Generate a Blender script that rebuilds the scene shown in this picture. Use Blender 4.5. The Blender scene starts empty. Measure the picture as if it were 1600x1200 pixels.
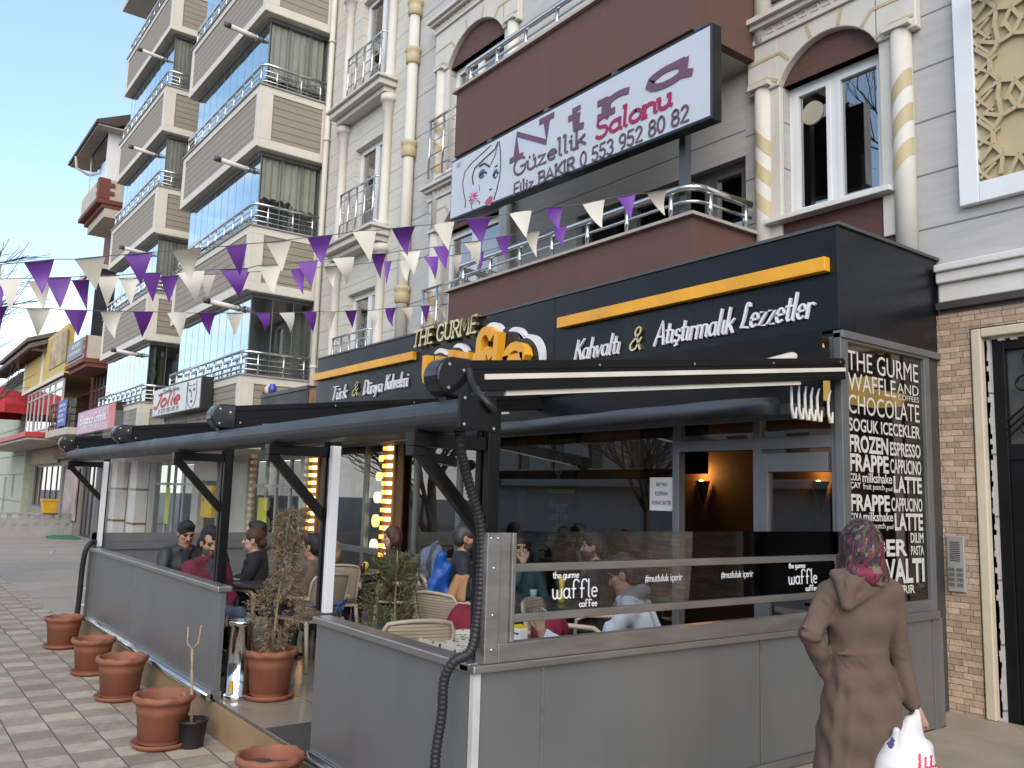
import bpy, math, random
import numpy as np
from mathutils import Vector, Matrix
R = math.radians
PI = math.pi
random.seed(7)
scene = bpy.context.scene
# ------------------------------------------------------------------ camera
CAM = np.array([0.0, 0.0, 1.92])
YAW, PITCH, ROLL = R(53.3), R(7.48), R(1.66)
_f = np.array([-math.sin(YAW) * math.cos(PITCH), math.cos(YAW) * math.cos(PITCH), math.sin(PITCH)])
_r = np.array([math.cos(YAW), math.sin(YAW), 0.0])
_u = np.cross(_r, _f)
_r, _u = math.cos(ROLL) * _r + math.sin(ROLL) * _u, -math.sin(ROLL) * _r + math.cos(ROLL) * _u
cd = bpy.data.cameras.new('camera')
cam = bpy.data.objects.new('camera', cd)
scene.collection.objects.link(cam)
cam.matrix_world = Matrix(((_r[0], _u[0], -_f[0], CAM[0]), (_r[1], _u[1], -_f[1], CAM[1]), (_r[2], _u[2], -_f[2], CAM[2]), (0, 0, 0, 1)))
cd.sensor_width = 36
cd.lens = 1342.0 / 1600 * 36
cd.clip_start = 0.05
cd.clip_end = 600
scene.camera = cam
# ------------------------------------------------------------------ sky and sun
SUN_EL, SUN_AZ = R(34), R(128)            # azimuth clockwise from +Y: behind the camera, to its right
w = bpy.data.worlds.new('World')
scene.world = w
w.use_nodes = True
nt = w.node_tree
for n in list(nt.nodes):
    nt.nodes.remove(n)
def wn(t, **k):
    n = nt.nodes.new(t)
    for a, b in k.items():
        setattr(n, a, b)
    return n
out = wn('ShaderNodeOutputWorld')
bg = wn('ShaderNodeBackground')
sky = wn('ShaderNodeTexSky', sky_type='NISHITA', sun_disc=False)
sky.sun_elevation = SUN_EL
sky.sun_rotation = SUN_AZ
sky.air_density = 1.0
sky.dust_density = 0.6
sky.ozone_density = 1.6
tc = wn('ShaderNodeTexCoord')
mp = wn('ShaderNodeMapping')
mp.inputs['Scale'].default_value = (1.3, 1.3, 3.6)
mp.inputs['Location'].default_value = (0.35, 0.1, 0.32)
nz = wn('ShaderNodeTexNoise')
nz.inputs['Scale'].default_value = 2.1
nz.inputs['Detail'].default_value = 9
nz.inputs['Roughness'].default_value = 0.56
nz.inputs['Distortion'].default_value = 0.5
cr = wn('ShaderNodeValToRGB')
cr.color_ramp.elements[0].position = 0.60
cr.color_ramp.elements[1].position = 0.86
sx = wn('ShaderNodeSeparateXYZ')
mr = wn('ShaderNodeMapRange')
mr.inputs['From Min'].default_value = 0.34
mr.inputs['From Max'].default_value = 0.05
mr.inputs['To Min'].default_value = 0.0
mr.inputs['To Max'].default_value = 0.27
ad = wn('ShaderNodeMath', operation='ADD')
mx = wn('ShaderNodeMix', data_type='RGBA')
cl = wn('ShaderNodeMix', data_type='RGBA')
nt.links.new(tc.outputs['Generated'], mp.inputs['Vector'])
nt.links.new(mp.outputs['Vector'], nz.inputs['Vector'])
nt.links.new(tc.outputs['Generated'], sx.inputs['Vector'])
nt.links.new(sx.outputs['Z'], mr.inputs['Value'])
nt.links.new(nz.outputs['Fac'], ad.inputs[0])
nt.links.new(mr.outputs['Result'], ad.inputs[1])
nt.links.new(ad.outputs[0], cr.inputs['Fac'])
nt.links.new(cr.outputs['Color'], mx.inputs['Factor'])
veil = wn('ShaderNodeMix', data_type='RGBA')            # thin high cloud over the whole sky
veil.inputs['Factor'].default_value = 0.13
veil.inputs['B'].default_value = (5.0, 6.6, 7.6, 1)
nt.links.new(sky.outputs['Color'], veil.inputs['A'])
nt.links.new(veil.outputs['Result'], mx.inputs['A'])
mx.inputs['B'].default_value = (5.6, 5.5, 5.5, 1)      # cloud radiance on the scale of the sky texture
nt.links.new(mx.outputs['Result'], bg.inputs['Color'])
bg.inputs['Strength'].default_value = 0.15
nt.links.new(bg.outputs['Background'], out.inputs['Surface'])
sd = bpy.data.lights.new('sun', 'SUN')
sun = bpy.data.objects.new('sun', sd)
scene.collection.objects.link(sun)
sd.energy = 1.5
sd.angle = R(60)
sd.color = (1.0, 0.88, 0.73)
sdir = Vector((math.sin(SUN_AZ) * math.cos(SUN_EL), math.cos(SUN_AZ) * math.cos(SUN_EL), math.sin(SUN_EL)))
sun.rotation_euler = (-sdir).to_track_quat('-Z', 'Y').to_euler()
scene.view_settings.view_transform = 'Standard'
scene.view_settings.look = 'None'
scene.view_settings.gamma = 1
scene.view_settings.exposure = 0.92
scene.render.engine = 'CYCLES'
cy = scene.cycles
cy.use_denoising = True
cy.max_bounces = 8
cy.diffuse_bounces = 3
cy.glossy_bounces = 4
cy.transparent_max_bounces = 32
cy.caustics_reflective = False
cy.caustics_refractive = False
cy.sample_clamp_indirect = 6.0

# ------------------------------------------------------------------ helpers
def ray(x, y):
    return (x - 800) / 1342.0 * _r - (y - 600) / 1342.0 * _u + _f
def at(x, y, dep):
    return CAM + dep * ray(x, y)
def onY(x, y, Y):
    d = ray(x, y)
    return CAM + d * ((Y - CAM[1]) / d[1])
def onX(x, y, X):
    d = ray(x, y)
    return CAM + d * ((X - CAM[0]) / d[0])

COL = scene.collection
def empty(name, loc, label, cat, group=None, rz=0):
    o = bpy.data.objects.new(name, None)
    o.empty_display_size = 0.2
    COL.objects.link(o)
    o.location = loc
    o.rotation_euler = (0, 0, rz)
    tag(o, label, cat, group)
    return o
def tag(o, label=None, cat=None, group=None, kind=None):
    if label: o['label'] = label
    if cat: o['category'] = cat
    if group: o['group'] = group
    if kind: o['kind'] = kind
    return o
def base_of(p):
    v = Vector((0, 0, 0))
    while p is not None:
        v += Vector(p.location)
        p = p.parent
    return v
def copy_tree(o, parent=None):
    c = o.copy()
    COL.objects.link(c)
    c.parent = parent
    for ch in list(o.children):
        copy_tree(ch, c)
    return c

class M:
    """collects faces, builds ONE mesh object"""
    def __init__(self):
        self.v = []; self.f = []; self.m = []; self.s = []
    def add(self, vs, fs, m=0, smooth=False):
        b = len(self.v)
        self.v.extend([tuple(map(float, p)) for p in vs])
        self.f.extend([tuple(i + b for i in f) for f in fs])
        self.m.extend([m] * len(fs)); self.s.extend([smooth] * len(fs))
        return self
    def box(self, x0, x1, y0, y1, z0, z1, m=0):
        if x0 > x1: x0, x1 = x1, x0
        if y0 > y1: y0, y1 = y1, y0
        if z0 > z1: z0, z1 = z1, z0
        vs = [(x, y, z) for z in (z0, z1) for y in (y0, y1) for x in (x0, x1)]
        fs = [(0, 2, 3, 1), (4, 5, 7, 6), (0, 1, 5, 4), (2, 6, 7, 3), (0, 4, 6, 2), (1, 3, 7, 5)]
        return self.add(vs, fs, m)
    def bar(self, a, b, wx, wz, m=0, up=(0, 0, 1)):
        """oriented box from a to b, wx wide sideways, wz along up"""
        a = Vector(a); b = Vector(b); d = (b - a).normalized(); up = Vector(up)
        if abs(d.dot(up)) > 0.99: up = Vector((0, 1, 0))
        s = d.cross(up).normalized(); u = s.cross(d).normalized()
        vs = []
        for p in (a, b):
            for j, k in ((-1, -1), (1, -1), (1, 1), (-1, 1)):
                vs.append(p + s * (j * wx / 2) + u * (k * wz / 2))
        return self.add(vs, [(0, 1, 2, 3), (7, 6, 5, 4), (0, 4, 5, 1), (1, 5, 6, 2), (2, 6, 7, 3), (3, 7, 4, 0)], m)
    def tube(self, pts, r, n=8, m=0, cap=True, smooth=True, flat=None):
        pts = [Vector(p) for p in pts]
        k = len(pts)
        rr = r if isinstance(r, (list, tuple, np.ndarray)) else [r] * k
        b = len(self.v)
        ref = None
        for i, p in enumerate(pts):
            d = (pts[min(i + 1, k - 1)] - pts[max(i - 1, 0)])
            if d.length < 1e-9: d = Vector((0, 0, 1))
            d.normalize()
            if ref is None:
                ref = Vector((0, 0, 1)) if abs(d.z) < 0.9 else Vector((1, 0, 0))
            s = d.cross(ref)
            if s.length < 1e-6: s = d.orthogonal()
            s.normalize(); u = s.cross(d).normalized(); ref = u
            for j in range(n):
                t = 2 * PI * j / n
                self.v.append(tuple(p + (s * math.cos(t) + u * math.sin(t)) * rr[i]))
        for i in range(k - 1):
            for j in range(n):
                j2 = (j + 1) % n
                self.f.append((b + i * n + j, b + i * n + j2, b + (i + 1) * n + j2, b + (i + 1) * n + j))
                self.m.append(m); self.s.append(smooth)
        if cap:
            self.f.append(tuple(b + j for j in range(n))[::-1]); self.m.append(m); self.s.append(False)
            self.f.append(tuple(b + (k - 1) * n + j for j in range(n))); self.m.append(m); self.s.append(False)
        return self
    def lathe(self, prof, c=(0, 0, 0), n=32, m=0, wob=None, smooth=True, cap=True):
        b = len(self.v)
        for i, (r, z) in enumerate(prof):
            for j in range(n):
                t = 2 * PI * j / n
                k = wob(i, t) if wob else (0, 0)
                self.v.append((c[0] + (r + k[0]) * math.cos(t), c[1] + (r + k[0]) * math.sin(t), c[2] + z + k[1]))
        for i in range(len(prof) - 1):
            for j in range(n):
                j2 = (j + 1) % n
                self.f.append((b + i * n + j, b + i * n + j2, b + (i + 1) * n + j2, b + (i + 1) * n + j))
                self.m.append(m); self.s.append(smooth)
        if cap:
            self.f.append(tuple(b + j for j in range(n))[::-1]); self.m.append(m); self.s.append(False)
            e = b + (len(prof) - 1) * n
            self.f.append(tuple(e + j for j in range(n))); self.m.append(m); self.s.append(False)
        return self
    def ball(self, c, r, m=0, n=12):
        r = r if isinstance(r, (tuple, list)) else (r, r, r)
        b = len(self.v); k = n // 2
        for i in range(k + 1):
            a = PI * i / k
            for j in range(n):
                t = 2 * PI * j / n
                self.v.append((c[0] + r[0] * math.sin(a) * math.cos(t), c[1] + r[1] * math.sin(a) * math.sin(t), c[2] - r[2] * math.cos(a)))
        for i in range(k):
            for j in range(n):
                j2 = (j + 1) % n
                self.f.append((b + i * n + j, b + i * n + j2, b + (i + 1) * n + j2, b + (i + 1) * n + j)); self.m.append(m); self.s.append(True)
        return self
    def poly(self, pts, nrm, th, m=0):
        """flat outline pts (3D), extruded by th along nrm"""
        nrm = Vector(nrm); k = len(pts)
        a = [Vector(p) for p in pts]; b = [p + nrm * th for p in a]
        fs = [tuple(range(k))[::-1], tuple(range(k, 2 * k))]
        fs += [(i, (i + 1) % k, k + (i + 1) % k, k + i) for i in range(k)]
        return self.add(a + b, fs, m)
    def build(self, name, mats, parent=None, bevel=0, local=False, fix=True):
        me = bpy.data.meshes.new(name)
        off = Vector((0, 0, 0)) if local else base_of(parent)
        vs = [(x - off.x, y - off.y, z - off.z) for x, y, z in self.v]
        me.from_pydata(vs, [], self.f)
        if not isinstance(mats, (list, tuple)): mats = [mats]
        for mm in mats: me.materials.append(mm)
        me.polygons.foreach_set('material_index', self.m)
        me.polygons.foreach_set('use_smooth', self.s)
        me.update()
        if fix:
            import bmesh
            bm = bmesh.new(); bm.from_mesh(me)
            bmesh.ops.recalc_face_normals(bm, faces=bm.faces)
            bm.to_mesh(me); bm.free()
        o = bpy.data.objects.new(name, me)
        COL.objects.link(o)
        if parent is not None: o.parent = parent
        if bevel:
            b = o.modifiers.new('bevel', 'BEVEL'); b.width = bevel; b.segments = 2; b.limit_method = 'ANGLE'; b.angle_limit = R(40)
        return o

# ------------------------------------------------------------------ materials
def pm(name, col, rough=0.6, metal=0.0, var=0.12, vs=3.0, bump=0.0, bs=60.0, spec=0.5, dirt=0.0, stretch=(1, 1, 1)):
    """principled surface with soft colour variation, fine bump and optional large-scale grime"""
    m = bpy.data.materials.new(name); m.use_nodes = True
    t = m.node_tree; b = t.nodes['Principled BSDF']
    b.inputs['Roughness'].default_value = rough; b.inputs['Metallic'].default_value = metal
    b.inputs['Specular IOR Level'].default_value = spec
    c = t.nodes.new('ShaderNodeTexCoord')
    mpn = t.nodes.new('ShaderNodeMapping'); mpn.inputs['Scale'].default_value = stretch
    t.links.new(c.outputs['Object'], mpn.inputs['Vector'])
    n1 = t.nodes.new('ShaderNodeTexNoise'); n1.inputs['Scale'].default_value = vs; n1.inputs['Detail'].default_value = 6; n1.inputs['Roughness'].default_value = 0.6
    t.links.new(mpn.outputs['Vector'], n1.inputs['Vector'])
    r = t.nodes.new('ShaderNodeMapRange'); r.inputs['From Min'].default_value = 0.3; r.inputs['From Max'].default_value = 0.7
    r.inputs['To Min'].default_value = 1 - var; r.inputs['To Max'].default_value = 1 + var
    t.links.new(n1.outputs['Fac'], r.inputs['Value'])
    mu = t.nodes.new('ShaderNodeVectorMath'); mu.operation = 'SCALE'; mu.inputs[0].default_value = col[:3]
    t.links.new(r.outputs['Result'], mu.inputs['Scale'])
    last = mu.outputs['Vector']
    if dirt:
        n2 = t.nodes.new('ShaderNodeTexNoise'); n2.inputs['Scale'].default_value = 0.9; n2.inputs['Detail'].default_value = 10; n2.inputs['Roughness'].default_value = 0.72
        m2 = t.nodes.new('ShaderNodeMapping'); m2.inputs['Scale'].default_value = (3.2, 3.2, .55)   # rain-washed streaks
        t.links.new(c.outputs['Object'], m2.inputs['Vector']); t.links.new(m2.outputs['Vector'], n2.inputs['Vector'])
        rr = t.nodes.new('ShaderNodeMapRange'); rr.inputs['From Min'].default_value = 0.48; rr.inputs['From Max'].default_value = 0.75
        rr.inputs['To Min'].default_value = 0; rr.inputs['To Max'].default_value = dirt
        t.links.new(n2.outputs['Fac'], rr.inputs['Value'])
        mi = t.nodes.new('ShaderNodeMix'); mi.data_type = 'RGBA'
        t.links.new(rr.outputs['Result'], mi.inputs['Factor']); t.links.new(last, mi.inputs['A'])
        mi.inputs['B'].default_value = (col[0] * 0.45 + 0.01, col[1] * 0.42 + 0.01, col[2] * 0.38 + 0.01, 1)
        last = mi.outputs['Result']
    t.links.new(last, b.inputs['Base Color'])
    rv = t.nodes.new('ShaderNodeMapRange'); rv.inputs['From Min'].default_value = 0.3; rv.inputs['From Max'].default_value = 0.7
    rv.inputs['To Min'].default_value = max(0, rough - 0.08); rv.inputs['To Max'].default_value = min(1, rough + 0.08)
    t.links.new(n1.outputs['Fac'], rv.inputs['Value']); t.links.new(rv.outputs['Result'], b.inputs['Roughness'])
    if bump:
        n3 = t.nodes.new('ShaderNodeTexNoise'); n3.inputs['Scale'].default_value = bs; n3.inputs['Detail'].default_value = 4
        t.links.new(mpn.outputs['Vector'], n3.inputs['Vector'])
        bp = t.nodes.new('ShaderNodeBump'); bp.inputs['Strength'].default_value = bump; bp.inputs['Distance'].default_value = 0.01
        t.links.new(n3.outputs['Fac'], bp.inputs['Height']); t.links.new(bp.outputs['Normal'], b.inputs['Normal'])
    return m
def emit(name, col, s):
    m = bpy.data.materials.new(name); m.use_nodes = True
    t = m.node_tree; b = t.nodes['Principled BSDF']
    b.inputs['Base Color'].default_value = (*col, 1); b.inputs['Emission Color'].default_value = (*col, 1); b.inputs['Emission Strength'].default_value = s
    n1 = t.nodes.new('ShaderNodeTexNoise'); n1.inputs['Scale'].default_value = 6
    r = t.nodes.new('ShaderNodeMapRange'); r.inputs['To Min'].default_value = s * 0.7; r.inputs['To Max'].default_value = s * 1.3
    t.links.new(n1.outputs['Fac'], r.inputs['Value']); t.links.new(r.outputs['Result'], b.inputs['Emission Strength'])
    return m
def glass(name, tint, ior=1.6, add=0.0, refl=(1, 1, 1), wav=0.0):
    """thin pane: see-through, tinted, with a mirror reflection that grows at grazing angles"""
    m = bpy.data.materials.new(name); m.use_nodes = True
    t = m.node_tree
    for n in list(t.nodes):
        if n.type != 'OUTPUT_MATERIAL': t.nodes.remove(n)
    o = [n for n in t.nodes if n.type == 'OUTPUT_MATERIAL'][0]
    tr = t.nodes.new('ShaderNodeBsdfTransparent'); tr.inputs['Color'].default_value = (*tint, 1)
    gl = t.nodes.new('ShaderNodeBsdfGlossy'); gl.inputs['Roughness'].default_value = 0.004; gl.inputs['Color'].default_value = (*refl, 1)
    fr = t.nodes.new('ShaderNodeFresnel'); fr.inputs['IOR'].default_value = ior
    a = t.nodes.new('ShaderNodeMath'); a.operation = 'ADD'; a.inputs[1].default_value = add; a.use_clamp = True
    t.links.new(fr.outputs['Fac'], a.inputs[0])
    mixs = t.nodes.new('ShaderNodeMixShader')
    t.links.new(a.outputs[0], mixs.inputs['Fac']); t.links.new(tr.outputs[0], mixs.inputs[1]); t.links.new(gl.outputs[0], mixs.inputs[2])
    t.links.new(mixs.outputs[0], o.inputs['Surface'])
    if wav:
        c = t.nodes.new('ShaderNodeTexCoord'); n = t.nodes.new('ShaderNodeTexNoise'); n.inputs['Scale'].default_value = 1.6; n.inputs['Detail'].default_value = 1
        t.links.new(c.outputs['Object'], n.inputs['Vector'])
        bp = t.nodes.new('ShaderNodeBump'); bp.inputs['Strength'].default_value = wav; bp.inputs['Distance'].default_value = 0.03
        t.links.new(n.outputs['Fac'], bp.inputs['Height']); t.links.new(bp.outputs['Normal'], gl.inputs['Normal'])
    return m
def nodes(m):
    t = m.node_tree
    return t, t.nodes['Principled BSDF'], t.nodes, t.links
def math_node(t, op, a, b=None, c=None):
    n = t.nodes.new('ShaderNodeMath'); n.operation = op
    for i, v in enumerate((a, b, c)):
        if v is None: continue
        if isinstance(v, (int, float)): n.inputs[i].default_value = v
        else: t.links.new(v, n.inputs[i])
    return n.outputs[0]
def siding(name, col, pitch=0.13, line=0.06, dark=0.45, axis='Z', var=0.1, rough=0.7, bump=0.25):
    """horizontal boards: fine dark joints every pitch metres"""
    m = pm(name, col, rough, 0, var, 2.2, bump, 18, stretch=(1, 1, 7))
    t, b, N, L = nodes(m)
    c = N.new('ShaderNodeTexCoord'); s = N.new('ShaderNodeSeparateXYZ'); L.new(c.outputs['Object'], s.inputs[0])
    fr = math_node(t, 'FRACT', math_node(t, 'DIVIDE', s.outputs[axis], pitch))
    ln = math_node(t, 'LESS_THAN', fr, line)
    src = b.inputs['Base Color'].links[0].from_socket
    mi = N.new('ShaderNodeMix'); mi.data_type = 'RGBA'
    L.new(ln, mi.inputs['Factor']); L.new(src, mi.inputs['A']); mi.inputs['B'].default_value = (col[0] * dark, col[1] * dark, col[2] * dark, 1)
    L.new(mi.outputs['Result'], b.inputs['Base Color'])
    return m

# ------------------------------------------------------------------ lettering
def text(name, s, parent, org, xd, ud, h, wd, mat, ext=0.003, shear=0.0, bold=0.0, xs=1.0):
    """built-in font lettering, scaled to wd x h metres, standing proud of its sign"""
    c = bpy.data.curves.new(name, 'FONT'); c.body = s; c.size = 1; c.shear = shear; c.offset = bold; c.extrude = 0.02; c.resolution_u = 3
    o = bpy.data.objects.new(name, c); COL.objects.link(o)
    dg = bpy.context.evaluated_depsgraph_get()
    me = bpy.data.meshes.new_from_object(o.evaluated_get(dg))
    bpy.data.objects.remove(o); bpy.data.curves.remove(c)
    n = len(me.vertices); co = np.zeros(n * 3); me.vertices.foreach_get('co', co); co = co.reshape(-1, 3)
    mn, mxx = co.min(0), co.max(0)
    sy = h / (mxx[1] - mn[1]); sxx = (wd / (mxx[0] - mn[0])) if wd else sy
    xd = np.array(xd, float); ud = np.array(ud, float); nr = np.cross(xd, ud)
    off = np.array(base_of(parent))
    q = np.array(org) - off + np.outer((co[:, 0] - mn[0]) * sxx, xd) + np.outer((co[:, 1] - mn[1]) * sy, ud) + np.outer((co[:, 2] + 0.02) / 0.04 * ext, nr)
    me.vertices.foreach_set('co', q.ravel()); me.update(); me.name = name
    me.materials.clear(); me.materials.append(mat)
    ob = bpy.data.objects.new(name, me); COL.objects.link(ob)
    if parent is not None: ob.parent = parent
    return ob
# a small stroke alphabet (x, y in units of the cap height) for script, slab-serif and monoline lettering
def _arc(cx, cy, rx, ry, a0, a1, n=10):
    return [(cx + rx * math.cos(R(a0 + (a1 - a0) * i / n)), cy + ry * math.sin(R(a0 + (a1 - a0) * i / n))) for i in range(n + 1)]
G = {
 'a': (.58, [_arc(.27, .27, .22, .26, 40, 330, 12), [(.47, .52), (.47, .08), (.56, 0)]]),
 'b': (.56, [[(.06, 1), (.06, .05)], _arc(.28, .27, .22, .26, 150, -150, 12)]),
 'c': (.5, [_arc(.28, .27, .23, .26, 45, 315, 12)]),
 'e': (.54, [[(.06, .28), (.47, .3)] + _arc(.27, .27, .21, .26, 8, 310, 12)]),
 'f': (.62, [[(.60, .86)] + _arc(.40, .78, .20, .22, 50, 180, 9) + [(.20, 0)], [(.08, .50), (.36, .50)]]),
 'g': (.56, [_arc(.27, .27, .21, .25, 40, 330, 12), [(.48, .52), (.48, -.12)] + _arc(.27, -.14, .21, .16, -10, -150, 6)]),
 'h': (.56, [[(.08, 1), (.08, 0)], [(.08, .33)] + _arc(.28, .32, .19, .2, 150, 0, 6) + [(.47, .05), (.55, 0)]]),
 'i': (.28, [[(.12, .52), (.12, .06), (.22, 0)], [(.12, .74), (.12, .78)]]),
 'j': (.28, [[(.12, .52), (.12, -.2)]]),
 '\u0131': (.28, [[(.12, .52), (.12, .06), (.22, 0)]]),
 'k': (.54, [[(.08, 1), (.08, 0)], [(.46, .52), (.1, .22)], [(.22, .32), (.5, 0)]]),
 'l': (.28, [[(.1, 1), (.1, .06), (.2, 0)]]),
 'm': (.86, [[(.08, .52), (.08, 0)], [(.08, .33)] + _arc(.25, .34, .16, .18, 150, 0, 6) + [(.41, 0)], [(.41, .33)] + _arc(.58, .34, .17, .18, 150, 0, 6) + [(.75, .05), (.84, 0)]]),
 'n': (.58, [[(.08, .52), (.08, 0)], [(.08, .33)] + _arc(.28, .33, .2, .19, 150, 0, 6) + [(.48, .05), (.56, 0)]]),
 'o': (.56, [_arc(.27, .27, .23, .26, 90, 450, 16)]),
 'r': (.42, [[(.08, .52), (.08, 0)], [(.08, .3)] + _arc(.27, .3, .18, .21, 150, 50, 5)]),
 's': (.46, [[(.4, .44)] + _arc(.24, .39, .15, .13, 50, 250, 8) + _arc(.24, .14, .17, .14, 80, -150, 9)]),
 '\u015f': (.46, [[(.4, .44)] + _arc(.24, .39, .15, .13, 50, 250, 8) + _arc(.24, .14, .17, .14, 80, -150, 9), [(.24, 0), (.28, -.12), (.18, -.16)]]),
 't': (.38, [[(.16, .82), (.16, .1), (.24, 0), (.34, .03)], [(.02, .55), (.34, .55)]]),
 'u': (.58, [[(.07, .52), (.07, .22)] + _arc(.27, .2, .2, .2, 180, 330, 6), [(.47, .52), (.47, .06), (.56, 0)]]),
 '\u00fc': (.58, [[(.07, .52), (.07, .22)] + _arc(.27, .2, .2, .2, 180, 330, 6), [(.47, .52), (.47, .06), (.56, 0)], [(.16, .72), (.16, .76)], [(.38, .72), (.38, .76)]]),
 'v': (.52, [[(.03, .52), (.24, .0), (.46, .52)]]),
 'w': (.8, [[(.06, .52), (.08, .15)] + _arc(.23, .14, .14, .14, 180, 350, 6) + [(.38, .45)], [(.38, .45), (.39, .15)] + _arc(.54, .14, .15, .14, 180, 350, 6) + [(.7, .52)]]),
 'y': (.54, [[(.05, .52), (.26, .02)], [(.48, .52), (.16, -.26), (.04, -.26)]]),
 'z': (.5, [[(.06, .52), (.42, .52), (.05, 0), (.45, 0)]]),
 'A': (.78, [[(.02, 0), (.36, 1), (.7, 0)], [(.14, .34), (.58, .34)]]),
 'B': (.66, [[(.1, 0), (.1, 1)], [(.1, 1)] + _arc(.36, .76, .2, .24, 90, -90, 8) + [(.1, .52)], [(.1, .52)] + _arc(.38, .26, .23, .26, 90, -90, 8) + [(.1, 0)]]),
 'D': (.74, [[(.1, 0), (.1, 1)] + _arc(.28, .5, .38, .5, 90, -90, 12) + [(.02, 0)]]),
 'E': (.62, [[(.56, 1), (.1, 1), (.1, 0), (.56, 0)], [(.1, .52), (.46, .52)]]),
 'F': (.6, [[(.56, 1), (.1, 1), (.1, 0)], [(.1, .52), (.44, .52)]]),
 'G': (.76, [_arc(.4, .5, .34, .5, 45, 330, 14) + [(.7, .45), (.45, .45)]]),
 'H': (.78, [[(.1, 0), (.1, 1)], [(.66, 0), (.66, 1)], [(.1, .5), (.66, .5)]]),
 'U': (.76, [[(.1, 1), (.1, .3)] + _arc(.36, .28, .26, .28, 180, 360, 8) + [(.62, 1)]]),
 'M': (.92, [[(.1, 0), (.1, 1), (.45, .25), (.8, 1), (.8, 0)]]),
 'I': (.3, [[(.13, 0), (.13, 1)]]),
 'J': (.6, [[(.2, .92), (.5, 1), (.38, .12)] + _arc(.22, .12, .16, .16, 0, -170, 6)]),
 'K': (.7, [[(.1, 1), (.1, 0)], [(.62, 1), (.12, .42)], [(.26, .56), (.66, 0)]]),
 'L': (.62, [_arc(.34, .86, .10, .13, 0, 180, 6) + [(.2, .3), (.12, .04), (.3, .06), (.58, .02)]]),
 'N': (.82, [[(.12, 0), (.12, 1), (.66, .06), (.66, 1)]]),
 'R': (.68, [[(.1, 0), (.1, 1)] + _arc(.36, .75, .22, .25, 90, -90, 8) + [(.1, .5)], [(.32, .5), (.62, 0)]]),
 'S': (.62, [[(.52, .85)] + _arc(.31, .76, .22, .24, 40, 250, 9) + _arc(.3, .26, .25, .26, 80, -150, 10)]),
 'T': (.7, [[(.0, .98), (.66, 1)], [(.36, 1), (.3, 0)]]),
 '0': (.6, [_arc(.28, .5, .22, .5, 90, 450, 18)]),
 '2': (.58, [_arc(.27, .74, .2, .26, 160, -30, 9) + [(.05, 0), (.5, 0)]]),
 '3': (.58, [_arc(.25, .75, .2, .25, 150, -80, 9), _arc(.25, .26, .23, .26, 80, -150, 10)]),
 '5': (.58, [[(.46, 1), (.12, 1), (.09, .55)] + _arc(.26, .3, .22, .3, 120, -150, 10)]),
 '8': (.58, [_arc(.27, .76, .19, .23, 90, 450, 14), _arc(.27, .27, .22, .27, 90, 450, 14)]),
 '9': (.58, [_arc(.27, .7, .21, .29, 0, 360, 14), [(.48, .7), (.44, .2), (.2, 0)]]),
 '&': (.78, [[(.68, 0), (.2, .72)] + _arc(.32, .8, .14, .2, 200, -30, 8) + [(.12, .34)] + _arc(.28, .22, .2, .22, 150, 360, 8) + [(.6, .5)]]),
 '#': (.6, [[(.2, 0), (.28, .8)], [(.4, 0), (.48, .8)], [(.08, .28), (.54, .28)], [(.12, .55), (.58, .55)]]),
 ' ': (.34, []),
}
SERIF = 'iklnrhmfNFBAKIR'
def _dense(pts):
    return pts
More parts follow.
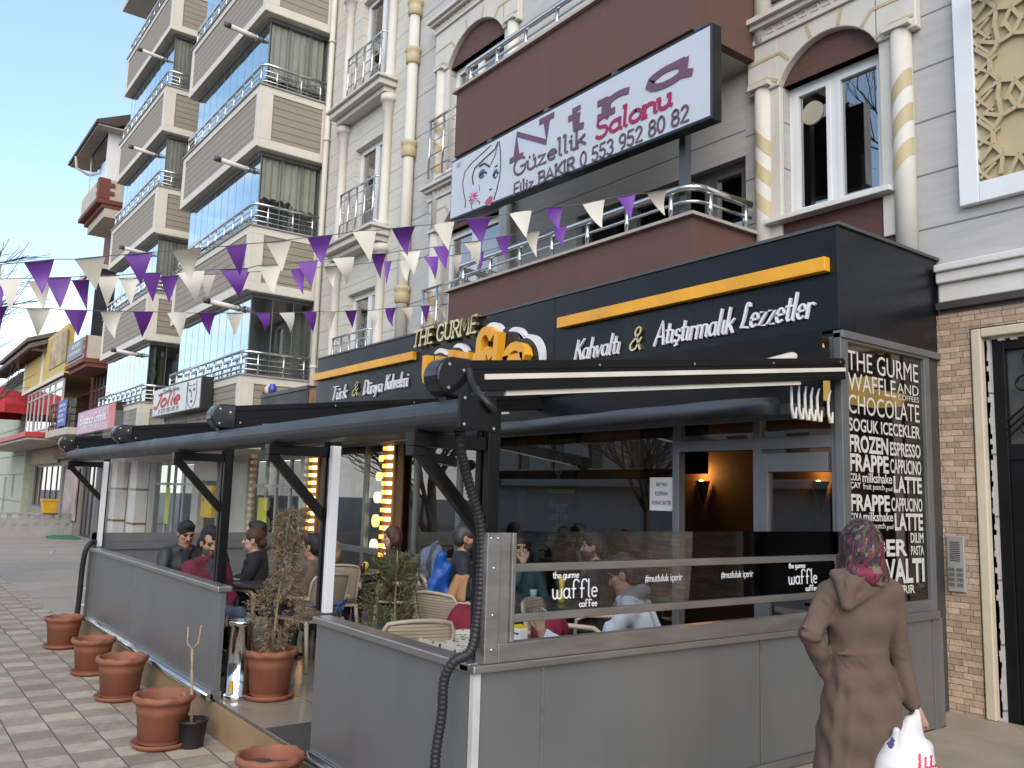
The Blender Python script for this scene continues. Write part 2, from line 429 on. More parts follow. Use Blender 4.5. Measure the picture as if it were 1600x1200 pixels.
def strokes(name, s, parent, org, xd, ud, h, wd, mat, thick=0.1, shear=0.0, serif=False, ext=0.01, rnd=6, contrast=0.0, hx=1.0, sl=.10, track=0.0):
    """lettering drawn with strokes: cap height h, total width wd, stroke width thick*h"""
    xd = np.array(xd, float); ud = np.array(ud, float); nr = np.cross(xd, ud)
    x = 0; lines = []
    for ch in s:
        adv, pl = G.get(ch, G[' '])
        for p in pl:
            lines.append([(x + a + shear * b, b) for a, b in p])
            if serif and ch != ' ':
                for e, o2 in ((p[0], p[1]), (p[-1], p[-2])):
                    if abs(e[0] - o2[0]) < 0.25 * abs(e[1] - o2[1]) + .02 and abs(e[1] - o2[1]) > .2 and (e[1] < .02 or e[1] > .5):
                        rt_ = .0 if (ch.islower() and e[1] > .4) else sl
                        lines.append([(x + e[0] - sl + shear * e[1], e[1]), (x + e[0] + rt_ + shear * e[1], e[1])])
        x += adv + track
    xmax = max(max(a for a, b in l) for l in lines); xmin = min(min(a for a, b in l) for l in lines)
    sc = wd / (xmax - xmin)
    mm = M()
    for li, l in enumerate(lines):
        P = [np.array(org) + xd * (a - xmin) * sc + ud * b * h + nr * (ext * .5 + .0003 * li) for a, b in l]
        # ribbon of square section
        k = len(P); hw = thick * h / 2
        if k == 2 and np.linalg.norm(P[0] - P[1]) < hw * 1.5:
            pass
        b0 = len(mm.v)
        for i in range(k):
            d = P[min(i + 1, k - 1)] - P[max(i - 1, 0)]
            d = d / (np.linalg.norm(d) + 1e-9)
            sd_ = np.cross(nr, d)
            w_ = hw * (1 - contrast * abs(np.dot(d, xd))) * (1 + (hx - 1) * np.dot(d, ud) ** 2)
            p = P[i]
            if i == 0: p = p - d * hw * .6
            if i == k - 1: p = p + d * hw * .6
            mm.v += [tuple(p + sd_ * w_ + nr * ext * .5), tuple(p - sd_ * w_ + nr * ext * .5), tuple(p - sd_ * w_ - nr * ext * .5), tuple(p + sd_ * w_ - nr * ext * .5)]
        for i in range(k - 1):
            a = b0 + 4 * i
            for j in range(4):
                mm.f.append((a + j, a + (j + 1) % 4, a + 4 + (j + 1) % 4, a + 4 + j)); mm.m.append(0); mm.s.append(False)
        mm.f.append((b0, b0 + 1, b0 + 2, b0 + 3)); mm.m.append(0); mm.s.append(False)
        e = b0 + 4 * (k - 1)
        mm.f.append((e + 3, e + 2, e + 1, e)); mm.m.append(0); mm.s.append(False)
    return mm.build(name, mat, parent)

# ------------------------------------------------------------------ palette
WHITE = pm('white_paint', (.66, .64, .60), .55, var=.06, dirt=.15)
CREAM = pm('cream_paint', (.58, .55, .49), .6, var=.06, dirt=.18)
PVC = pm('white_pvc', (.72, .73, .74), .35, var=.03)
BROWN = pm('brown_plaster', (.115, .058, .043), .75, var=.08, vs=1.2, bump=.25, bs=80, dirt=.25)
BROWNWOOD = pm('brown_cladding', (.095, .043, .033), .7, var=.25, vs=5, bump=.5, bs=14, stretch=(1, 1, 8))
GOLD = pm('ochre_paint', (.46, .375, .22), .6, var=.06, dirt=.1)
TAUPE = siding('taupe_board_siding', (.28, .245, .195), .15, .13, .42)
STONE = siding('cream_stone_siding', (.56, .535, .475), .355, .035, .5, bump=.6, rough=.75)
GREY = siding('grey_grooved_plaster', (.43, .415, .40), .467, .035, .35, bump=.08, rough=.8)
CHROME = pm('stainless_tube', (.62, .62, .61), .16, .95, .04)
ALU = pm('brushed_aluminium', (.36, .35, .33), .36, .85, .12, 3, bump=.04, bs=200, stretch=(1, 1, 6))
ALUD = pm('grey_aluminium_profile', (.20, .205, .21), .4, .55, .06)
PANEL = pm('grey_composite_panel', (.185, .192, .195), .34, .4, .07, .7, spec=.5, dirt=.22)
BLACK = pm('black_powder_coat', (.0055, .0055, .006), .36, 0, .2, spec=.28)
BLACKP = pm('black_plastic', (.014, .014, .015), .5, 0, .2)
GUTTER = pm('anthracite_gutter', (.038, .043, .05), .42, .1, .1, spec=.35)
FASCIA = pm('anthracite_fascia', (.0075, .009, .0125), .3, .0, .12, 1.5, spec=.3)
FABRIC = pm('grey_awning_fabric', (.05, .055, .063), .5, 0, .08)
IVORY = pm('ivory_fabric_edge', (.62, .59, .52), .6)
YELLOW = pm('yellow_orange_acrylic', (.78, .36, .02), .35, 0, .12, 2.5)
LETTERW = pm('white_letter_acrylic', (.72, .73, .76), .35, 0, .05)
LETTERG = pm('gold_mirror_letter', (.62, .5, .27), .2, .9, .1, 9)
VINYL = pm('pale_grey_vinyl', (.56, .55, .51), .6, 0, .04)
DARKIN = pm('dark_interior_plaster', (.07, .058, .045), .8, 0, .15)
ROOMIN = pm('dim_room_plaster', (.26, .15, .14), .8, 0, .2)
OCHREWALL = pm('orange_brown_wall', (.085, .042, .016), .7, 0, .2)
CURTAIN = siding('cream_curtain', (.50, .49, .42), .09, .3, .82, axis='X')
TERRA = pm('terracotta_plastic', (.26, .095, .053), .7, 0, .16, 4, bump=.12, bs=50, dirt=.55)
SOIL = pm('dry_soil', (.06, .045, .032), .95, 0, .35, 30, bump=1, bs=60)
GL_CLEAR = glass('clear_glass', (.86, .88, .87), 1.55, .02)
GL_SHOP = glass('shop_glass', (.52, .53, .52), 1.7, .11)
GL_TINT = glass('tinted_balustrade_glass', (.74, .77, .78), 1.33, .0)
GL_LET = glass('dark_side_glass', (.28, .29, .29), 1.55, .04)
GL_SKY = glass('reflective_balcony_glass', (.55, .62, .64), 1.9, .45, (.80, .93, 1.0), .10)
GL_SIDE = glass('balcony_side_glass', (.85, .87, .85), 1.4, .03)
GL_WIN = glass('window_glass', (.42, .44, .45), 1.8, .22, wav=.04)

def scuff(m, amt=.5):
    """fine pale scratches and a few smears over a panel"""
    t, b, N, L = nodes(m); c = N.new('ShaderNodeTexCoord'); mpn = N.new('ShaderNodeMapping'); mpn.inputs['Scale'].default_value = (5, 5, 48); mpn.inputs['Rotation'].default_value = (.12, .15, 0)
    n = N.new('ShaderNodeTexNoise'); n.inputs['Scale'].default_value = 1.0; n.inputs['Detail'].default_value = 5; n.inputs['Roughness'].default_value = .65
    L.new(c.outputs['Object'], mpn.inputs[0]); L.new(mpn.outputs[0], n.inputs['Vector'])
    r = N.new('ShaderNodeMapRange'); r.inputs['From Min'].default_value = .68; r.inputs['From Max'].default_value = .78; r.inputs['To Max'].default_value = amt; L.new(n.outputs['Fac'], r.inputs['Value'])
    src = b.inputs['Base Color'].links[0].from_socket; mi = N.new('ShaderNodeMix'); mi.data_type = 'RGBA'
    L.new(r.outputs['Result'], mi.inputs['Factor']); L.new(src, mi.inputs['A']); mi.inputs['B'].default_value = (.34, .33, .31, 1); L.new(mi.outputs['Result'], b.inputs['Base Color'])
scuff(PANEL, .55)
# ------------------------------------------------------------------ ground
def tile_mat():
    m = pm('concrete_paving_tiles', (.395, .345, .285), .85, 0, .16, 9, bump=.3, bs=90)
    t, b, N, L = nodes(m)
    c = N.new('ShaderNodeTexCoord'); s = N.new('ShaderNodeSeparateXYZ'); L.new(c.outputs['Object'], s.inputs[0])
    px, py = .2515, .2885
    u = math_node(t, 'DIVIDE', math_node(t, 'ADD', s.outputs['X'], 7.04 + 40 * px), px)
    v = math_node(t, 'DIVIDE', math_node(t, 'ADD', s.outputs['Y'], -1.372 + 40 * py), py)
    ck = math_node(t, 'MODULO', math_node(t, 'ADD', math_node(t, 'FLOOR', u), math_node(t, 'FLOOR', v)), 2)
    wn_ = N.new('ShaderNodeTexWhiteNoise'); wn_.noise_dimensions = '2D'
    cb = N.new('ShaderNodeCombineXYZ'); L.new(math_node(t, 'FLOOR', u), cb.inputs[0]); L.new(math_node(t, 'FLOOR', v), cb.inputs[1]); L.new(cb.outputs[0], wn_.inputs['Vector'])
    src = b.inputs['Base Color'].links[0].from_socket
    k1 = N.new('ShaderNodeMix'); k1.data_type = 'RGBA'; k1.blend_type = 'MULTIPLY'; k1.inputs['Factor'].default_value = 1
    rmp = N.new('ShaderNodeMix'); rmp.data_type = 'RGBA'; rmp.inputs['A'].default_value = (.77, .70, .655, 1); rmp.inputs['B'].default_value = (1.04, 1.0, .93, 1)
    L.new(ck, rmp.inputs['Factor']); L.new(src, k1.inputs['A']); L.new(rmp.outputs['Result'], k1.inputs['B'])
    k2 = N.new('ShaderNodeVectorMath'); k2.operation = 'SCALE'; L.new(k1.outputs['Result'], k2.inputs[0])
    L.new(math_node(t, 'MULTIPLY_ADD', wn_.outputs['Value'], .24, .88), k2.inputs['Scale'])
    fu = math_node(t, 'FRACT', u); fv = math_node(t, 'FRACT', v)
    j = math_node(t, 'MAXIMUM', math_node(t, 'LESS_THAN', fv, .035), math_node(t, 'MULTIPLY', math_node(t, 'LESS_THAN', fu, .02), .6))
    k3 = N.new('ShaderNodeMix'); k3.data_type = 'RGBA'; L.new(j, k3.inputs['Factor']); L.new(k2.outputs[0], k3.inputs['A']); k3.inputs['B'].default_value = (.07, .06, .048, 1)
    n2 = N.new('ShaderNodeTexNoise'); n2.inputs['Scale'].default_value = 1.1; n2.inputs['Detail'].default_value = 9; n2.inputs['Roughness'].default_value = .75
    L.new(c.outputs['Object'], n2.inputs['Vector'])
    rr = N.new('ShaderNodeMapRange'); rr.inputs['From Min'].default_value = .47; rr.inputs['From Max'].default_value = .68; rr.inputs['To Max'].default_value = .5
    L.new(n2.outputs['Fac'], rr.inputs['Value'])
    k4 = N.new('ShaderNodeMix'); k4.data_type = 'RGBA'; L.new(rr.outputs['Result'], k4.inputs['Factor']); L.new(k3.outputs['Result'], k4.inputs['A']); k4.inputs['B'].default_value = (.12, .1, .082, 1)
    L.new(k4.outputs['Result'], b.inputs['Base Color'])
    return m
ASPH = pm('worn_concrete_screed', (.34, .30, .255), .9, 0, .16, 1.0, bump=.3, bs=40, dirt=.45, stretch=(1, .45, 1))
ROADM = pm('asphalt', (.13, .125, .12), .9, 0, .15, 4, bump=.4, bs=80)
def structure(name, mm, mat):
    o = mm.build(name, mat); o['kind'] = 'structure'; return o
structure('ground', M().add([(-300, -300, -.06), (300, -300, -.06), (300, 300, -.06), (-300, 300, -.06)], [(0, 1, 2, 3)]), ROADM)
structure('pavement', M().box(-46, 9, -3.2, 2.46, -.055, 0), tile_mat())
edge = [(-46, 2.464)]
x = -46.0
while x < -12.4:
    x += random.uniform(.12, .3)
    edge.append((min(x, -12.26), 2.45 + random.uniform(-.07, .05)))
pl = M()
pl.poly([(a, b, -.03) for a, b in edge] + [(-12.26, 9.0, -.03), (-60, 9.0, -.03), (-60, 2.46, -.03)], (0, 0, 1), .036)
structure('side_paving', pl, ASPH)
FLOOR = pm('glossy_floor_tiles', (.30, .255, .19), .16, 0, .08, 2, spec=.5)
t, b, N, L = nodes(FLOOR)
c = N.new('ShaderNodeTexCoord'); br = N.new('ShaderNodeTexBrick'); br.offset = 0; br.inputs['Scale'].default_value = 1
br.inputs['Brick Width'].default_value = .6; br.inputs['Row Height'].default_value = .6; br.inputs['Mortar Size'].default_value = .004
br.inputs['Color1'].default_value = (.27, .23, .175, 1); br.inputs['Color2'].default_value = (.30, .255, .195, 1); br.inputs['Mortar'].default_value = (.12, .1, .08, 1)
L.new(c.outputs['Object'], br.inputs['Vector']); L.new(br.outputs['Color'], b.inputs['Base Color'])
STEPM = pm('tan_step_stone', (.30, .20, .105), .55, 0, .2, 2.2, bump=.1)
structure('terrace_floor', M().box(-12.2, -3.44, 2.40, 6.9, .0, .265), FLOOR)
structure('step_riser', M().box(-12.2, -3.44, 2.374, 2.398, .003, .245), STEPM)
MATM = pm('dark_rubber_mat', (.055, .05, .042), .95, 0, .15, 20, bump=.5, bs=150)
dm = M().box(-6.0, -5.05, 2.42, 4.6, .2655, .273).build('door_mat', MATM)
tag(dm, 'dark grey runner mat on the tiled floor at the terrace entrance', 'mat')
gm = M().box(-5.75, -4.9, 1.75, 2.30, .001, .012).build('door_mat', MATM)
tag(gm, 'dark rubber mat on the pavement before the terrace step', 'mat')
LAND = pm('beige_landing_slabs', (.33, .28, .215), .5, 0, .12, 3, dirt=.3)
structure('landing', M().box(-3.40, 4.5, 1.2, 6.80, -.05, .30), LAND)
structure('road', M().box(-80, 60, -12.5, -3.3, -.058, -.05), ROADM)

for x, y, sz, lb in ((-15.2, 3.0, .05, 'crumpled white paper scrap on the far side paving, nearest the broken edge'), (-17.6, 3.5, .06, 'crumpled white paper scrap lying out in the middle of the side paving'), (-27.0, 4.4, .09, 'white paper scrap on the side paving near the concrete fence')):
    q = M(); vs = [(x + sz * random.uniform(-1, 1), y + sz * random.uniform(-1, 1), .008 + sz * random.uniform(0, .9)) for k in range(8)]
    q.add(vs, [(0, 1, 2), (1, 2, 3), (2, 3, 4), (3, 4, 5), (4, 5, 6), (5, 6, 7)]); tag(q.build('paper_scrap', pm('scrap_paper', (.7, .69, .66), .8), fix=False), lb, 'litter', 'paper scraps on the paving')

# ------------------------------------------------------------------ main apartment block
def wall_holes(mm, x0, x1, z0, z1, y0, y1, holes, m=0):
    xs = sorted({x0, x1, *[min(max(v, x0), x1) for h in holes for v in h[:2]]})
    zs = sorted({z0, z1, *[min(max(v, z0), z1) for h in holes for v in h[2:]]})
    for i in range(len(xs) - 1):
        run = None
        for k in range(len(zs) - 1):
            cx, cz = (xs[i] + xs[i + 1]) / 2, (zs[k] + zs[k + 1]) / 2
            hole = any(h[0] < cx < h[1] and h[2] < cz < h[3] for h in holes)
            if not hole:
                if run is None: run = [zs[k], zs[k + 1]]
                else: run[1] = zs[k + 1]
            if hole or k == len(zs) - 2:
                if run: mm.box(xs[i], xs[i + 1], y0, y1, run[0], run[1], m)
                run = None
    return mm
Yw = 6.82
blk = empty('apartment_building', (-9.0, Yw, 0), 'white and grey apartment block with brown balconies and ochre trim above the black shop', 'building')
WA = [(-14.3, -13.12, 9.17, 11.3), (-14.3, -13.12, 6.47, 8.32), (-14.3, -13.12, 3.75, 5.52)]
WB = [(-11.0, -9.5, 6.86, 8.62), (-11.0, -9.5, 4.1, 5.93), (-11.0, -9.5, 9.62, 11.4)]
WC = [(-4.84, -3.82, 4.63, 5.97), (-4.84, -3.82, 7.4, 8.75)]
BD = [(-7.9, -5.3, 3.7, 5.42), (-8.6, -5.3, 6.4, 8.15)]
DOOR = (-3.02, -1.6, .36, 3.24)
CAFE = (-12.2, -3.45, -.5, 3.16)
wall_holes(M(), -15.6, -12.32, 0, 14, Yw, 7.1, WA + [CAFE]).build('wall', STONE, blk)
GREY2 = siding('grey_grooved_plaster_wide', (.45, .44, .42), .71, .025, .38, bump=.1, rough=.8)
wall_holes(M(), -12.32, -5.3, 0, 14, Yw, 7.1, WB + BD + [CAFE]).build('wall', GREY2, blk)
wall_holes(M(), -5.3, 6.0, 0, 14, Yw, 7.1, WC + [DOOR, CAFE]).build('wall', GREY, blk)
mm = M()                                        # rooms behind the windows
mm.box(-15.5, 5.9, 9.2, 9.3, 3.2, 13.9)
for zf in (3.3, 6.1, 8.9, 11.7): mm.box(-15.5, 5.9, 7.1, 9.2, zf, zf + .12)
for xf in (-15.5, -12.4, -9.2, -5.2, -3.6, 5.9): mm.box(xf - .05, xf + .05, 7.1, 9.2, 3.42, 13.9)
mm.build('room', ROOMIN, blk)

NET = pm('net_curtain', (.50, .50, .48), .9, var=.1)
def window(parent, x0, x1, z0, z1, y, frame=PVC, gl=GL_WIN, split=(.5,), fw=.065, transom=None, sash=True):
    """frame with panes as a sub-part; y is the outer face of the frame"""
    mm = M(); d = .07
    mm.box(x0, x0 + fw, y, y + d, z0, z1); mm.box(x1 - fw, x1, y, y + d, z0, z1)
    mm.box(x0 + fw, x1 - fw, y, y + d, z0, z0 + fw); mm.box(x0 + fw, x1 - fw, y, y + d, z1 - fw, z1)
    xs = [x0 + fw] + [x0 + (x1 - x0) * s for s in split] + [x1 - fw]
    for s in xs[1:-1]: mm.box(s - fw * .55, s + fw * .55, y - .004, y + d, z0 + fw, z1 - fw)
    if sash:
        for i in range(len(xs) - 1):
            a, b_ = xs[i] + (fw * .55 if i else 0), xs[i + 1] - (fw * .55 if i < len(xs) - 2 else 0)
            s = .04; zz0, zz1 = z0 + fw, z1 - fw
            mm.box(a, a + s, y - .012, y + .03, zz0, zz1); mm.box(b_ - s, b_, y - .012, y + .03, zz0, zz1)
            mm.box(a + s, b_ - s, y - .012, y + .03, zz0, zz0 + s); mm.box(a + s, b_ - s, y - .012, y + .03, zz1 - s, zz1)
    if transom: mm.box(x0 + fw, x1 - fw, y - .003, y + d, transom - fw * .5, transom + fw * .5)
    o = mm.build('window', frame, parent)
    if frame is PVC and sash:                     # net curtains drawn to one side behind the panes
        c = M(); nn = 16; wd_ = (x1 - x0) * random.uniform(.30, .5); zt_ = z0 + (z1 - z0) * random.choice((.42, .98, .98)); xa = random.choice((x0 + .05, x1 - wd_ - .05))
        for i in range(nn):
            a, b_ = xa + wd_ * i / nn, xa + wd_ * (i + 1) / nn
            c.add([(a, y + .22 + .03 * (i % 2), z0), (b_, y + .22 + .03 * ((i + 1) % 2), z0), (b_, y + .22 + .03 * ((i + 1) % 2), zt_), (a, y + .22 + .03 * (i % 2), zt_)], [(0, 1, 2, 3)])
        c.build('net_curtain', NET, o, fix=False)
    M().add([(x0 + .03, y + .025, z0 + .03), (x1 - .03, y + .025, z0 + .03), (x1 - .03, y + .025, z1 - .03), (x0 + .03, y + .025, z1 - .03)], [(0, 1, 2, 3)]).build('pane', gl, o, fix=False)
    return o
def juliet(parent, x0, x1, z0, y, name='railing', h=.92, mat=CHROME):
    mm = M()
    for k, zz in enumerate((.12, .34, .56, .78, h)):
        mm.tube([(x0, y, z0 + zz), (x1, y, z0 + zz)], .022 if k == 4 else .011, 8)
    n = max(2, round((x1 - x0) / .38))
    for i in range(n + 1):
        xx = x0 + .05 + (x1 - x0 - .1) * i / n
        mm.tube([(xx, y - .012, z0 - .04), (xx, y - .012, z0 + h - .02)], .019, 8)
    for zz in (.12, h):
        for xx in (x0, x1): mm.tube([(xx, y, z0 + zz), (xx, Yw + .02, z0 + zz)], .012, 6)
    return mm.build(name, mat, parent)
for i, (a, b_, c, d) in enumerate(WA):
    window(blk, a, b_, c, d, Yw + .12, split=(.58,))
    juliet(blk, a - .12, b_ + .1, c + .02, Yw - .2)
    mm = M()
    mm.box(a - .55, b_ + .32, Yw - .34, Yw - .001, c - .16, c - .05)
    mm.box(a - .60, b_ + .37, Yw - .40, Yw - .001, c - .049, c + .0)
    mm.box(a - .48, b_ + .26, Yw - .22, Yw - .001, c - .26, c - .161)
    mm.build('window_ledge', CREAM, blk, bevel=.012)
    for xx, dx in ((a - .42, 0), (b_ + .17, 0)):          # half columns between ledges
        q = M(); h0, h1 = c + .001, c + 2.42
        q.lathe([(.12, 0), (.12, .12), (.085, .14), (.08, h1 - h0 - .3), (.105, h1 - h0 - .27), (.12, h1 - h0 - .13), (.15, h1 - h0 - .12), (.15, h1 - h0)], (xx, Yw - .06, h0), 20)
        q.build('pilaster', CREAM, blk)
mm = M()                                         # corner column with ochre bands
prof = [(.15, 0)]
mm.lathe([(.095, 0), (.088, 7.3)], (-12.08, Yw - .1, 3.3), 24)
mm.build('column', CREAM, blk)
mm.lathe
for zc in (5.12, 7.6, 9.25, 10.12):
    q = M(); q.lathe([(.10, -.14), (.122, -.12), (.122, .02), (.11, .04), (.14, .08), (.14, .14), (.10, .16)], (-12.08, Yw - .1, zc), 24)
    q.build('column_band', GOLD, blk)
q = M(); q.lathe([(.088, 0), (.088, 3.4)], (-12.08, Yw - .101, 10.6), 24); q.build('column', CREAM, blk)
# downpipe beside the neighbour
q = M(); q.tube([(-15.5, Yw - .08, 0.1), (-15.5, Yw - .08, 13.9)], .055, 12)
for z in (2.2, 4.3, 6.6, 8.9, 11.0): q.lathe([(.07, -.03), (.07, .03)], (-15.5, Yw - .08, z), 12)
q.build('downpipe', CREAM, blk)
q = M(); q.tube([(-9.2, 7.0 - .3, 4.2), (-9.2, 6.7, 6.3)], .05, 10); q.build('downpipe', WHITE, blk)

def arched(parent, x0, x1, z0, z1, y, za, zc, simple=False):
    """white surround with an arched head, brown tympanum, voussoir lines, cornice and half columns"""
    cx, hw = (x0 + x1) / 2, (x1 - x0) / 2
    window(parent, x0, x1, z0, z1, y + .10, split=(.47,))
    rise = za - z1
    rad = (hw * hw + rise * rise) / (2 * rise); cz = za - rad
    n = 20
    arc = []
    a0 = math.asin(hw / rad)
    for i in range(n + 1):
        t = -a0 + 2 * a0 * i / n
        arc.append((cx + rad * math.sin(t), cz + rad * math.cos(t)))
    M().poly([(x, y - .005, z) for x, z in arc], (0, 1, 0), .10).build('tympanum', BROWNWOOD, parent)
    ow = .36
    mm = M()
    # plate from arch up to cornice
    for i in range(n):
        (xa, za_), (xb, zb_) = arc[i], arc[i + 1]
        mm.add([(xa, y - .09, za_), (xb, y - .09, zb_), (xb, y - .09, zc), (xa, y - .09, zc), (xa, y, za_), (xb, y, zb_), (xb, y, zc), (xa, y, zc)],
               [(0, 1, 2, 3), (0, 4, 5, 1), (4, 7, 6, 5), (3, 2, 6, 7)])
    for sgn in (-1, 1):
        xa = cx + sgn * hw; xb = cx + sgn * (hw + ow)
        mm.box(min(xa, xb), max(xa, xb), y - .09, y, z1, zc)
        mm.box(min(xa, xa + sgn * .12), max(xa, xa + sgn * .12), y - .06, y, z0 - .42, z1)
    mm.build('arch_surround', CREAM, parent, bevel=.01)
    q = M()                                       # cornice with small key pattern
    q.box(x0 - ow - .03, x1 + ow + .03, y - .12, y, zc, zc + .05); q.box(x0 - ow - .03, x1 + ow + .03, y - .105, y, zc + .05, zc + .14)
    q.box(x0 - ow - .08, x1 + ow + .08, y - .17, y, zc + .14, zc + .19); q.box(x0 - ow - .12, x1 + ow + .12, y - .22, y, zc + .19, zc + .24)
    xx = x0 - ow
    while xx < x1 + ow - .1:
        q.box(xx, xx + .085, y - .118, y - .105, zc + .062, zc + .078); q.box(xx + .07, xx + .085, y - .118, y - .105, zc + .078, zc + .125)
        q.box(xx + .03, xx + .085, y - .1178, y - .105, zc + .112, zc + .1252)
        xx += .125
    q.build('cornice', CREAM, parent)
    # ochre lines of the voussoirs
    for k, fr in enumerate((-.94, -.62, -.22, .22, .62, .94)):
        g = M(); t = a0 * fr
        p0 = (cx + (rad + .02) * math.sin(t), cz + (rad + .02) * math.cos(t)); 
        ln = .17
        p1 = (cx + (rad + ln) * math.sin(t), cz + (rad + ln) * math.cos(t))
        if p1[1] > zc - .02: p1 = (p1[0], zc - .02)
        g.bar((p0[0], y - .092, p0[1]), (p1[0], y - .092, p1[1]), .008, .035, up=(0, 0, 1) if abs(fr) > .7 else (1, 0, 0))
        if abs(fr) > .3:
            g.bar((p1[0], y - .0925, p1[1]), (cx + (1 if fr > 0 else -1) * (hw + ow - .02), y - .0925, p1[1] - .01), .008, .028)
        g.build('voussoir_trim', GOLD, parent)
    for sgn in (-1, 1):
        xc = cx + sgn * (hw + .20)
        q = M(); q.lathe([(.088, 0), (.088, z1 - z0 + .95)], (xc, y - .045, z0 - .92), 24)
        q.box(xc - .12, xc + .12, y - .15, y - .001, z1 + .03, z1 + .075)
        col = q.build('half_column', CREAM, parent)
        for k in range(3):                        # slanting ochre stripes
            zb = z0 + .13 + k * .31; s = M(); nn = 14
            for i in range(nn):
                ta, tb = PI + PI * i / nn, PI + PI * (i + 1) / nn
                pts = []
                for tt in (ta, tb):
                    xx, yy = xc + .0905 * math.cos(tt), y - .045 + .0905 * math.sin(tt)
                    zz = zb + .20 * sgn * (xx - xc) / .09 * .5
                    pts += [(xx, yy, zz), (xx, yy, zz + .155)]
                s.add(pts, [(0, 2, 3, 1)], 0, True)
            s.build('painted_stripe', GOLD, col)
    M().box(x0 - .12, x1 + .12, y - .16, y + .1, z0 - .05, z0 - .001).build('window_sill', WHITE, parent, bevel=.006)
    M().box(x0 - .12, x1 + .12, y - .03, y + .02, z0 - .50, z0 - .051).build('spandrel', BROWNWOOD, parent)
arched(blk, *WC[0], Yw, 6.30, 6.47)
arched(blk, *WC[1], Yw, 9.1, 9.27)
arched(blk, *WB[0], Yw, 9.06, 9.32)
arched(blk, *WB[1], Yw, 6.36, 6.5)
for z in (6.87, 4.12): juliet(blk, -11.3, -9.6, z, Yw - .18)
q = M(); q.tube([(-4.60, Yw + .11, 5.66), (-4.60, Yw + .14, 5.66)], .115, 20); q.build('round_vent', pm('beige_vent', (.36, .32, .24), .6), blk)

# brown balconies
def balcony(z_top, z_bot):
    x0, x1, yb = -9.2, -5.11, 5.8
    mm = M()
    mm.box(x0, x1, yb, yb + .1, z_bot, z_top - .03); mm.box(x0, x0 + .1, yb + .1, Yw, z_bot, z_top - .03); mm.box(x1 - .1, x1, yb + .1, Yw, z_bot, z_top - .03)
    o = mm.build('balcony', BROWN, blk)
    M().box(x0 + .1, x1 - .1, yb + .1, Yw, z_bot, z_bot + .18).build('balcony_floor', pm('pale_soffit_plaster', (.50, .47, .42), .8, var=.05, dirt=.15), o)
    q = M(); q.box(x0 - .05, x1 + .05, yb - .05, yb + .16, z_top - .03, z_top); q.box(x0 - .05, x0 + .16, yb + .16, Yw, z_top - .03, z_top); q.box(x1 - .16, x1 + .05, yb + .16, Yw, z_top - .03, z_top)
    q.build('coping', pm('pale_coping_stone', (.40, .35, .31), .6, dirt=.2), o)
    q = M(); r = .18
    for zz, rad in ((.29, .036), (.155, .016)):
        path = [(x0 + .04, Yw, z_top + zz), (x0 + .04, yb + .05 + r, z_top + zz)]
        path += [(x0 + .04 + r - r * math.cos(t), yb + .05 + r - r * math.sin(t), z_top + zz) for t in np.linspace(.2, PI / 2, 6)]
        path += [(x1 - .04 - r + r * math.sin(t), yb + .05 + r - r * math.cos(t), z_top + zz) for t in np.linspace(0, PI / 2, 7)]
        path += [(x1 - .04, Yw - .12, z_top + zz)]
        q.tube(path, rad, 12)
    n = 6
    for i in range(n + 1):
        xx = x0 + .25 + (x1 - x0 - .55) * i / n
        q.tube([(xx, yb + .05, z_top), (xx, yb + .05, z_top + .27)], .024, 10)
    for yy in (yb + .3, Yw - .2): q.tube([(x1 - .04, yy, z_top), (x1 - .04, yy, z_top + .27)], .024, 10)
    q.build('railing', CHROME, o)
    return o
balcony(4.54, 3.62); balcony(7.25, 6.33)
o = window(blk, BD[0][0], BD[0][1], BD[0][2], BD[0][3], Yw + .1, split=(.34, .62, .8), fw=.08, frame=ALUD)
window(blk, BD[1][0], BD[1][1], BD[1][2], BD[1][3], Yw + .1, split=(.34, .62, .8), fw=.08, frame=ALUD)
M().box(-5.9, -5.3, 6.3, 6.5, 3.8, 4.75).build('planter_wall', BROWN, blk) if False else None
bw = M(); bw.box(-7.6, -6.0, 6.25, 6.45, 3.8, 4.70); bw.build('balcony_parapet', BROWN, blk)

# ornament panel of eight-fold stars, white frame
gp = M(); px0, pz0 = -3.02, 4.47; pw, ph = 3.2, 5.4
gp.box(px0, px0 + pw, Yw - .03, Yw - .001, pz0, pz0 + ph)
def star(cx, cz, r):
    y = Yw - .052
    for k in range(10):                           # ring of ten sides
        a, b_ = 2 * PI * k / 10 + .3, 2 * PI * (k + 1) / 10 + .3
        gp.bar((cx + r * .56 * math.cos(a), y, cz + r * .56 * math.sin(a)), (cx + r * .56 * math.cos(b_), y, cz + r * .56 * math.sin(b_)), .03, .026, up=(0, 1, 0))
    for k in range(10):                           # ribs reaching out to small stars
        a = 2 * PI * k / 10 + .3
        p = (cx + r * .56 * math.cos(a), y, cz + r * .56 * math.sin(a))
        for da in (-.22, .22):
            qx, qz = cx + r * .98 * math.cos(a + da), cz + r * .98 * math.sin(a + da)
            if px0 < qx < px0 + pw and pz0 < qz < pz0 + ph: gp.bar(p, (qx, y + .002, qz), .03, .022, up=(0, 1, 0))
for i in range(5):
    for j in range(9):
        cx, cz = px0 + .30 + i * .62, pz0 + .33 + j * .60
        star(cx, cz, .34)
        for k in range(5):                        # small five-pointed star between rings
            a = PI / 2 + k * 2 * PI / 5; ox, oz = cx + .31, cz + .3
            if ox < px0 + pw - .1 and oz < pz0 + ph - .1:
                a2 = a + 4 * PI / 5
                gp.bar((ox + .085 * math.cos(a), Yw - .05, oz + .085 * math.sin(a)), (ox + .085 * math.cos(a2), Yw - .05, oz + .085 * math.sin(a2)), .022, .016, up=(0, 1, 0))
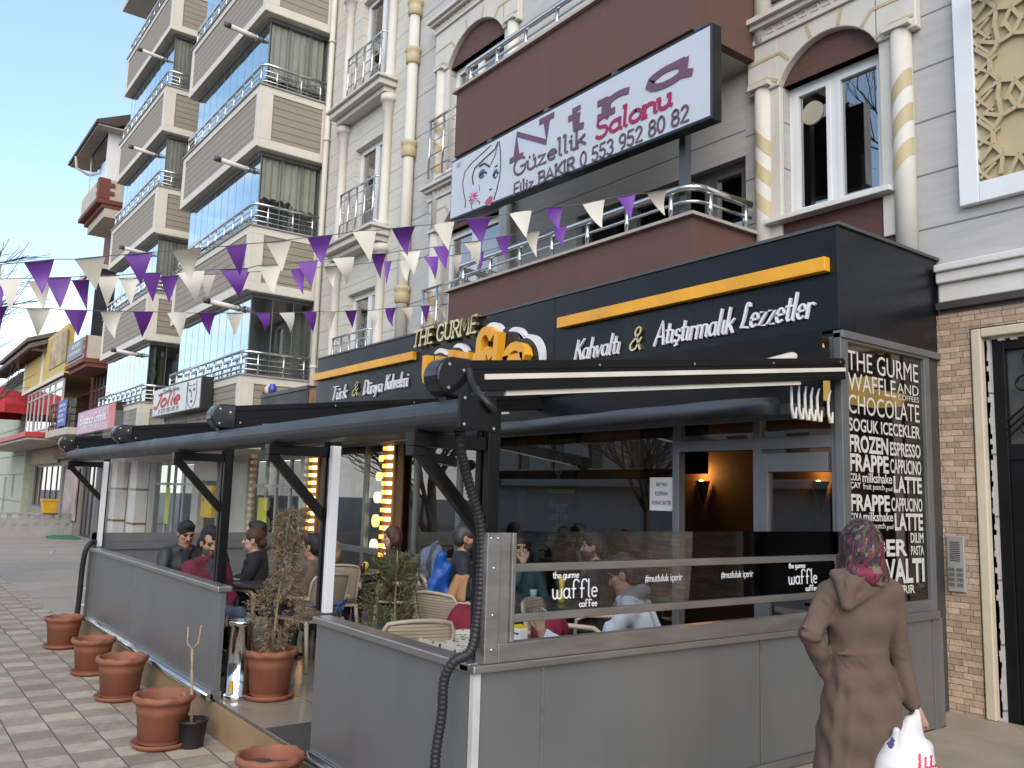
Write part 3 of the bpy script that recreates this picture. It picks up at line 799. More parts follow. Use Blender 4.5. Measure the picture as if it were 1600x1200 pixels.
for j in range(9):
    for zz, dx in ((0.03, .13), (.3, .17), (.5, .13)):
        gp.bar((px0 + .01, Yw - .048, pz0 + j * .6 + zz), (px0 + dx, Yw - .048, pz0 + j * .6 + zz + .1), .022, .02, up=(0, 1, 0))
        gp.bar((px0 + .01, Yw - .047, pz0 + j * .6 + zz + .06), (px0 + dx, Yw - .047, pz0 + j * .6 + zz - .08), .022, .02, up=(0, 1, 0))
gp.build('lattice_panel', GOLD, blk)
q = M(); q.box(px0 - .15, px0, Yw - .07, Yw - .001, pz0 - .16, pz0 + ph); q.box(px0, px0 + pw, Yw - .07, Yw - .001, pz0 - .16, pz0)
q.build('panel_frame', PVC, blk, bevel=.006)
q = M(); q.tube([(-2.80, Yw - .03, 6.05), (-2.80, Yw - .42, 6.0)], .055, 16); o = q.build('flue_pipe', WHITE, blk)
q = M(); q.tube([(-2.80, Yw - .42, 6.0), (-2.80, Yw - .50, 5.99)], .062, 16); q.build('flue_cap', pm('dark_flue_cap', (.03, .02, .018), .5), o)

# stone cladding round the street door
def brick_mat():
    m = pm('split_stone_cladding', (.3, .24, .19), .85, 0, .2, 12, bump=.6, bs=40)
    t, b, N, L = nodes(m)
    c = N.new('ShaderNodeTexCoord'); s = N.new('ShaderNodeSeparateXYZ'); L.new(c.outputs['Object'], s.inputs[0])
    cb = N.new('ShaderNodeCombineXYZ'); L.new(s.outputs['X'], cb.inputs[0]); L.new(s.outputs['Z'], cb.inputs[1])
    br = N.new('ShaderNodeTexBrick'); br.offset = .43; br.inputs['Scale'].default_value = 1; br.inputs['Brick Width'].default_value = .165; br.squash = .6; br.squash_frequency = 3; br.offset_frequency = 2; br.inputs['Row Height'].default_value = .047
    br.inputs['Mortar Size'].default_value = .0022; br.inputs['Bias'].default_value = -.1
    br.inputs['Color1'].default_value = (.50, .43, .36, 1); br.inputs['Color2'].default_value = (.28, .237, .20, 1); br.inputs['Mortar'].default_value = (.12, .09, .07, 1)
    L.new(cb.outputs[0], br.inputs['Vector'])
    src = b.inputs['Base Color'].links[0].from_socket
    mi = N.new('ShaderNodeMix'); mi.data_type = 'RGBA'; mi.blend_type = 'MULTIPLY'; mi.inputs['Factor'].default_value = .8
    sc = N.new('ShaderNodeVectorMath'); sc.operation = 'SCALE'; sc.inputs['Scale'].default_value = 3.6; L.new(src, sc.inputs[0])
    L.new(br.outputs['Color'], mi.inputs['A']); L.new(sc.outputs[0], mi.inputs['B']); L.new(mi.outputs['Result'], b.inputs['Base Color'])
    bp = N.new('ShaderNodeBump'); bp.inputs['Strength'].default_value = .7; bp.inputs['Distance'].default_value = .012
    L.new(br.outputs['Color'], bp.inputs['Height'])
    old = b.inputs['Normal'].links[0].from_node; L.new(old.outputs[0], bp.inputs['Normal']); L.new(bp.outputs[0], b.inputs['Normal'])
    return m
BRICK = brick_mat()
q = M(); wall_holes(q, -3.44, 2.0, .30, 3.46, Yw - .045, Yw - .001, [(-3.15, -1.45, .3, 3.32)]); q.build('stone_cladding', BRICK, blk)
q = M(); q.box(-3.43, 2.0, Yw - .12, Yw - .001, .30, .40); q.build('plinth', LAND, blk)
DTRIM = pm('cream_door_trim', (.56, .48, .36), .55, var=.08, dirt=.2)
q = M(); q.box(-3.135, -3.06, Yw - .06, Yw + .1, .40, 3.31); q.box(-3.06, -1.45, Yw - .06, Yw + .1, 3.24, 3.31); q.box(-1.54, -1.45, Yw - .075, Yw + .1, .4, 3.24); q.build('door_surround', DTRIM, blk, bevel=.01)
q = M(); 
for i in range(70):                               # ragged filler between trim and metal frame
    z = .42 + i * .04; d_ = random.uniform(.008, .032)
    q.box(-3.06, -3.06 + d_, Yw + .0, Yw + .03 + random.uniform(0, .02), z, z + .0402)
for i in range(34):
    x = -3.05 + i * .045; d_ = random.uniform(.01, .035)
    q.box(x, x + .0452, Yw + .0, Yw + .03, 3.24 - d_, 3.239)
q.build('plaster_filler', pm('white_filler', (.62, .6, .57), .85, var=.1, bump=.5), blk)
dr = M(); y0 = Yw + .03
dr.box(-3.02, -2.93, y0, y0 + .08, .37, 3.22); dr.box(-2.93, -1.55, y0, y0 + .08, 3.14, 3.22); dr.box(-2.93, -1.55, y0 + .001, y0 + .08, 2.30, 2.42)
dr.box(-2.93, -2.74, y0 + .01, y0 + .075, .40, 2.3); dr.box(-2.74, -1.6, y0 + .01, y0 + .075, .40, .62); dr.box(-2.74, -1.6, y0 + .01, y0 + .075, 2.12, 2.3); dr.box(-2.42, -2.38, y0 + .012, y0 + .07, .62, 2.12)
door = dr.build('street_door', BLACK, blk, bevel=.006)
M().add([(-2.95, y0 + .05, .4), (-1.55, y0 + .05, .4), (-1.55, y0 + .05, 3.2), (-2.95, y0 + .05, 3.2)], [(0, 1, 2, 3)]).build('pane', pm('dim_door_glass', (.075, .075, .072), .25, 0, .2, 2), door, fix=False)
sc = M()
def scroll(cx, cz, r, turns, a0, sgn, mm):
    pts = []
    for i in range(26):
        t = i / 25; a = a0 + sgn * turns * 2 * PI * t; rr = r * (1 - .78 * t)
        pts.append((cx + rr * math.cos(a), y0 + .0, cz + rr * math.sin(a)))
    mm.tube(pts, .009, 6)
scroll(-2.80, 2.86, .10, 1.3, -PI / 2, 1, sc); scroll(-2.72, 3.06, .09, 1.3, -PI / 2, -1, sc); scroll(-2.78, 2.55, .09, 1.4, PI / 2, -1, sc); scroll(-2.52, 2.92, .13, 1.4, PI, -1, sc); scroll(-2.55, 2.58, .10, 1.4, 0, 1, sc)
for zz in (0, .06, .12): sc.tube([(-2.93, y0, 2.47 + zz), (-2.8, y0, 2.58 + zz), (-2.65, y0, 2.74 + zz), (-2.50, y0, 2.82 + zz * 2)], .008, 6)
scroll(-2.56, 1.05, .13, 1.2, PI / 2, 1, sc); scroll(-2.66, .74, .07, 1.3, 0, -1, sc)
sc.build('scroll_grille', BLACK, door)
q = M(); 
for k in range(7): q.ball((-2.72 + k * .022, y0 - .012, 2.72 + k * .018), (.02, .008, .013), 0, 8)
for k in range(4): q.ball((-2.56 + .03 * math.cos(k * 1.6), y0 - .012, 3.08 + .03 * math.sin(k * 1.6)), (.022, .008, .03), 0, 8)
q.build('gilded_leaf', pm('dull_gilding', (.26, .2, .09), .45, .5), door)
q = M(); q.box(-3.37, 2.5, Yw - .13, Yw - .0012, 3.80, 3.86); q.box(-3.37, 2.5, Yw - .10, Yw - .0013, 3.71, 3.80); q.box(-3.37, 2.5, Yw - .06, Yw - .0014, 3.56, 3.71); q.build('cornice', WHITE, blk, bevel=.01)
q = M(); q.box(-3.38, 2.5, Yw - .09, Yw - .0015, 3.50, 3.55); q.build('cornice_strip', pm('dark_brown_trim', (.05, .04, .035), .5), blk)
# intercom
it = empty('intercom_panel', (-3.30, Yw - .046, 1.35), 'grey metal intercom panel with call buttons on the stone cladding by the street door', 'intercom')
q = M(); q.box(-3.37, -3.24, Yw - .075, Yw - .046, 1.30, 1.72); q.build('faceplate', pm('satin_intercom_metal', (.50, .49, .47), .4, .6), it, bevel=.004)
q = M()
for k in range(11): q.box(-3.345, -3.27, Yw - .0775, Yw - .075, 1.53 + k * .014, 1.536 + k * .014)
q.build('speaker_grille', BLACKP, it)
q = M()
for k in range(4):
    for j in range(2): q.box(-3.36 + j * .062, -3.315 + j * .062, Yw - .079, Yw - .0751, 1.34 + k * .038, 1.365 + k * .038)
q.build('call_buttons', pm('dark_button', (.12, .12, .12), .4), it)

# ------------------------------------------------------------------ the cafe: glazed front, fascia, side window
caf = empty('cafe_front', (-8.0, 5.4, 0), 'glazed cafe front with grey aluminium frames and a dim brown room behind', 'shop front')
Yg, Xs = 5.45, -3.42
q = M()
for xx in (-3.46, -4.13, -4.95, -7.63, -8.25, -9.21, -10.54, -12.17): q.box(xx - .035, xx + .035, Yg - .03, Yg + .05, .265, 3.12)
q.box(-12.2, -3.43, Yg - .028, Yg + .048, .2655, .36); q.box(-12.2, -7.66, Yg - .027, Yg + .047, 1.12, 1.20); q.box(-4.92, -3.49, Yg - .029, Yg + .049, 2.33, 2.42)
q.box(-4.1, -4.03, Yg - .035, Yg + .04, .36, 2.3); q.box(-4.03, -3.52, Yg - .034, Yg + .04, 2.16, 2.3)
q.build('frame', ALUD, caf, bevel=.004)
for a, b_ in ((-12.14, -10.57), (-10.5, -9.24), (-9.18, -8.28), (-8.22, -7.66), (-7.6, -4.98), (-4.10, -3.49)):
    M().add([(a, Yg, .30), (b_, Yg, .30), (b_, Yg, 3.1), (a, Yg, 3.1)], [(0, 1, 2, 3)]).build('pane', GL_SHOP, caf, fix=False)
M().add([(-4.92, Yg, 2.42), (-4.16, Yg, 2.42), (-4.16, Yg, 3.1), (-4.92, Yg, 3.1)], [(0, 1, 2, 3)]).build('pane', GL_SHOP, caf, fix=False)
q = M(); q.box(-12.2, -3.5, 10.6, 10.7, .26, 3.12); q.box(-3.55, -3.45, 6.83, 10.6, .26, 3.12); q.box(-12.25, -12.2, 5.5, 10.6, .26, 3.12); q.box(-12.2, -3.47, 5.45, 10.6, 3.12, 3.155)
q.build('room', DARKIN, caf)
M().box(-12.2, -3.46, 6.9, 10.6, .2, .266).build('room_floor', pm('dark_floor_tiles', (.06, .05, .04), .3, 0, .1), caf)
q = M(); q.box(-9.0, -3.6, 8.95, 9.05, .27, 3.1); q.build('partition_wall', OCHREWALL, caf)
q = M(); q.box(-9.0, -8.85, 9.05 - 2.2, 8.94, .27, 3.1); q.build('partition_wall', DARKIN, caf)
# counter, shelves and warm back bar
q = M(); q.box(-12.0, -10.0, 8.4, 9.0, .27, 1.3); q.build('counter', pm('dark_wood_counter', (.05, .03, .02), .4), caf)
M().box(-11.9, -10.1, 8.36, 8.395, .75, 1.1).build('counter_light', emit('warm_counter_light', (1, .75, .4), 1.5), caf)
q = M()
for k in range(3): q.box(-9.6 + .0, -9.1 + k * .0, 10.2, 10.5, 1.2 + k * .5, 1.23 + k * .5)
q.build('shelf', pm('dark_shelf', (.04, .03, .02), .6), caf)
q = M(); q.box(-7.2, -4.8, 6.6, 6.75, 2.92, 3.0); q.box(-4.75, -3.9, 6.6, 6.75, 2.92, 3.0); q.build('ceiling_light', emit('warm_strip_light', (1, .68, .22), .5), caf)
q = M(); q.box(-3.9, -3.65, 5.6, 6.7, 2.74, 2.84); q.build('ceiling_light', emit('warm_strip_light_side', (1, .62, .15), .55), caf)
# column with the menu banner
q = M(); q.box(-7.30, -6.74, 5.95, 6.4, .27, 3.1); q.build('column', pm('grey_column', (.1, .09, .08), .7), caf)
bn = empty('menu_banner', (-7.02, 5.93, 1.2), 'tall black menu banner with green stripes and an ice cream cup on the inner column', 'banner')
M().box(-7.24, -6.80, 5.92, 5.945, 1.0, 2.75).build('sheet', pm('black_banner', (.012, .012, .013), .5), bn)
q = M()
for zz in (2.52, 1.99, 1.50): q.box(-7.24, -6.80, 5.916, 5.92, zz - .022, zz + .022)
q.build('green_stripe', pm('lime_stripe', (.38, .46, .03), .5), bn)
q = M(); q.ball((-7.06, 5.916, 2.27), (.075, .004, .12), 0, 20); q.ball((-7.06, 5.916, 2.12), (.035, .004, .035), 0, 16); q.build('cup_print', pm('cup_print_cream', (.5, .46, .36), .6), bn)
q = M(); q.ball((-7.05, 5.912, 2.36), (.04, .004, .05), 0, 12); q.box(-7.13, -7.0, 5.913, 5.9155, 1.16, 1.36); q.build('fruit_print', pm('fruit_print_red', (.35, .02, .03), .6), bn)
q = M(); q.ball((-7.06, 5.911, 2.25), (.04, .003, .07), 0, 12); q.ball((-7.0, 5.911, 1.42), (.05, .003, .035), 0, 12); q.build('scoop_print', pm('scoop_print_yellow', (.5, .4, .12), .6), bn)
strokes('lettering', 'the gurme', bn, (-7.2, 5.918, 1.82), (1, 0, 0), (0, 0, 1), .075, .3, LETTERW, .1, ext=.004)
strokes('lettering', 'waffle', bn, (-7.2, 5.918, 1.69), (1, 0, 0), (0, 0, 1), .11, .3, LETTERW, .08, ext=.004)
strokes('lettering', 'coffee', bn, (-7.15, 5.918, 1.57), (1, 0, 0), (0, 0, 1), .07, .2, LETTERW, .1, ext=.004)
# dark framed screen and job notice
tv = M(); tv.box(-6.2, -5.65, 6.6, 6.66, 2.2, 2.92)
tag(tv.build('wall_screen', pm('dark_screen', (.008, .008, .010), .2), None), 'black framed screen hanging inside the cafe beside the doorway', 'screen')
tv = M(); tv.box(-6.2, -5.65, 6.59, 6.6, 2.16, 2.2)
npn = empty('paper_notice', (-5.12, Yg - .01, 1.9), 'white paper notice taped inside the cafe window', 'notice')
M().box(-5.26, -4.99, Yg - .012, Yg - .008, 1.84, 2.12).build('sheet', pm('white_paper', (.6, .6, .6), .7), npn)
for k, s in enumerate(('BAYAN', 'ELEMAN', 'ALINACAKTIR')):
    wd = (.12, .14, .22)[k]
    text('lettering', s, npn, (-5.125 - wd / 2, Yg - .013, 2.045 - k * .078), (1, 0, 0), (0, 0, 1), .035, wd, BLACKP, .001)
# sconces on the partition wall
def sconce(x, y, z, label):
    e = empty('wall_lamp', (x, y, z), label, 'lamp', 'half cone lamps on the brown wall')
    s = M(); prof = [(.01, -.34), (.05, -.2), (.11, 0)]; n = 14
    vs = []; fs = []
    for i, (r_, zz) in enumerate(prof):
        for j in range(n + 1):
            a = PI + PI * j / n; vs.append((x + r_ * math.cos(a), y + r_ * math.sin(a), z + zz))
    for i in range(2):
        for j in range(n): fs.append((i * (n + 1) + j, i * (n + 1) + j + 1, (i + 1) * (n + 1) + j + 1, (i + 1) * (n + 1) + j))
    s.add(vs, fs, 0, True); s.build('shade', BLACKP, e)
    b_ = M(); b_.ball((x, y - .05, z - .035), (.045, .035, .05), 0, 12); b_.build('bulb', emit('warm_bulb', (1, .5, .12), 16), e)
    ld = bpy.data.lights.new('lamp_light', 'POINT'); ld.energy = 5; ld.color = (1, .5, .15); ld.shadow_soft_size = .05
    lo = bpy.data.objects.new('lamp_light', ld); COL.objects.link(lo); lo.location = (0, -.10, .12); lo.parent = e
sconce(-7.66, 8.93, 2.20, 'black cone wall lamp glowing orange, seen through the open doorway')
sconce(-5.90, 8.93, 2.20, 'black cone wall lamp glowing orange, seen through the right door pane')
# lit column of small boxes, twice
def lit_pillar(xc, lbl):
    e = empty('light_column', (xc, 5.38, 1.1), lbl, 'light column', 'wooden columns of small lit boxes')
    M().box(xc - .13, xc + .13, 5.36, 5.41, 1.0, 2.98).build('back_board', pm('pine_board', (.20, .105, .04), .6, var=.3, vs=3, stretch=(6, 6, 1)), e)
    M().box(xc + .08, xc + .30, 5.385, 5.405, 1.0, 2.98).build('side_board', pm('brown_pine_board', (.12, .06, .022), .6, var=.35, vs=3, stretch=(8, 8, 1)), e)
    A_, B_ = M(), M()
    for k in range(16):
        z = 1.12 + k * .112
        A_.box(xc - .12, xc + .0, 5.32, 5.36, z, z + .052); B_.box(xc + .001, xc + .085, 5.322, 5.36, z, z + .052)
    A_.build('amber_boxes', emit('amber_light_box', (1, .42, .06), 1.1), e); B_.build('pale_boxes', emit('pale_light_box', (1, .72, .32), 1.6), e)
lit_pillar(-12.05, 'wooden column of small amber lit boxes, left one, beyond the dry plant')
lit_pillar(-9.76, 'wooden column of small amber lit boxes behind the red-haired woman')
# round shop lamps behind the glass
q = 0
RL = ('smallest yellow round lamp, topmost of the left lamp row', 'second yellow round lamp down in the left lamp row', 'white round lamp in the middle of the left lamp row', 'fourth lamp of the left row, yellow, below a white one', 'white round lamp at the foot of the left lamp row', 'upper of the three big pale lamps touching the lit column', 'middle big pale lamp beside the lit column', 'largest pale lamp, low beside the lit column', 'tiny white lamp at the top beside the lit column')
for x, z, r_, c_ in ((-10.32, 2.38, .045, 1), (-10.36, 2.14, .06, 1), (-10.38, 1.86, .075, 0), (-10.40, 1.55, .085, 1), (-10.42, 1.22, .09, 0), (-9.98, 2.0, .10, 0), (-9.98, 1.68, .11, 0), (-9.99, 1.32, .15, 0), (-9.97, 2.26, .05, 2)):
    s = M(); s.tube([(x, 5.52, z), (x, 5.56, z)], r_, 24)
    o = s.build('round_lamp', emit('yellow_lamp_glow', (1, .8, .3), 1.5) if c_ == 1 else emit('white_lamp_glow', (.92, 1, .72), 1.5))
    q += 1
    tag(o, RL[q - 1], 'lamp', 'round lamps in the window')

# fascia
fas = empty('shop_fascia', (-8.0, 5.4, 3.16), 'black shop fascia with orange bars, script lettering and drip logo', 'shop sign')
q = M(); q.box(-12.25, -3.40, 5.40, Yw - .002, 3.16, 3.92); q.build('box', FASCIA, fas, bevel=.006)
q = M(); q.box(-12.28, -3.38, 5.385, Yw - .0025, 3.921, 3.945); q.build('flashing', pm('grey_flashing', (.10, .10, .10), .5, .4), fas)
q = M()
for xx in (-6.56, -9.0): q.box(xx - .004, xx + .004, 5.397, 5.4, 3.17, 3.915)
q.build('panel_joint', BLACKP, fas)
for a, b_ in ((-6.44, -3.46), (-12.25, -9.26)): M().box(a, b_, 5.33, 5.398, 3.585, 3.69).build('orange_bar', YELLOW, fas, bevel=.004)
Yt = 5.398
def fs(s, x0, x1, z, h, mat=LETTERW, th=.11, sh=.32): strokes('lettering', s, fas, (x0, Yt, z), (1, 0, 0), (0, 0, 1), h, x1 - x0, mat, th, sh, ext=.022, contrast=.3)
fs('Kahvalt\u0131', -6.22, -5.60, 3.245, .19); fs('&', -5.46, -5.32, 3.25, .2, LETTERG)
fs('At\u0131\u015ft\u0131rmal\u0131k', -5.17, -4.30, 3.26, .20); fs('Lezzetler', -4.24, -3.58, 3.275, .20)
fs('T\u00fcrk', -11.60, -11.15, 3.25, .19); fs('&', -10.97, -10.80, 3.26, .19, LETTERG); fs('D\u00fcnya', -10.66, -10.1, 3.255, .19); fs('Kahveleri', -10.02, -9.42, 3.27, .19)
strokes('lettering', 'THE GURME', fas, (-9.22, Yt - .03, 3.74), (1, 0, 0), (0, 0, 1), .19, 1.40, LETTERG, .16, .1, True, .05)
# drip outlines (white crescents) and black letter backing
def crescent(cx, cz, r, a0, a1, th, par, mat):
    mm = M(); n = 16; pts_o = []; pts_i = []
    for i in range(n + 1):
        a = R(a0 + (a1 - a0) * i / n); k = math.sin(PI * i / n) ** .5
        pts_o.append((cx + r * math.cos(a), Yt - .06, cz + r * math.sin(a))); pts_i.append((cx + (r - th * k - .004) * math.cos(a), Yt - .06, cz + (r - th * k - .004) * math.sin(a)))
    for i in range(n):
        o_, p_, q_, s_ = pts_o[i], pts_o[i + 1], pts_i[i + 1], pts_i[i]
        bk = lambda v: (v[0], Yt - .001, v[2])
        mm.add([o_, p_, q_, s_, bk(o_), bk(p_), bk(q_), bk(s_)], [(0, 1, 2, 3), (0, 4, 5, 1), (3, 2, 6, 7)])
    mm.build('drip_outline', mat, par)
bk = M()
for cx, cz, r_ in ((-8.66, 3.42, .2), (-8.28, 3.42, .22), (-7.70, 3.55, .2), (-7.28, 3.50, .22), (-6.98, 3.33, .24), (-8.0, 3.35, .2)): bk.tube([(cx, Yt - .001, cz), (cx, Yt - .05, cz)], r_, 28)
bk.build('letter_backing', pm('dark_brown_acrylic', (.022, .018, .018), .35), fas)
for c_ in ((-8.62, 3.45, .20, 130, 30, .05), (-8.22, 3.44, .22, 120, -5, .055), (-7.56, 3.59, .22, 125, 0, .055), (-7.15, 3.50, .20, 120, 15, .05), (-6.92, 3.34, .25, 105, -30, .06)): crescent(*c_, fas, LETTERW)
def fat(s, x0, x1, z, h): strokes('lettering', s, fas, (x0, Yt - .06, z), (1, 0, 0), (0, 0, 1), h, x1 - x0, YELLOW, .175, .06, ext=.10)
fat('w', -8.80, -8.22, 3.24, .58); fat('a', -8.14, -7.86, 3.22, .5); fat('f', -7.74, -7.44, 3.16, .54); fat('f', -7.62, -7.44, 2.98, .50); fat('l', -7.38, -7.30, 3.2, .44); fat('e', -7.18, -6.86, 3.18, .54)
q = M(); q.tube([(-8.88, Yt - .001, 3.44), (-8.88, Yt - .02, 3.44)], .085, 24); o = q.build('round_badge', LETTERW, fas)
q = M(); q.tube([(-8.88, Yt - .02, 3.44), (-8.88, Yt - .024, 3.44)], .06, 24); q.build('badge_centre', BLACKP, o)
q = M(); q.poly([(-8.91, Yt - .025, 3.40), (-8.91, Yt - .025, 3.48), (-8.84, Yt - .025, 3.44)], (0, -1, 0), .004); q.build('badge_arrow', LETTERW, o)
# neighbour's low dark fascia with timber end
nf = empty('neighbour_fascia', (-13.4, 5.4, 3.2), 'low dark board fascia with a raw timber end beside the black shop sign', 'fascia')
M().box(-14.6, -12.6, 5.42, Yw - .01, 3.1, 3.5).build('board', pm('dark_grey_board', (.03, .03, .032), .5), nf, bevel=.006)
M().box(-14.6, -12.6, 5.40, Yw - .011, 3.501, 3.56).build('cap', pm('dark_grey_cap', (.045, .045, .05), .45), nf)
M().box(-12.6, -12.32, 5.44, 5.7, 2.7, 3.5).build('timber_end', pm('stained_timber', (.28, .15, .05), .7, var=.35, vs=8), nf)
for x, c_, lbl in ((-14.5, (.35, .10, .06), 'reddish clay jar standing on the dark fascia ledge'), (-14.36, (.55, .56, .5), 'pale jar standing on the dark fascia ledge'), (-14.2, (.05, .06, .35), 'blue and white tin on the dark fascia ledge')):
    j = M(); j.lathe([(.05, 0), (.07, .03), (.075, .10), (.045, .14), (.05, .16)], (x, 5.36 + .1, 3.561), 16); tag(j.build('jar', pm('jar_glaze_%d' % int(-x * 10), c_, .4)), lbl, 'jar', 'jars on the fascia')

# side window with lettering
sw = empty('lettered_window', (Xs, 6.0, .3), 'side shop window covered in pale drink names above a grey panel', 'window')
q = M(); x0, x1 = Xs - .03, Xs + .03
q.box(x0, x1, 5.40, 5.49, .30, 3.14); q.box(x0, x1, 6.54, 6.62, .30, 3.14); q.box(x0, x1, 5.49, 6.54, 3.08, 3.14); q.box(x0, x1, 5.49, 6.54, 1.16, 1.24); q.box(x0 - .0, x1 + .02, 5.49, 6.62, 1.10, 1.16)
q.box(x0, x1 + .015, 5.40, 6.80, 2.93 + .17, 3.155)
q.build('frame', ALUD, sw, bevel=.004)
M().box(Xs - .04, Xs + .012, 6.62, 6.81, .3, 3.14).build('end_panel', pm('dark_grey_end_panel', (.06, .06, .058), .45, .3), sw)
M().add([(Xs, 5.48, 1.2), (Xs, 6.56, 1.2), (Xs, 6.56, 3.1), (Xs, 5.48, 3.1)], [(0, 1, 2, 3)]).build('pane', GL_LET, sw, fix=False)
M().box(Xs - .02, Xs + .02, 5.49, 6.70, .36, 1.10).build('lower_panel', PANEL, sw)
yA, yB = 5.52, 6.50
def zl(py): return float(onX(1318, py, Xs)[2])
ROWS = [(545, 576, [('THE GURME', 0, 1)], 0), (580, 608, [('WAFFLE', 0, .66)], 0), (582, 599, [('AND', .67, 1)], 0), (601, 610, [('COFFEES', .68, 1)], 0),
        (614, 644, [('CHOCOLATE', 0, 1)], 0), (651, 672, [('SOGUK ICECEKLER', 0, 1)], .015), (677, 705, [('FROZEN', 0, .53)], .03), (682, 705, [('ESPRESSO', .545, 1)], .02),
        (707, 735, [('FRAPPE', 0, .53)], .03), (710, 734, [('CAPPUCINO', .54, 1)], .015), (738, 750, [('COLA', 0, .15)], .02), (736, 752, [('milkshake', .16, .57)], .012),
        (738, 766, [('LATTE', .58, 1)], .03), (752, 764, [('\u00c7AY', 0, .15)], .02), (753, 766, [('fruit punch', .165, .46)], 0), (757, 766, [('good', .465, .57)], 0),
        (771, 798, [('FRAPPE', 0, .53)], .03), (774, 797, [('CAPPUCINO', .54, 1)], .015), (801, 813, [('COLA', 0, .15)], .02), (799, 814, [('milkshake', .16, .57)], .012),
        (800, 829, [('LATTE', .58, 1)], .03), (815, 827, [('\u00c7AY', 0, .15)], .02), (816, 829, [('fruit punch', .165, .46)], 0), (819, 829, [('good', .465, .57)], 0),
        (834, 872, [('DI\u011eER', 0, .76)], .03), (833, 850, [('DILIM', .80, 1)], .02), (855, 871, [('PASTA', .80, 1)], .015), (876, 918, [('KAHVALTI', 0, 1)], .03), (921, 937, [('#mutluluk ICERIR', 0, .85)], .015)]
for y0_, y1_, its, bo in ROWS:
    for s, a, b_ in its:
        text('lettering', s, sw, (Xs + .004, yA + (yB - yA) * a, zl(y1_)), (0, 1, 0), (0, 0, 1), zl(y0_) - zl(y1_), (yB - yA) * (b_ - a) - .012, VINYL, .001, bold=bo)

# ------------------------------------------------------------------ terrace walls
Yf = 2.38
def front_wall(x0, x1, label, seams, capend=0):
    e = empty('terrace_wall', (x0, Yf, .0), label, 'low wall', 'low grey terrace walls')
    M().box(x0, x1, Yf, Yf + .05, .33, 1.095).build('panel', PANEL, e, bevel=.003)
    M().box(x0 - .01, x1 + .02, Yf - .03, Yf + .09, 1.096, 1.14).build('top_rail', ALU, e, bevel=.008)
    q = M()
    for s in seams: q.box(s - .006, s + .006, Yf - .004, Yf, .34, 1.09)
    if seams: q.build('joint_strip', ALU, e)
    q = M(); q.box(x0, x1, Yf - .02, Yf + .06, .268, .33); q.tube([(x0, Yf - .028, .285), (x1, Yf - .028, .285)], .03, 12); q.build('base_rail', CHROME, e)
    return e
w1 = front_wall(-11.86, -7.02, 'long grey terrace wall panel with one joint behind the row of terracotta pots', (-9.67,))
w2 = front_wall(-5.18, Xs - .03, 'grey terrace wall panel at the street corner right of the entrance', ())
w3 = empty('terrace_wall', (Xs, Yf, .3), 'long grey side wall of the terrace with glass balustrade on top', 'low wall', 'low grey terrace walls')
M().box(Xs - .05, Xs, Yf + .03, 5.40, .36, 1.095).build('panel', PANEL, w3, bevel=.003)
q = M(); q.box(Xs - .02, Xs + .012, Yf - .012, Yf + .028, .27, 1.094); q.build('corner_post', pm('white_corner_trim', (.5, .5, .49), .5), w3)
q = M(); q.box(Xs - .09, Xs + .035, Yf - .03, 5.40, 1.0965, 1.135); q.build('top_rail', ALU, w3, bevel=.008)
q = M(); q.box(Xs + .0005, Xs + .006, 4.50, 4.515, .37, 1.09); q.box(Xs + .0005, Xs + .004, 2.78, 2.80, .37, 1.09); q.build('joint_strip', ALU, w3)
q = M(); q.box(Xs - .07, Xs + .02, Yf + .03, 6.72, .305, .36); q.build('base_rail', ALU, w3, bevel=.005)
q = M(); q.box(Xs - .045, Xs + .03, 2.41, 2.49, 1.136, 1.745); q.box(Xs - .03, Xs + .015, 2.49, 2.56, 1.136, 1.745); q.box(Xs - .01, Xs + .03, 2.56, 2.585, 1.225, 1.745)
q.box(Xs - .03, Xs + .03, 2.49, 5.40, 1.1365, 1.225)
for zz in (1.335, 1.575): q.box(Xs - .012, Xs + .016, 2.585, 5.40, zz - .02, zz + .02)
fr_ = q.build('balustrade_frame', ALU, w3, bevel=.004)
q = M()
for yy, zz in ((2.43, 1.72), (2.47, 1.72), (2.45, 1.58), (2.45, 1.36), (2.45, 1.2)): q.ball((Xs + .031, yy, zz), .007, 0, 8)
q.build('screw', CHROME, fr_)
for a, b_ in ((1.335, 1.75),):
    M().box(Xs - .002, Xs + .002, 2.58, 5.40, a, b_).build('glass', GL_TINT, w3)
def wl(s, y0_, y1_, z, h, th): strokes('lettering', s, w3, (Xs + .0035, y0_, z), (0, 1, 0), (0, 0, 1), h, y1_ - y0_, LETTERW, th, 0, ext=.003)
def wlogo(y, k, z):
    wl('the gurme', y, y + .17, z + .092, .034, .13); wl('waffle', y + .0, y + .30, z - .01, .092, .08); wl('coffee', y + .18, y + .30, z - .058, .036, .13)
wlogo(2.84, 1, 1.425); wlogo(4.80, 1, 1.425)
text('lettering', '#mutluluk i\u00e7erir', w3, (Xs + .003, 3.50, 1.465), (0, 1, 0), (0, 0, 1), .05, .30, LETTERW, .001)
text('lettering', '#mutluluk i\u00e7erir', w3, (Xs + .003, 4.14, 1.465), (0, 1, 0), (0, 0, 1), .05, .30, LETTERW, .001)
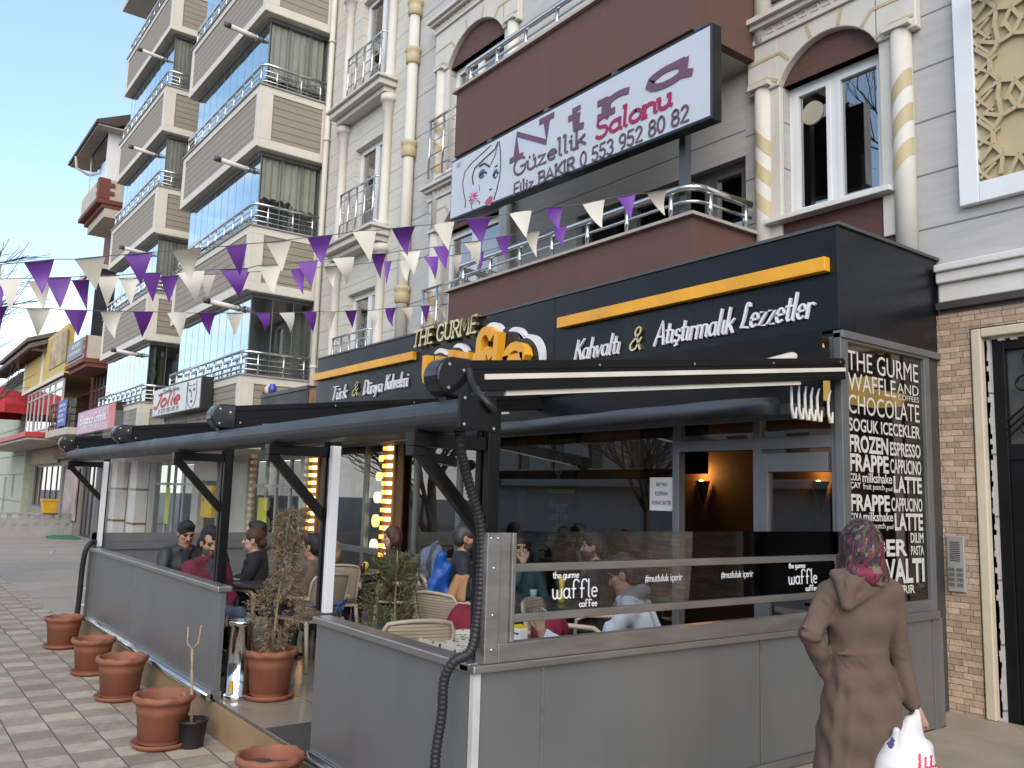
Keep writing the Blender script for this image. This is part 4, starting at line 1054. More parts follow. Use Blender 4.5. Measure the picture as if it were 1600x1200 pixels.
# left end screen of the terrace
sc_ = empty('glass_screen', (-12.15, 3.9, .27), 'end screen of the terrace, clear glass over a pale grey panel', 'glass screen')
M().box(-12.18, -12.13, Yf + .02, 5.42, .27, 1.10).build('lower_panel', pm('pale_grey_panel', (.17, .172, .17), .45, .3, .06), sc_)
q = M(); q.box(-12.20, -12.10, Yf + .02, 5.42, 1.101, 1.13); q.box(-12.19, -12.12, Yf + .02, 5.42, 1.20, 1.31); q.box(-12.19, -12.12, Yf + .03, Yf + .09, 1.13, 2.3); q.box(-12.185, -12.125, Yf + .09, 5.42, 1.131, 1.2); q.build('frame', ALUD, sc_)
M().add([(-12.15, Yf + .05, 1.3), (-12.15, 5.42, 1.3), (-12.15, 5.42, 2.9), (-12.15, Yf + .05, 2.9)], [(0, 1, 2, 3)]).build('pane', GL_CLEAR, sc_, fix=False)

# ------------------------------------------------------------------ awning structure
aw = empty('terrace_awning', (-7.5, 2.5, .265), 'black awning frame of posts and braces carrying the long front gutter', 'awning frame')
PX = (-3.55, -5.36, -7.46, -12.14)
def post(x, strip):
    mm = M(); y0 = 2.47
    z0 = 1.141 if x > -5.4 or x < -12 else .266
    mm.box(x - .055, x - .015, y0, y0 + .075, z0, 2.36); mm.box(x + .015, x + .055, y0, y0 + .075, z0, 2.36); mm.box(x - .015, x + .015, y0 + .015, y0 + .06, z0, 2.36)
    o = mm.build('post', BLACK, aw, bevel=.004)
    if strip: M().box(x + .06, x + .105, y0 - .01, y0 + .05, z0, 2.22).build('white_strip', PVC, o, bevel=.003)
    q = M(); q.box(x - .04, x + .04, 2.05, y0 - .001, 2.145, 2.212); q.box(x - .036, x + .036, 2.05, 2.12, 2.10, 2.145)
    q.bar((x, 2.10, 2.13), (x, y0 + .01, 1.74), .05, .06); q.build('brace', BLACK, o, bevel=.004)
for x, s in zip(PX, (0, 1, 0, 1)): post(x, s)
mm = M(); prof = []                              # gutter: rounded outer face, flat back
for i in range(11):
    a = -PI / 2 + PI * i / 10
    prof.append((2.12 - .06 * math.cos(a), 2.285 + .068 * math.sin(a)))
prof += [(2.24, 2.353), (2.24, 2.217)]
mm.poly([(-12.3, y, z) for y, z in prof], (1, 0, 0), 9.15); g_ = mm.build('gutter', GUTTER, aw)
for p in g_.data.polygons: p.use_smooth = False
q = M(); q.poly([(-3.149, y, z) for y, z in [(2.055, 2.215), (2.055, 2.36), (2.25, 2.36), (2.25, 2.205)]], (1, 0, 0), .02); q.build('gutter_end', BLACK, aw)
for xx in (-3.1295,):
    q = M()
    for yy, zz in ((2.075, 2.23), (2.075, 2.345), (2.235, 2.22)): q.tube([(xx, yy, zz), (xx + .006, yy, zz)], .007, 8)
    q.build('screw', CHROME, aw)
q = M(); q.box(-12.2, -3.45, 5.24, 5.36, 2.90, 3.02); q.build('wall_beam', BLACK, aw)
RX = (-3.40, -6.62, -9.82, -12.95)
LBL = ('awning rail nearest the corner with a full white stripe, over the glass balustrade', 'awning rail above the entrance opening, second from the corner', 'awning rail below the white beauty sign, third from the corner', 'farthest awning rail at the left end of the terrace')
ZF, ZR, YR0, YR1 = 2.472, 2.87, 2.17, 5.38
def zr(y): return ZF + (ZR - ZF) * (y - YR0) / (YR1 - YR0)
for i, x in enumerate(RX):
    e = empty('awning_rail', (x, YR0, ZF), LBL[i], 'awning rail', 'sloping black awning rails')
    mm = M(); hh = .075
    mm.bar((x, YR0, zr(YR0)), (x, YR1, zr(YR1)), .10, .15)
    for s in (-1, 1):
        for dz in (-.06, .045): mm.bar((x + s * .053, YR0, zr(YR0) + dz), (x + s * .053, YR1, zr(YR1) + dz), .006, .03)
    o = mm.build('rail', BLACK, e, bevel=.004)
    q = M()
    q.bar((x + .052, YR0 + .16, zr(YR0 + .16) - .006), (x + .052, YR1, zr(YR1) - .006), .012, .026)
    if i == 0: q.build('white_stripe', IVORY, e)
    q = M(); q.bar((x + .03, YR0 + .30, zr(YR0 + .3) - .088), (x + .03, YR1 - .5, zr(YR1 - .5) - .088), .02, .024); q.build('fabric_edge', IVORY, e)
    q = M(); pts = []
    for k in range(15):
        a = PI / 2 + PI * k / 14; pts.append((x - .065, YR0 - .02 + .095 * math.cos(a), ZF - .005 + .095 * math.sin(a)))
    pts += [(x - .065, YR0 + .08, ZF - .10), (x - .065, YR0 + .08, ZF + .09)]
    q.poly(pts, (1, 0, 0), .13); q.build('end_cap', pm('gloss_black_cap', (.010, .010, .011), .12), e, bevel=.012)
    q = M()
    for yy, zz in ((YR0 - .05, .05), (YR0 - .05, -.06), (YR0 + .03, .03), (YR0 + .11, -.045)): q.tube([(x + .064, yy, ZF + zz), (x + .070, yy, ZF + zz)], .008, 8)
    for yy in np.arange(YR0 + .9, YR1, .75): q.tube([(x + .055, yy, zr(yy) + .045), (x + .060, yy, zr(yy) + .045)], .007, 8)
    q.build('screw', CHROME, e)
    M().box(x - .03, x + .03, 2.13, 2.21, 2.35, 2.48).build('bracket', BLACK, e)
# folded fabric hanging near the wall between the rails
q = M(); L_ = []
fb = empty('folded_awning', (-7.5, 5.0, 2.6), 'dark grey awning fabric drawn back into a long roll below the fascia', 'awning')
yfb = 4.88
for i in range(17):
    a = 2 * PI * i / 16
prof = [(yfb + .10 * math.cos(a) * (1 if math.cos(a) > 0 else .9), 2.575 + .062 * math.sin(a)) for a in np.linspace(0, 2 * PI, 20, endpoint=False)]
nseg = 60; xs_ = np.linspace(-12.8, -3.58, nseg)
vs = []; fs_ = []
for i, x in enumerate(xs_):
    for k, (y, z) in enumerate(prof):
        vs.append((x, y + .006 * math.sin(x * 3.1 + k), z + .012 * math.sin(x * 1.1) + .004 * math.sin(x * 7 + k * .8)))
n_ = len(prof)
for i in range(nseg - 1):
    for k in range(n_): fs_.append((i * n_ + k, i * n_ + (k + 1) % n_, (i + 1) * n_ + (k + 1) % n_, (i + 1) * n_ + k))
fs_ += [tuple(range(n_)), tuple((nseg - 1) * n_ + k for k in range(n_))]
q.add(vs, fs_, 0, True); q.build('fabric_roll', FABRIC, fb)
q = M()
for k, y in enumerate((4.92, 5.0, 5.07, 5.14, 5.21, 5.34)):
    zt = 2.72
    pts = [(Xs - .03 + .004 * k, y - .012, zt), (Xs - .02, y - .03, zt - .06), (Xs - .02, y - .03, zt - .16), (Xs - .02, y - .012, zt - .225), (Xs - .02, y + .012, zt - .225), (Xs - .02, y + .022, zt - .15)]
    q.tube(pts, [.006, .009, .011, .012, .011, .006], 6)
q.build('fold_edge', IVORY, fb)
q = M()
for k, y in enumerate((4.95, 5.03, 5.10, 5.17, 5.26)): q.box(-12.2, Xs - .035, y, y + .03, 2.53, 2.60)
q.build('fold', FABRIC, fb)
M().box(-12.2, -3.47, 5.27, 5.30, 2.60, 3.15).build('back_board', BLACK, fb)
# second thin roll tube under the fascia
rt = empty('roller_tube', (Xs - .2, 5.2, 3.02), 'ivory roller tube with a cut open end below the fascia corner', 'roller tube')
q = M(); q.tube([(-4.15, 4.98, 2.83), (-3.5, 5.38, 3.02)], .05, 18, cap=False); q.build('tube', pm('ivory_tube', (.5, .46, .38), .5), rt)
q = M(); q.tube([(-4.19, 4.955, 2.818), (-4.12, 5.0, 2.838)], .055, 18, cap=False); q.tube([(-4.18, 4.962, 2.822), (-4.1, 5.01, 2.845)], .038, 14); q.build('end_ring', pm('brown_plastic_ring', (.16, .12, .08), .5), rt)
# corrugated hose along the corner post
def hose(name, pts, r, label, ribbed=True):
    P = [np.array(p) for p in pts]; out_ = []
    for i in range(len(P) - 1):
        p0 = P[max(i - 1, 0)]; p1 = P[i]; p2 = P[i + 1]; p3 = P[min(i + 2, len(P) - 1)]
        n = max(3, int(np.linalg.norm(p2 - p1) / .007))
        for k in range(n):
            t = k / n
            out_.append(.5 * ((2 * p1) + (-p0 + p2) * t + (2 * p0 - 5 * p1 + 4 * p2 - p3) * t * t + (-p0 + 3 * p1 - 3 * p2 + p3) * t ** 3))
    out_.append(P[-1])
    rr = [r * (1 + (.13 if (k % 3) else -.12)) for k in range(len(out_))] if ribbed else r
    mm = M(); mm.tube(out_, rr, 12)
    return tag(mm.build(name, BLACKP), label, 'hose')
hose('corrugated_hose', [(-3.38, 2.22, 2.22), (-3.39, 2.24, 2.12), (-3.43, 2.32, 1.97), (-3.45, 2.41, 1.76), (-3.445, 2.415, 1.5), (-3.45, 2.40, 1.3), (-3.45, 2.37, 1.19), (-3.48, 2.30, 1.145), (-3.51, 2.27, 1.06), (-3.52, 2.27, .9), (-3.53, 2.25, .7), (-3.50, 2.25, .5), (-3.49, 2.25, .2), (-3.49, 2.24, .04)], .0225, 'black corrugated hose hanging down the corner post and over the terrace wall')
hose('motor_cable', [onX(733, 578, -3.34), onX(737, 598, -3.28), onX(748, 615, -3.16), onX(762, 630, -3.11), onX(772, 642, -3.115)], .017, 'short thick black cable sleeve between gutter end and nearest awning rail', False)
hose('drain_hose', [(-12.1, 2.46, 1.19), (-12.0, 2.40, 1.20), (-11.97, 2.33, 1.12), (-12.0, 2.31, .9), (-12.02, 2.31, .6), (-12.05, 2.31, .35), (-12.06, 2.30, .05)], .032, 'smooth black drain hose at the far left end of the terrace wall', False)

# ------------------------------------------------------------------ beige neighbour with two stacks of glazed balconies
bg_ = empty('apartment_building', (-22.5, Yw, 0), 'beige apartment block with two stacks of glass-enclosed balconies and taupe board panels', 'building')
BEI = pm('beige_facade', (.52, .49, .43), .7, var=.05, dirt=.15)
CRM = pm('cream_balcony_frame', (.62, .58, .50), .6, var=.04, dirt=.16)
SOFF = pm('pale_soffit', (.52, .49, .44), .8, var=.05, dirt=.2)
wall_holes(M(), -30.2, -15.6, 0, 17.6, Yw, 7.1, [(-29.3, -28.0, .1, 2.6), (-26.9, -22.85, .1, 2.6), (-22.3, -20.1, .1, 2.1), (-18.9, -16.0, .1, 2.6)]).build('wall', BEI, bg_)
TOPS = [4.04, 6.90, 9.72, 12.5, 15.35]
def glazed(x0, x1, k, side_sep=True):
    zt = TOPS[k]; zb = zt - 1.27; y = 5.36; nxt = (TOPS[k + 1] - 1.27) if k < 4 else zt + 1.55
    mm = M(); mm.box(x0 + .02, x1 - .02, y + .02, Yw - .001, zb + .001, zt - .06)
    o = mm.build('balcony', TAUPE, bg_)
    q = M(); fwid = .17
    for xx in (x0, x1 - fwid): q.box(xx, xx + fwid, y, y + .06, zb + fwid, zt - fwid)
    q.box(x0, x1, y, y + .06, zb, zb + fwid); q.box(x0, x1, y, y + .06, zt - fwid, zt - .03)
    for xx in (x0, x1 - .06):
        q.box(xx, xx + .06, y + .06, y + .06 + fwid + .05, zb + fwid, zt - fwid); q.box(xx, xx + .06, Yw - .15, Yw - .001, zb + fwid, zt - fwid)
        q.box(xx, xx + .06, y + .06, Yw - .001, zb, zb + fwid); q.box(xx, xx + .06, y + .06, Yw - .001, zt - fwid, zt - .03)
    q.box(x0, x1, y + .06, Yw - .001, zb - .012, zb - .001)
    q.build('cream_frame', CRM, o, bevel=.006)
    M().box(x0 - .03, x1 + .03, y - .03, Yw - .001, zt - .029, zt).build('coping', pm('grey_coping', (.3, .285, .265), .6), o)
    r = M(); h = .43
    for zz, rad in ((h, .032), (.30, .012), (.2, .012), (.1, .012)):
        r.tube([(x0 + .06, Yw - .05, zt + zz), (x0 + .06, y + .14, zt + zz), (x0 + .14, y + .06, zt + zz), (x1 - .14, y + .06, zt + zz), (x1 - .06, y + .14, zt + zz), (x1 - .06, Yw - .05, zt + zz)], rad, 8)
    n = 9
    for i in range(n + 1):
        xx = x0 + .15 + (x1 - x0 - .3) * i / n; r.tube([(xx, y + .06, zt), (xx, y + .06, zt + h)], .02, 8)
    for yy in (y + .35, y + .85, Yw - .2): r.tube([(x1 - .06, yy, zt), (x1 - .06, yy, zt + h)], .02, 8)
    r.build('railing', CHROME, o)
    if k == 4 : return o
    g = M(); gy = y + .20; gx = x1 - .22; n = 10; zc = nxt - .012
    for i in range(n + 1):
        xx = x0 + .22 + (gx - x0 - .22) * i / n; g.box(xx - .004, xx + .004, gy - .003, gy + .012, zt, zc)
    for j in range(4):
        yy = gy + (Yw - gy) * j / 3; g.box(gx - .012, gx + .010, yy - .009, yy + .009, zt, zc)
    g.box(x0 + .2, gx + .03, gy - .03, gy + .03, zc - .07, zc); g.box(gx - .03, gx + .03, gy + .03, Yw - .001, zc - .07, zc); g.box(x0 + .2, gx + .03, gy - .025, gy + .025, zt + .001, zt + .05); g.box(gx - .025, gx + .025, gy + .025, Yw - .001, zt + .001, zt + .05)
    f = g.build('glazing_frame', ALUD, o)
    M().add([(x0 + .22, gy, zt), (gx, gy, zt), (gx, gy, zc), (x0 + .22, gy, zc)], [(0, 1, 2, 3)]).build('front_pane', GL_SKY, o, fix=False)
    M().add([(gx, gy, zt), (gx, Yw, zt), (gx, Yw, zc), (gx, gy, zc)], [(0, 1, 2, 3)]).build('side_pane', GL_SIDE, o, fix=False)
    M().box(x0 + .1, x1 - .1, Yw - .03, Yw - .002, zt, zc - .001).build('back_wall', pm('dim_balcony_wall', (.42, .42, .38), .8), o)
    return o
CU = {}
for k in range(5):
    o = glazed(-20.6, -15.6, k)
    zt = TOPS[k]
    if k in (1, 2, 3):
        c = M(); n = 40; z1 = zt + 1.5; y0, y1 = 5.62, 6.72
        for i in range(n):
            ya, yb_ = y0 + (y1 - y0) * i / n, y0 + (y1 - y0) * (i + 1) / n
            za = [zt + .62 + .06 * abs(math.sin(i * .55)) + (0 if i < 24 else -.1), zt + .28, zt + .25][k - 1]
            xa, xb = -15.90 + .02 * math.sin(i * 1.3), -15.90 + .02 * math.sin((i + 1) * 1.3)
            c.add([(xa, ya, za), (xb, yb_, za), (xb, yb_, z1), (xa, ya, z1)], [(0, 1, 2, 3)], 0, True)
        c.build('curtain', pm('cream_blind_%d' % k, (.66, .65, .56), .8, var=.1, vs=2), o, fix=False)
    o2 = glazed(-28.1, -22.9, k)
    if k in (1, 2, 3):
        c = M()
        for i in range(24):
            ya = 5.58 + .05 * i
            c.add([(-23.2 + .02 * (i % 2), ya, zt + .02), (-23.2 + .02 * ((i + 1) % 2), ya + .05, zt + .02), (-23.2 + .02 * ((i + 1) % 2), ya + .05, zt + 1.5), (-23.2 + .02 * (i % 2), ya, zt + 1.5)], [(0, 1, 2, 3)])
        c.build('curtain', pm('grey_green_curtain_%d' % k, (.55, .55, .50), .8), o2, fix=False)
# dress-shop floor of the left stack: patterned curtain and two dressed dummies
o = [ch for ch in bg_.children if ch.name.startswith('balcony')][1]
c = M()
for i in range(50):
    xa = -27.6 + i * .09
    c.add([(xa, 5.72 + .02 * (i % 2), 4.06), (xa + .09, 5.72 + .02 * ((i + 1) % 2), 4.06), (xa + .09, 5.72 + .02 * ((i + 1) % 2), 5.55), (xa, 5.72 + .02 * (i % 2), 5.55)], [(0, 1, 2, 3)])
LACE = pm('sparkling_lace_curtain', (.42, .43, .42), .5, .2, .75, 16)
c.build('curtain', LACE, o, fix=False)
for y, c_, lbl in ((5.95, (.07, .075, .04), 'dark olive dress on a dummy in the upstairs corner window'), (6.35, (.13, .22, .33), 'pale blue dress on a dummy in the upstairs corner window')):
    d = empty('dress_dummy', (-23.35, y, 4.05), lbl, 'dress', 'dresses in the upstairs window')
    q = M(); q.lathe([(.22, 0), (.19, .3), (.14, .6), (.10, .78), (.14, .95), (.13, 1.12), (.05, 1.2)], (-23.35, y, 4.06), 16, wob=lambda i, t: (.015 * math.sin(t * 7), 0)); q.build('dress', pm('dress_%d' % int(y * 100), c_, .6), d)
    q = M(); q.lathe([(.045, 0), (.05, .12), (.03, .17)], (-23.35, y, 5.25), 10); q.build('neck_knob', pm('dummy_knob', (.3, .25, .2), .6), d)
q = M(); q.box(-30.2, -15.6, 6.2, Yw - .002, 17.0, 17.25); q.box(-28.2, -22.8, 5.1, 6.2, 16.9, 17.1); q.build('roof_slab', SOFF, bg_)
# flues
def flue(x, z, y0, ln):
    q = M(); q.tube([(x, y0 + .25, z - .03), (x, y0 - ln, z + .05)], .05, 14); o = q.build('flue_pipe', pm('white_flue', (.6, .58, .54), .5, dirt=.3), bg_)
    q = M(); q.tube([(x, y0 - ln, z + .05), (x, y0 - ln - .12, z + .06)], .056, 14); q.build('flue_tip', pm('dark_flue_tip', (.06, .055, .05), .5), o)
    q = M(); q.tube([(x, y0 - .10, z), (x, y0 - .04, z)], .064, 14); q.build('flue_collar', ALU, o)
for z in (11.0, 8.22, 5.40): flue(-16.35, z, 5.56, .62)
for z in (13.75, 10.95, 8.15): flue(-24.1, z, 5.56, .62)
flue(-24.1, 5.38, 5.56, .6)
# ground floor shop front of the beige block
GREYFR = pm('light_grey_frame', (.42, .42, .42), .45)
o = window(bg_, -29.3, -28.0, .1, 2.6, Yw + .1, frame=GREYFR, split=(.5,), sash=False, gl=GL_SIDE)
o = window(bg_, -26.9, -22.85, .1, 2.6, Yw + .1, frame=GREYFR, split=(.33, .5, .72), sash=False, transom=2.0, gl=GL_SIDE)
o = window(bg_, -18.9, -16.0, .1, 2.6, Yw + .1, frame=GREYFR, split=(.3, .5, .75), sash=False, transom=2.0, gl=GL_SIDE)
for xx in (-30.0, -27.45):
    q = M(); q.box(xx - .4, xx + .4, 6.45, 6.80, .0, 2.70); pc = q.build('pillar', WHITE, bg_, bevel=.01)
    q = M()
    for zz in (.78, 1.78): q.box(xx - .403, xx + .403, 6.447, 6.803, zz, zz + .07)
    q.build('gold_band', pm('dull_gold_band', (.25, .2, .1), .4, .4), pc)
M().box(-22.3, -20.1, 7.0, 8.2, .1, 2.1).build('entrance_recess', pm('brown_entrance', (.09, .06, .055), .7), bg_)
q = M()
for xx in (-20.9, -20.62): q.box(xx, xx + .18, 6.97, 6.999, .9, 1.6)
q.build('mailbox', BLACKP, bg_)
q = M(); q.box(-30.2, -15.62, 5.45, Yw - .003, 2.66, 2.76); q.build('soffit', SOFF, bg_)
q = M(); q.tube([(-20.2, 6.6, 2.6), (-20.0, 6.6, 2.3), (-19.95, 6.6, 1.0), (-19.95, 6.6, .1)], .09, 10); q.build('bent_pipe', pm('grey_pipe', (.2, .2, .19), .5), bg_)
M().box(-30.1, -15.7, 8.6, 8.7, .0, 2.66).build('shop_back_wall', pm('greenish_shop_wall', (.20, .215, .2), .8, var=.3), bg_)
ub = empty('utility_box', (-20.4, 6.6, 1.3), 'yellow metal utility box on the wall by the brown entrance', 'utility box')
q = M(); q.box(-20.85, -20.1, 6.45, 6.80, 1.24, 1.98); q.build('box', pm('yellow_metal', (.62, .40, .02), .5), ub, bevel=.01)
q = M(); q.box(-20.7, -20.66, 6.44, 6.45, 1.6, 1.68); q.build('latch', BLACKP, ub)
rs = empty('shop_sign', (-28.7, 6.7, 2.2), 'small red shop sign behind the glass left of the white pillar', 'sign')
M().box(-29.25, -28.05, 6.86, 6.89, 2.18, 2.45).build('sign_board', pm('red_sign', (.5, .03, .04), .4), rs)
text('lettering', 'OUTLET', rs, (-29.1, 6.855, 2.26), (1, 0, 0), (0, 0, 1), .13, .9, PVC, .002) if False else None
yn = empty('paper_notice', (-18.2, 6.9, 1.2), 'bright yellow notice on the far shop door behind the seated people', 'notice')
M().box(-18.25, -17.75, 6.86, 6.875, 1.0, 1.75).build('sheet', pm('yellow_paper', (.62, .62, .05), .6), yn)
yn2 = empty('paper_notice', (-25.2, 6.9, 1.2), 'bright yellow strip notice on the far shop door beside the white pillar', 'notice')
M().box(-25.35, -25.0, 6.86, 6.875, .9, 1.9).build('sheet', pm('yellow_paper_strip', (.55, .55, .08), .6), yn2)

# signs on the neighbours
jo = empty('sign_board', (-18.8, 5.2, 3.48), 'white beauty parlour sign with red script and a woman\'s face on the beige balcony', 'sign')
M().box(-20.55, -17.05, 5.12, 5.355, 3.46, 4.10).build('case', BLACKP, jo, bevel=.01)
M().box(-20.52, -17.1, 5.112, 5.12, 3.49, 4.075).build('face', pm('white_sign_face', (.62, .62, .62), .4), jo)
REDP = pm('red_print', (.50, .03, .035), .5)
INK = pm('dark_ink', (.03, .04, .05), .5)
strokes('lettering', 'Jolie', jo, (-20.4, 5.108, 3.67), (1, 0, 0), (0, 0, 1), .30, 1.95, REDP, .22, .3, ext=.006)
strokes('lettering', 'G\u00fczellik Salonu', jo, (-19.75, 5.108, 3.95), (1, 0, 0), (0, 0, 1), .10, 1.25, INK, .1, .3, ext=.004)
strokes('lettering', '0 532 283 58 35', jo, (-20.0, 5.108, 3.53), (1, 0, 0), (0, 0, 1), .085, 1.55, INK, .1, .15, ext=.004)
q = M(); fx, fz = -17.62, 3.79
for s in (-1, 1):
    q.tube([(fx + s * .28, 5.108, fz + .25), (fx + s * .31, 5.108, fz), (fx + s * .22, 5.108, fz - .2), (fx + s * .05, 5.108, fz - .28)], .006, 6)
    q.ball((fx + s * .14, 5.109, fz + .08), (.075, .003, .03)); q.tube([(fx + s * .05, 5.108, fz + .17), (fx + s * .2, 5.108, fz + .18)], .008, 6)
q.ball((fx, 5.109, fz - .15), (.08, .003, .028)); q.tube([(fx - .02, 5.108, fz + .05), (fx - .03, 5.108, fz - .06), (fx + .02, 5.108, fz - .07)], .007, 6)
q.box(-17.97, -17.95, 5.107, 5.112, 3.5, 4.07); q.build('face_drawing', INK, jo)
el = empty('sign_board', (-27.0, 5.2, 3.4), 'pink and red bridal shop sign below the dress shop window', 'sign')
M().box(-29.6, -24.5, 5.18, 5.40, 3.42, 4.14).build('case', BLACKP, el)
M().box(-29.56, -25.35, 5.172, 5.18, 3.45, 4.11).build('face', pm('pink_sign_face', (.50, .27, .40), .4, var=.25, vs=.5), el)
M().box(-25.35, -24.55, 5.171, 5.1805, 3.45, 4.11).build('red_panel', pm('red_sign_face', (.55, .02, .04), .4), el)
strokes('lettering', 'Elegance Gelinlik', el, (-29.1, 5.168, 3.72), (1, 0, 0), (0, 0, 1), .27, 3.6, PVC, .16, 0, True, ext=.006)
strokes('lettering', '0 552 283 50 30', el, (-28.6, 5.168, 3.53), (1, 0, 0), (0, 0, 1), .10, 2.4, PVC, .12, 0, ext=.006)

# ------------------------------------------------------------------ red-brown house
rd = empty('red_house', (-31.8, 6.0, 0), 'red-brown trimmed house with projecting glazed top balcony beyond the beige block', 'house')
RED = pm('oxide_red_paint', (.16, .04, .03), .65, dirt=.2); BUFF = pm('buff_render', (.48, .42, .36), .7, dirt=.2)
wall_holes(M(), -34.2, -30.3, 3.61, 14.4, 6.3, 6.6, [(-33.0, -31.4, 9.6, 11.0), (-33.2, -30.9, 4.2, 5.9)]).build('wall', RED, rd)
M().box(-34.2, -30.3, 6.75, 6.8, 3.62, 14.3).build('room', ROOMIN, rd)
window(rd, -33.0, -31.4, 9.6, 11.0, 6.35, frame=BUFF)
window(rd, -33.2, -30.9, 4.2, 5.9, 6.2, frame=pm('dark_red_frame', (.07, .02, .018), .5), split=(.25, .5, .75), transom=5.2)
M().box(-33.3, -30.3, 5.28, 6.299, 11.35, 12.05).build('balcony_parapet', BUFF, rd, bevel=.01)
M().box(-33.35, -30.25, 5.22, 6.2985, 11.2, 11.34).build('red_band', RED, rd); M().box(-33.2, -30.3, 5.4, 6.298, 11.05, 11.19).build('red_band', RED, rd)
M().box(-33.0, -30.3, 5.5, 6.297, 10.75, 11.04).build('balcony_soffit', BUFF, rd)
q = M()
for k in range(5): q.box(-30.55 - (.12 if k % 2 else 0), -30.27, 5.26, 5.3, 11.36 + k * .14, 11.36 + k * .14 + .135); q.box(-30.30, -30.26, 5.30, 5.6 + (.15 if k % 2 else 0), 11.36 + k * .14, 11.36 + k * .14 + .135)
q.build('quoin', RED, rd)
M().add([(-33.2, 5.45, 12.05), (-30.4, 5.45, 12.05), (-30.4, 5.45, 13.7), (-33.2, 5.45, 13.7)], [(0, 1, 2, 3)]).build('glazing', GL_SKY, rd, fix=False)
q = M(); q.box(-33.2, -30.4, 5.43, 5.47, 13.7, 13.9); q.box(-30.45, -30.37, 5.43, 6.3, 12.05, 13.9); q.box(-33.22, -33.16, 5.43, 5.47, 12.05, 13.7); q.build('glazing_frame', PVC, rd)
q = M(); q.poly([(-34.9, 4.95, 13.75), (-34.9, 4.95, 13.86), (-34.9, 7.5, 15.0), (-34.9, 7.5, 14.8), (-34.9, 5.6, 13.78)], (1, 0, 0), 5.0); q.build('roof', pm('dark_eave', (.06, .045, .04), .6), rd)
M().box(-34.85, -29.95, 5.02, 6.4, 13.70, 13.745).build('eave_soffit', BUFF, rd)
q = M(); q.tube([(-33.6, 5.0, 13.72), (-33.6, 5.05, 13.3), (-33.45, 5.4, 13.1), (-33.35, 6.25, 13.0)], .05, 8); q.build('downpipe', BUFF, rd)
M().box(-33.4, -30.35, 5.35, 6.29, 6.0, 6.75).build('bay', BUFF, rd)
q = M(); q.box(-33.45, -30.3, 5.28, 6.289, 5.86, 5.998); q.box(-33.3, -30.35, 5.4, 6.288, 5.72, 5.859); q.build('red_band', RED, rd)
q = M()
for k in range(5): q.box(-30.52 - (.12 if k % 2 else 0), -30.32, 5.33, 5.36, 6.02 + k * .145, 6.02 + k * .145 + .14)
q.build('quoin', RED, rd)
M().add([(-33.2, 5.45, 6.76), (-30.4, 5.45, 6.76), (-30.4, 5.45, 9.0), (-33.2, 5.45, 9.0)], [(0, 1, 2, 3)]).build('glazing', GL_SKY, rd, fix=False)
M().add([(-30.4, 5.45, 6.76), (-30.4, 6.29, 6.76), (-30.4, 6.29, 9.0), (-30.4, 5.45, 9.0)], [(0, 1, 2, 3)]).build('glazing', pm('dark_side_blind', (.02, .02, .025), .4), rd, fix=False)
M().box(-33.3, -30.3, 5.4, 6.287, 9.001, 9.15).build('bay', BUFF, rd)
M().box(-34.3, -30.32, 5.0, 6.286, 3.5, 3.72).build('balcony_floor', BUFF, rd)
q = M()
for zz in (.2, .45, .7, .95): q.tube([(-34.2, 6.2, 3.72 + zz), (-34.2, 5.08, 3.72 + zz), (-30.4, 5.08, 3.72 + zz)], .022, 6)
for k in range(9): q.tube([(-34.2 + k * .47, 5.08, 3.72), (-34.2 + k * .47, 5.08, 4.68)], .022, 6)
q.build('railing', pm('bronze_railing', (.12, .08, .05), .4, .6), rd)
ak = empty('sign_board', (-32, 5.3, 6.1), 'weathered grey lettered sign on the bay of the red-brown house', 'sign')
M().box(-33.35, -30.75, 5.30, 5.348, 6.12, 6.72).build('face', pm('grey_sign_face', (.16, .18, .20), .5, var=.25, vs=6), ak)
text('lettering', 'ALKAN', ak, (-32.6, 5.296, 6.48), (1, 0, 0), (0, 0, 1), .16, 1.5, PVC, .003); text('lettering', 'HUKUK BUROSU', ak, (-33.0, 5.296, 6.28), (1, 0, 0), (0, 0, 1), .11, 2.0, PVC, .003)
bl = empty('banner', (-31.6, 5.0, 3.8), 'blue cloth banner with white rows of text tied to the bronze railing', 'banner')
M().box(-32.3, -30.8, 5.02, 5.035, 3.8, 4.65).build('cloth', pm('blue_banner_cloth', (.10, .15, .42), .7), bl)
for k in range(4): text('lettering', ('KIRALIK', 'DAIRE OFIS', 'SATILIK', 'ARSA KONUT')[k], bl, (-32.1, 5.017, 4.44 - k * .17), (1, 0, 0), (0, 0, 1), .10, (1.1, 1.2, .9, 1.1)[k], PVC, .002)
# fitness sign and low shops under the houses
ft = empty('sign_board', (-36.5, 6.1, 2.9), 'dark board sign with orange letters above the far shop doors', 'sign')
M().box(-39.0, -33.9, 6.05, 6.25, 2.88, 3.42).build('board', pm('dark_olive_board', (.06, .06, .045), .6), ft)
text('lettering', 'FITNESS CLUB', ft, (-38.7, 6.045, 3.02), (1, 0, 0), (0, 0, 1), .27, 5.0, pm('orange_sign_letters', (.55, .2, .02), .5), .004)
sh = empty('corner_shop', (-38.5, 6.4, 0), 'row of low shops with dark glass fronts and stone panels under the far houses', 'shop')
wall_holes(M(), -46.0, -30.3, 0, 3.6, 6.3, 6.5, [(-45.2, -38.5, .9, 2.7), (-38.0, -37.2, .1, 2.6), (-34.2, -30.6, .1, 2.6)]).build('wall', pm('grey_stone_panel', (.25, .23, .2), .7, dirt=.3), sh)
for a, b_, z0 in ((-45.2, -38.5, .9), (-34.2, -30.6, .1)): window(sh, a, b_, z0, 2.7 if z0 > .5 else 2.6, 6.38, frame=pm('dark_frame', (.05, .05, .05), .4), split=(.2, .4, .6, .8), sash=False)
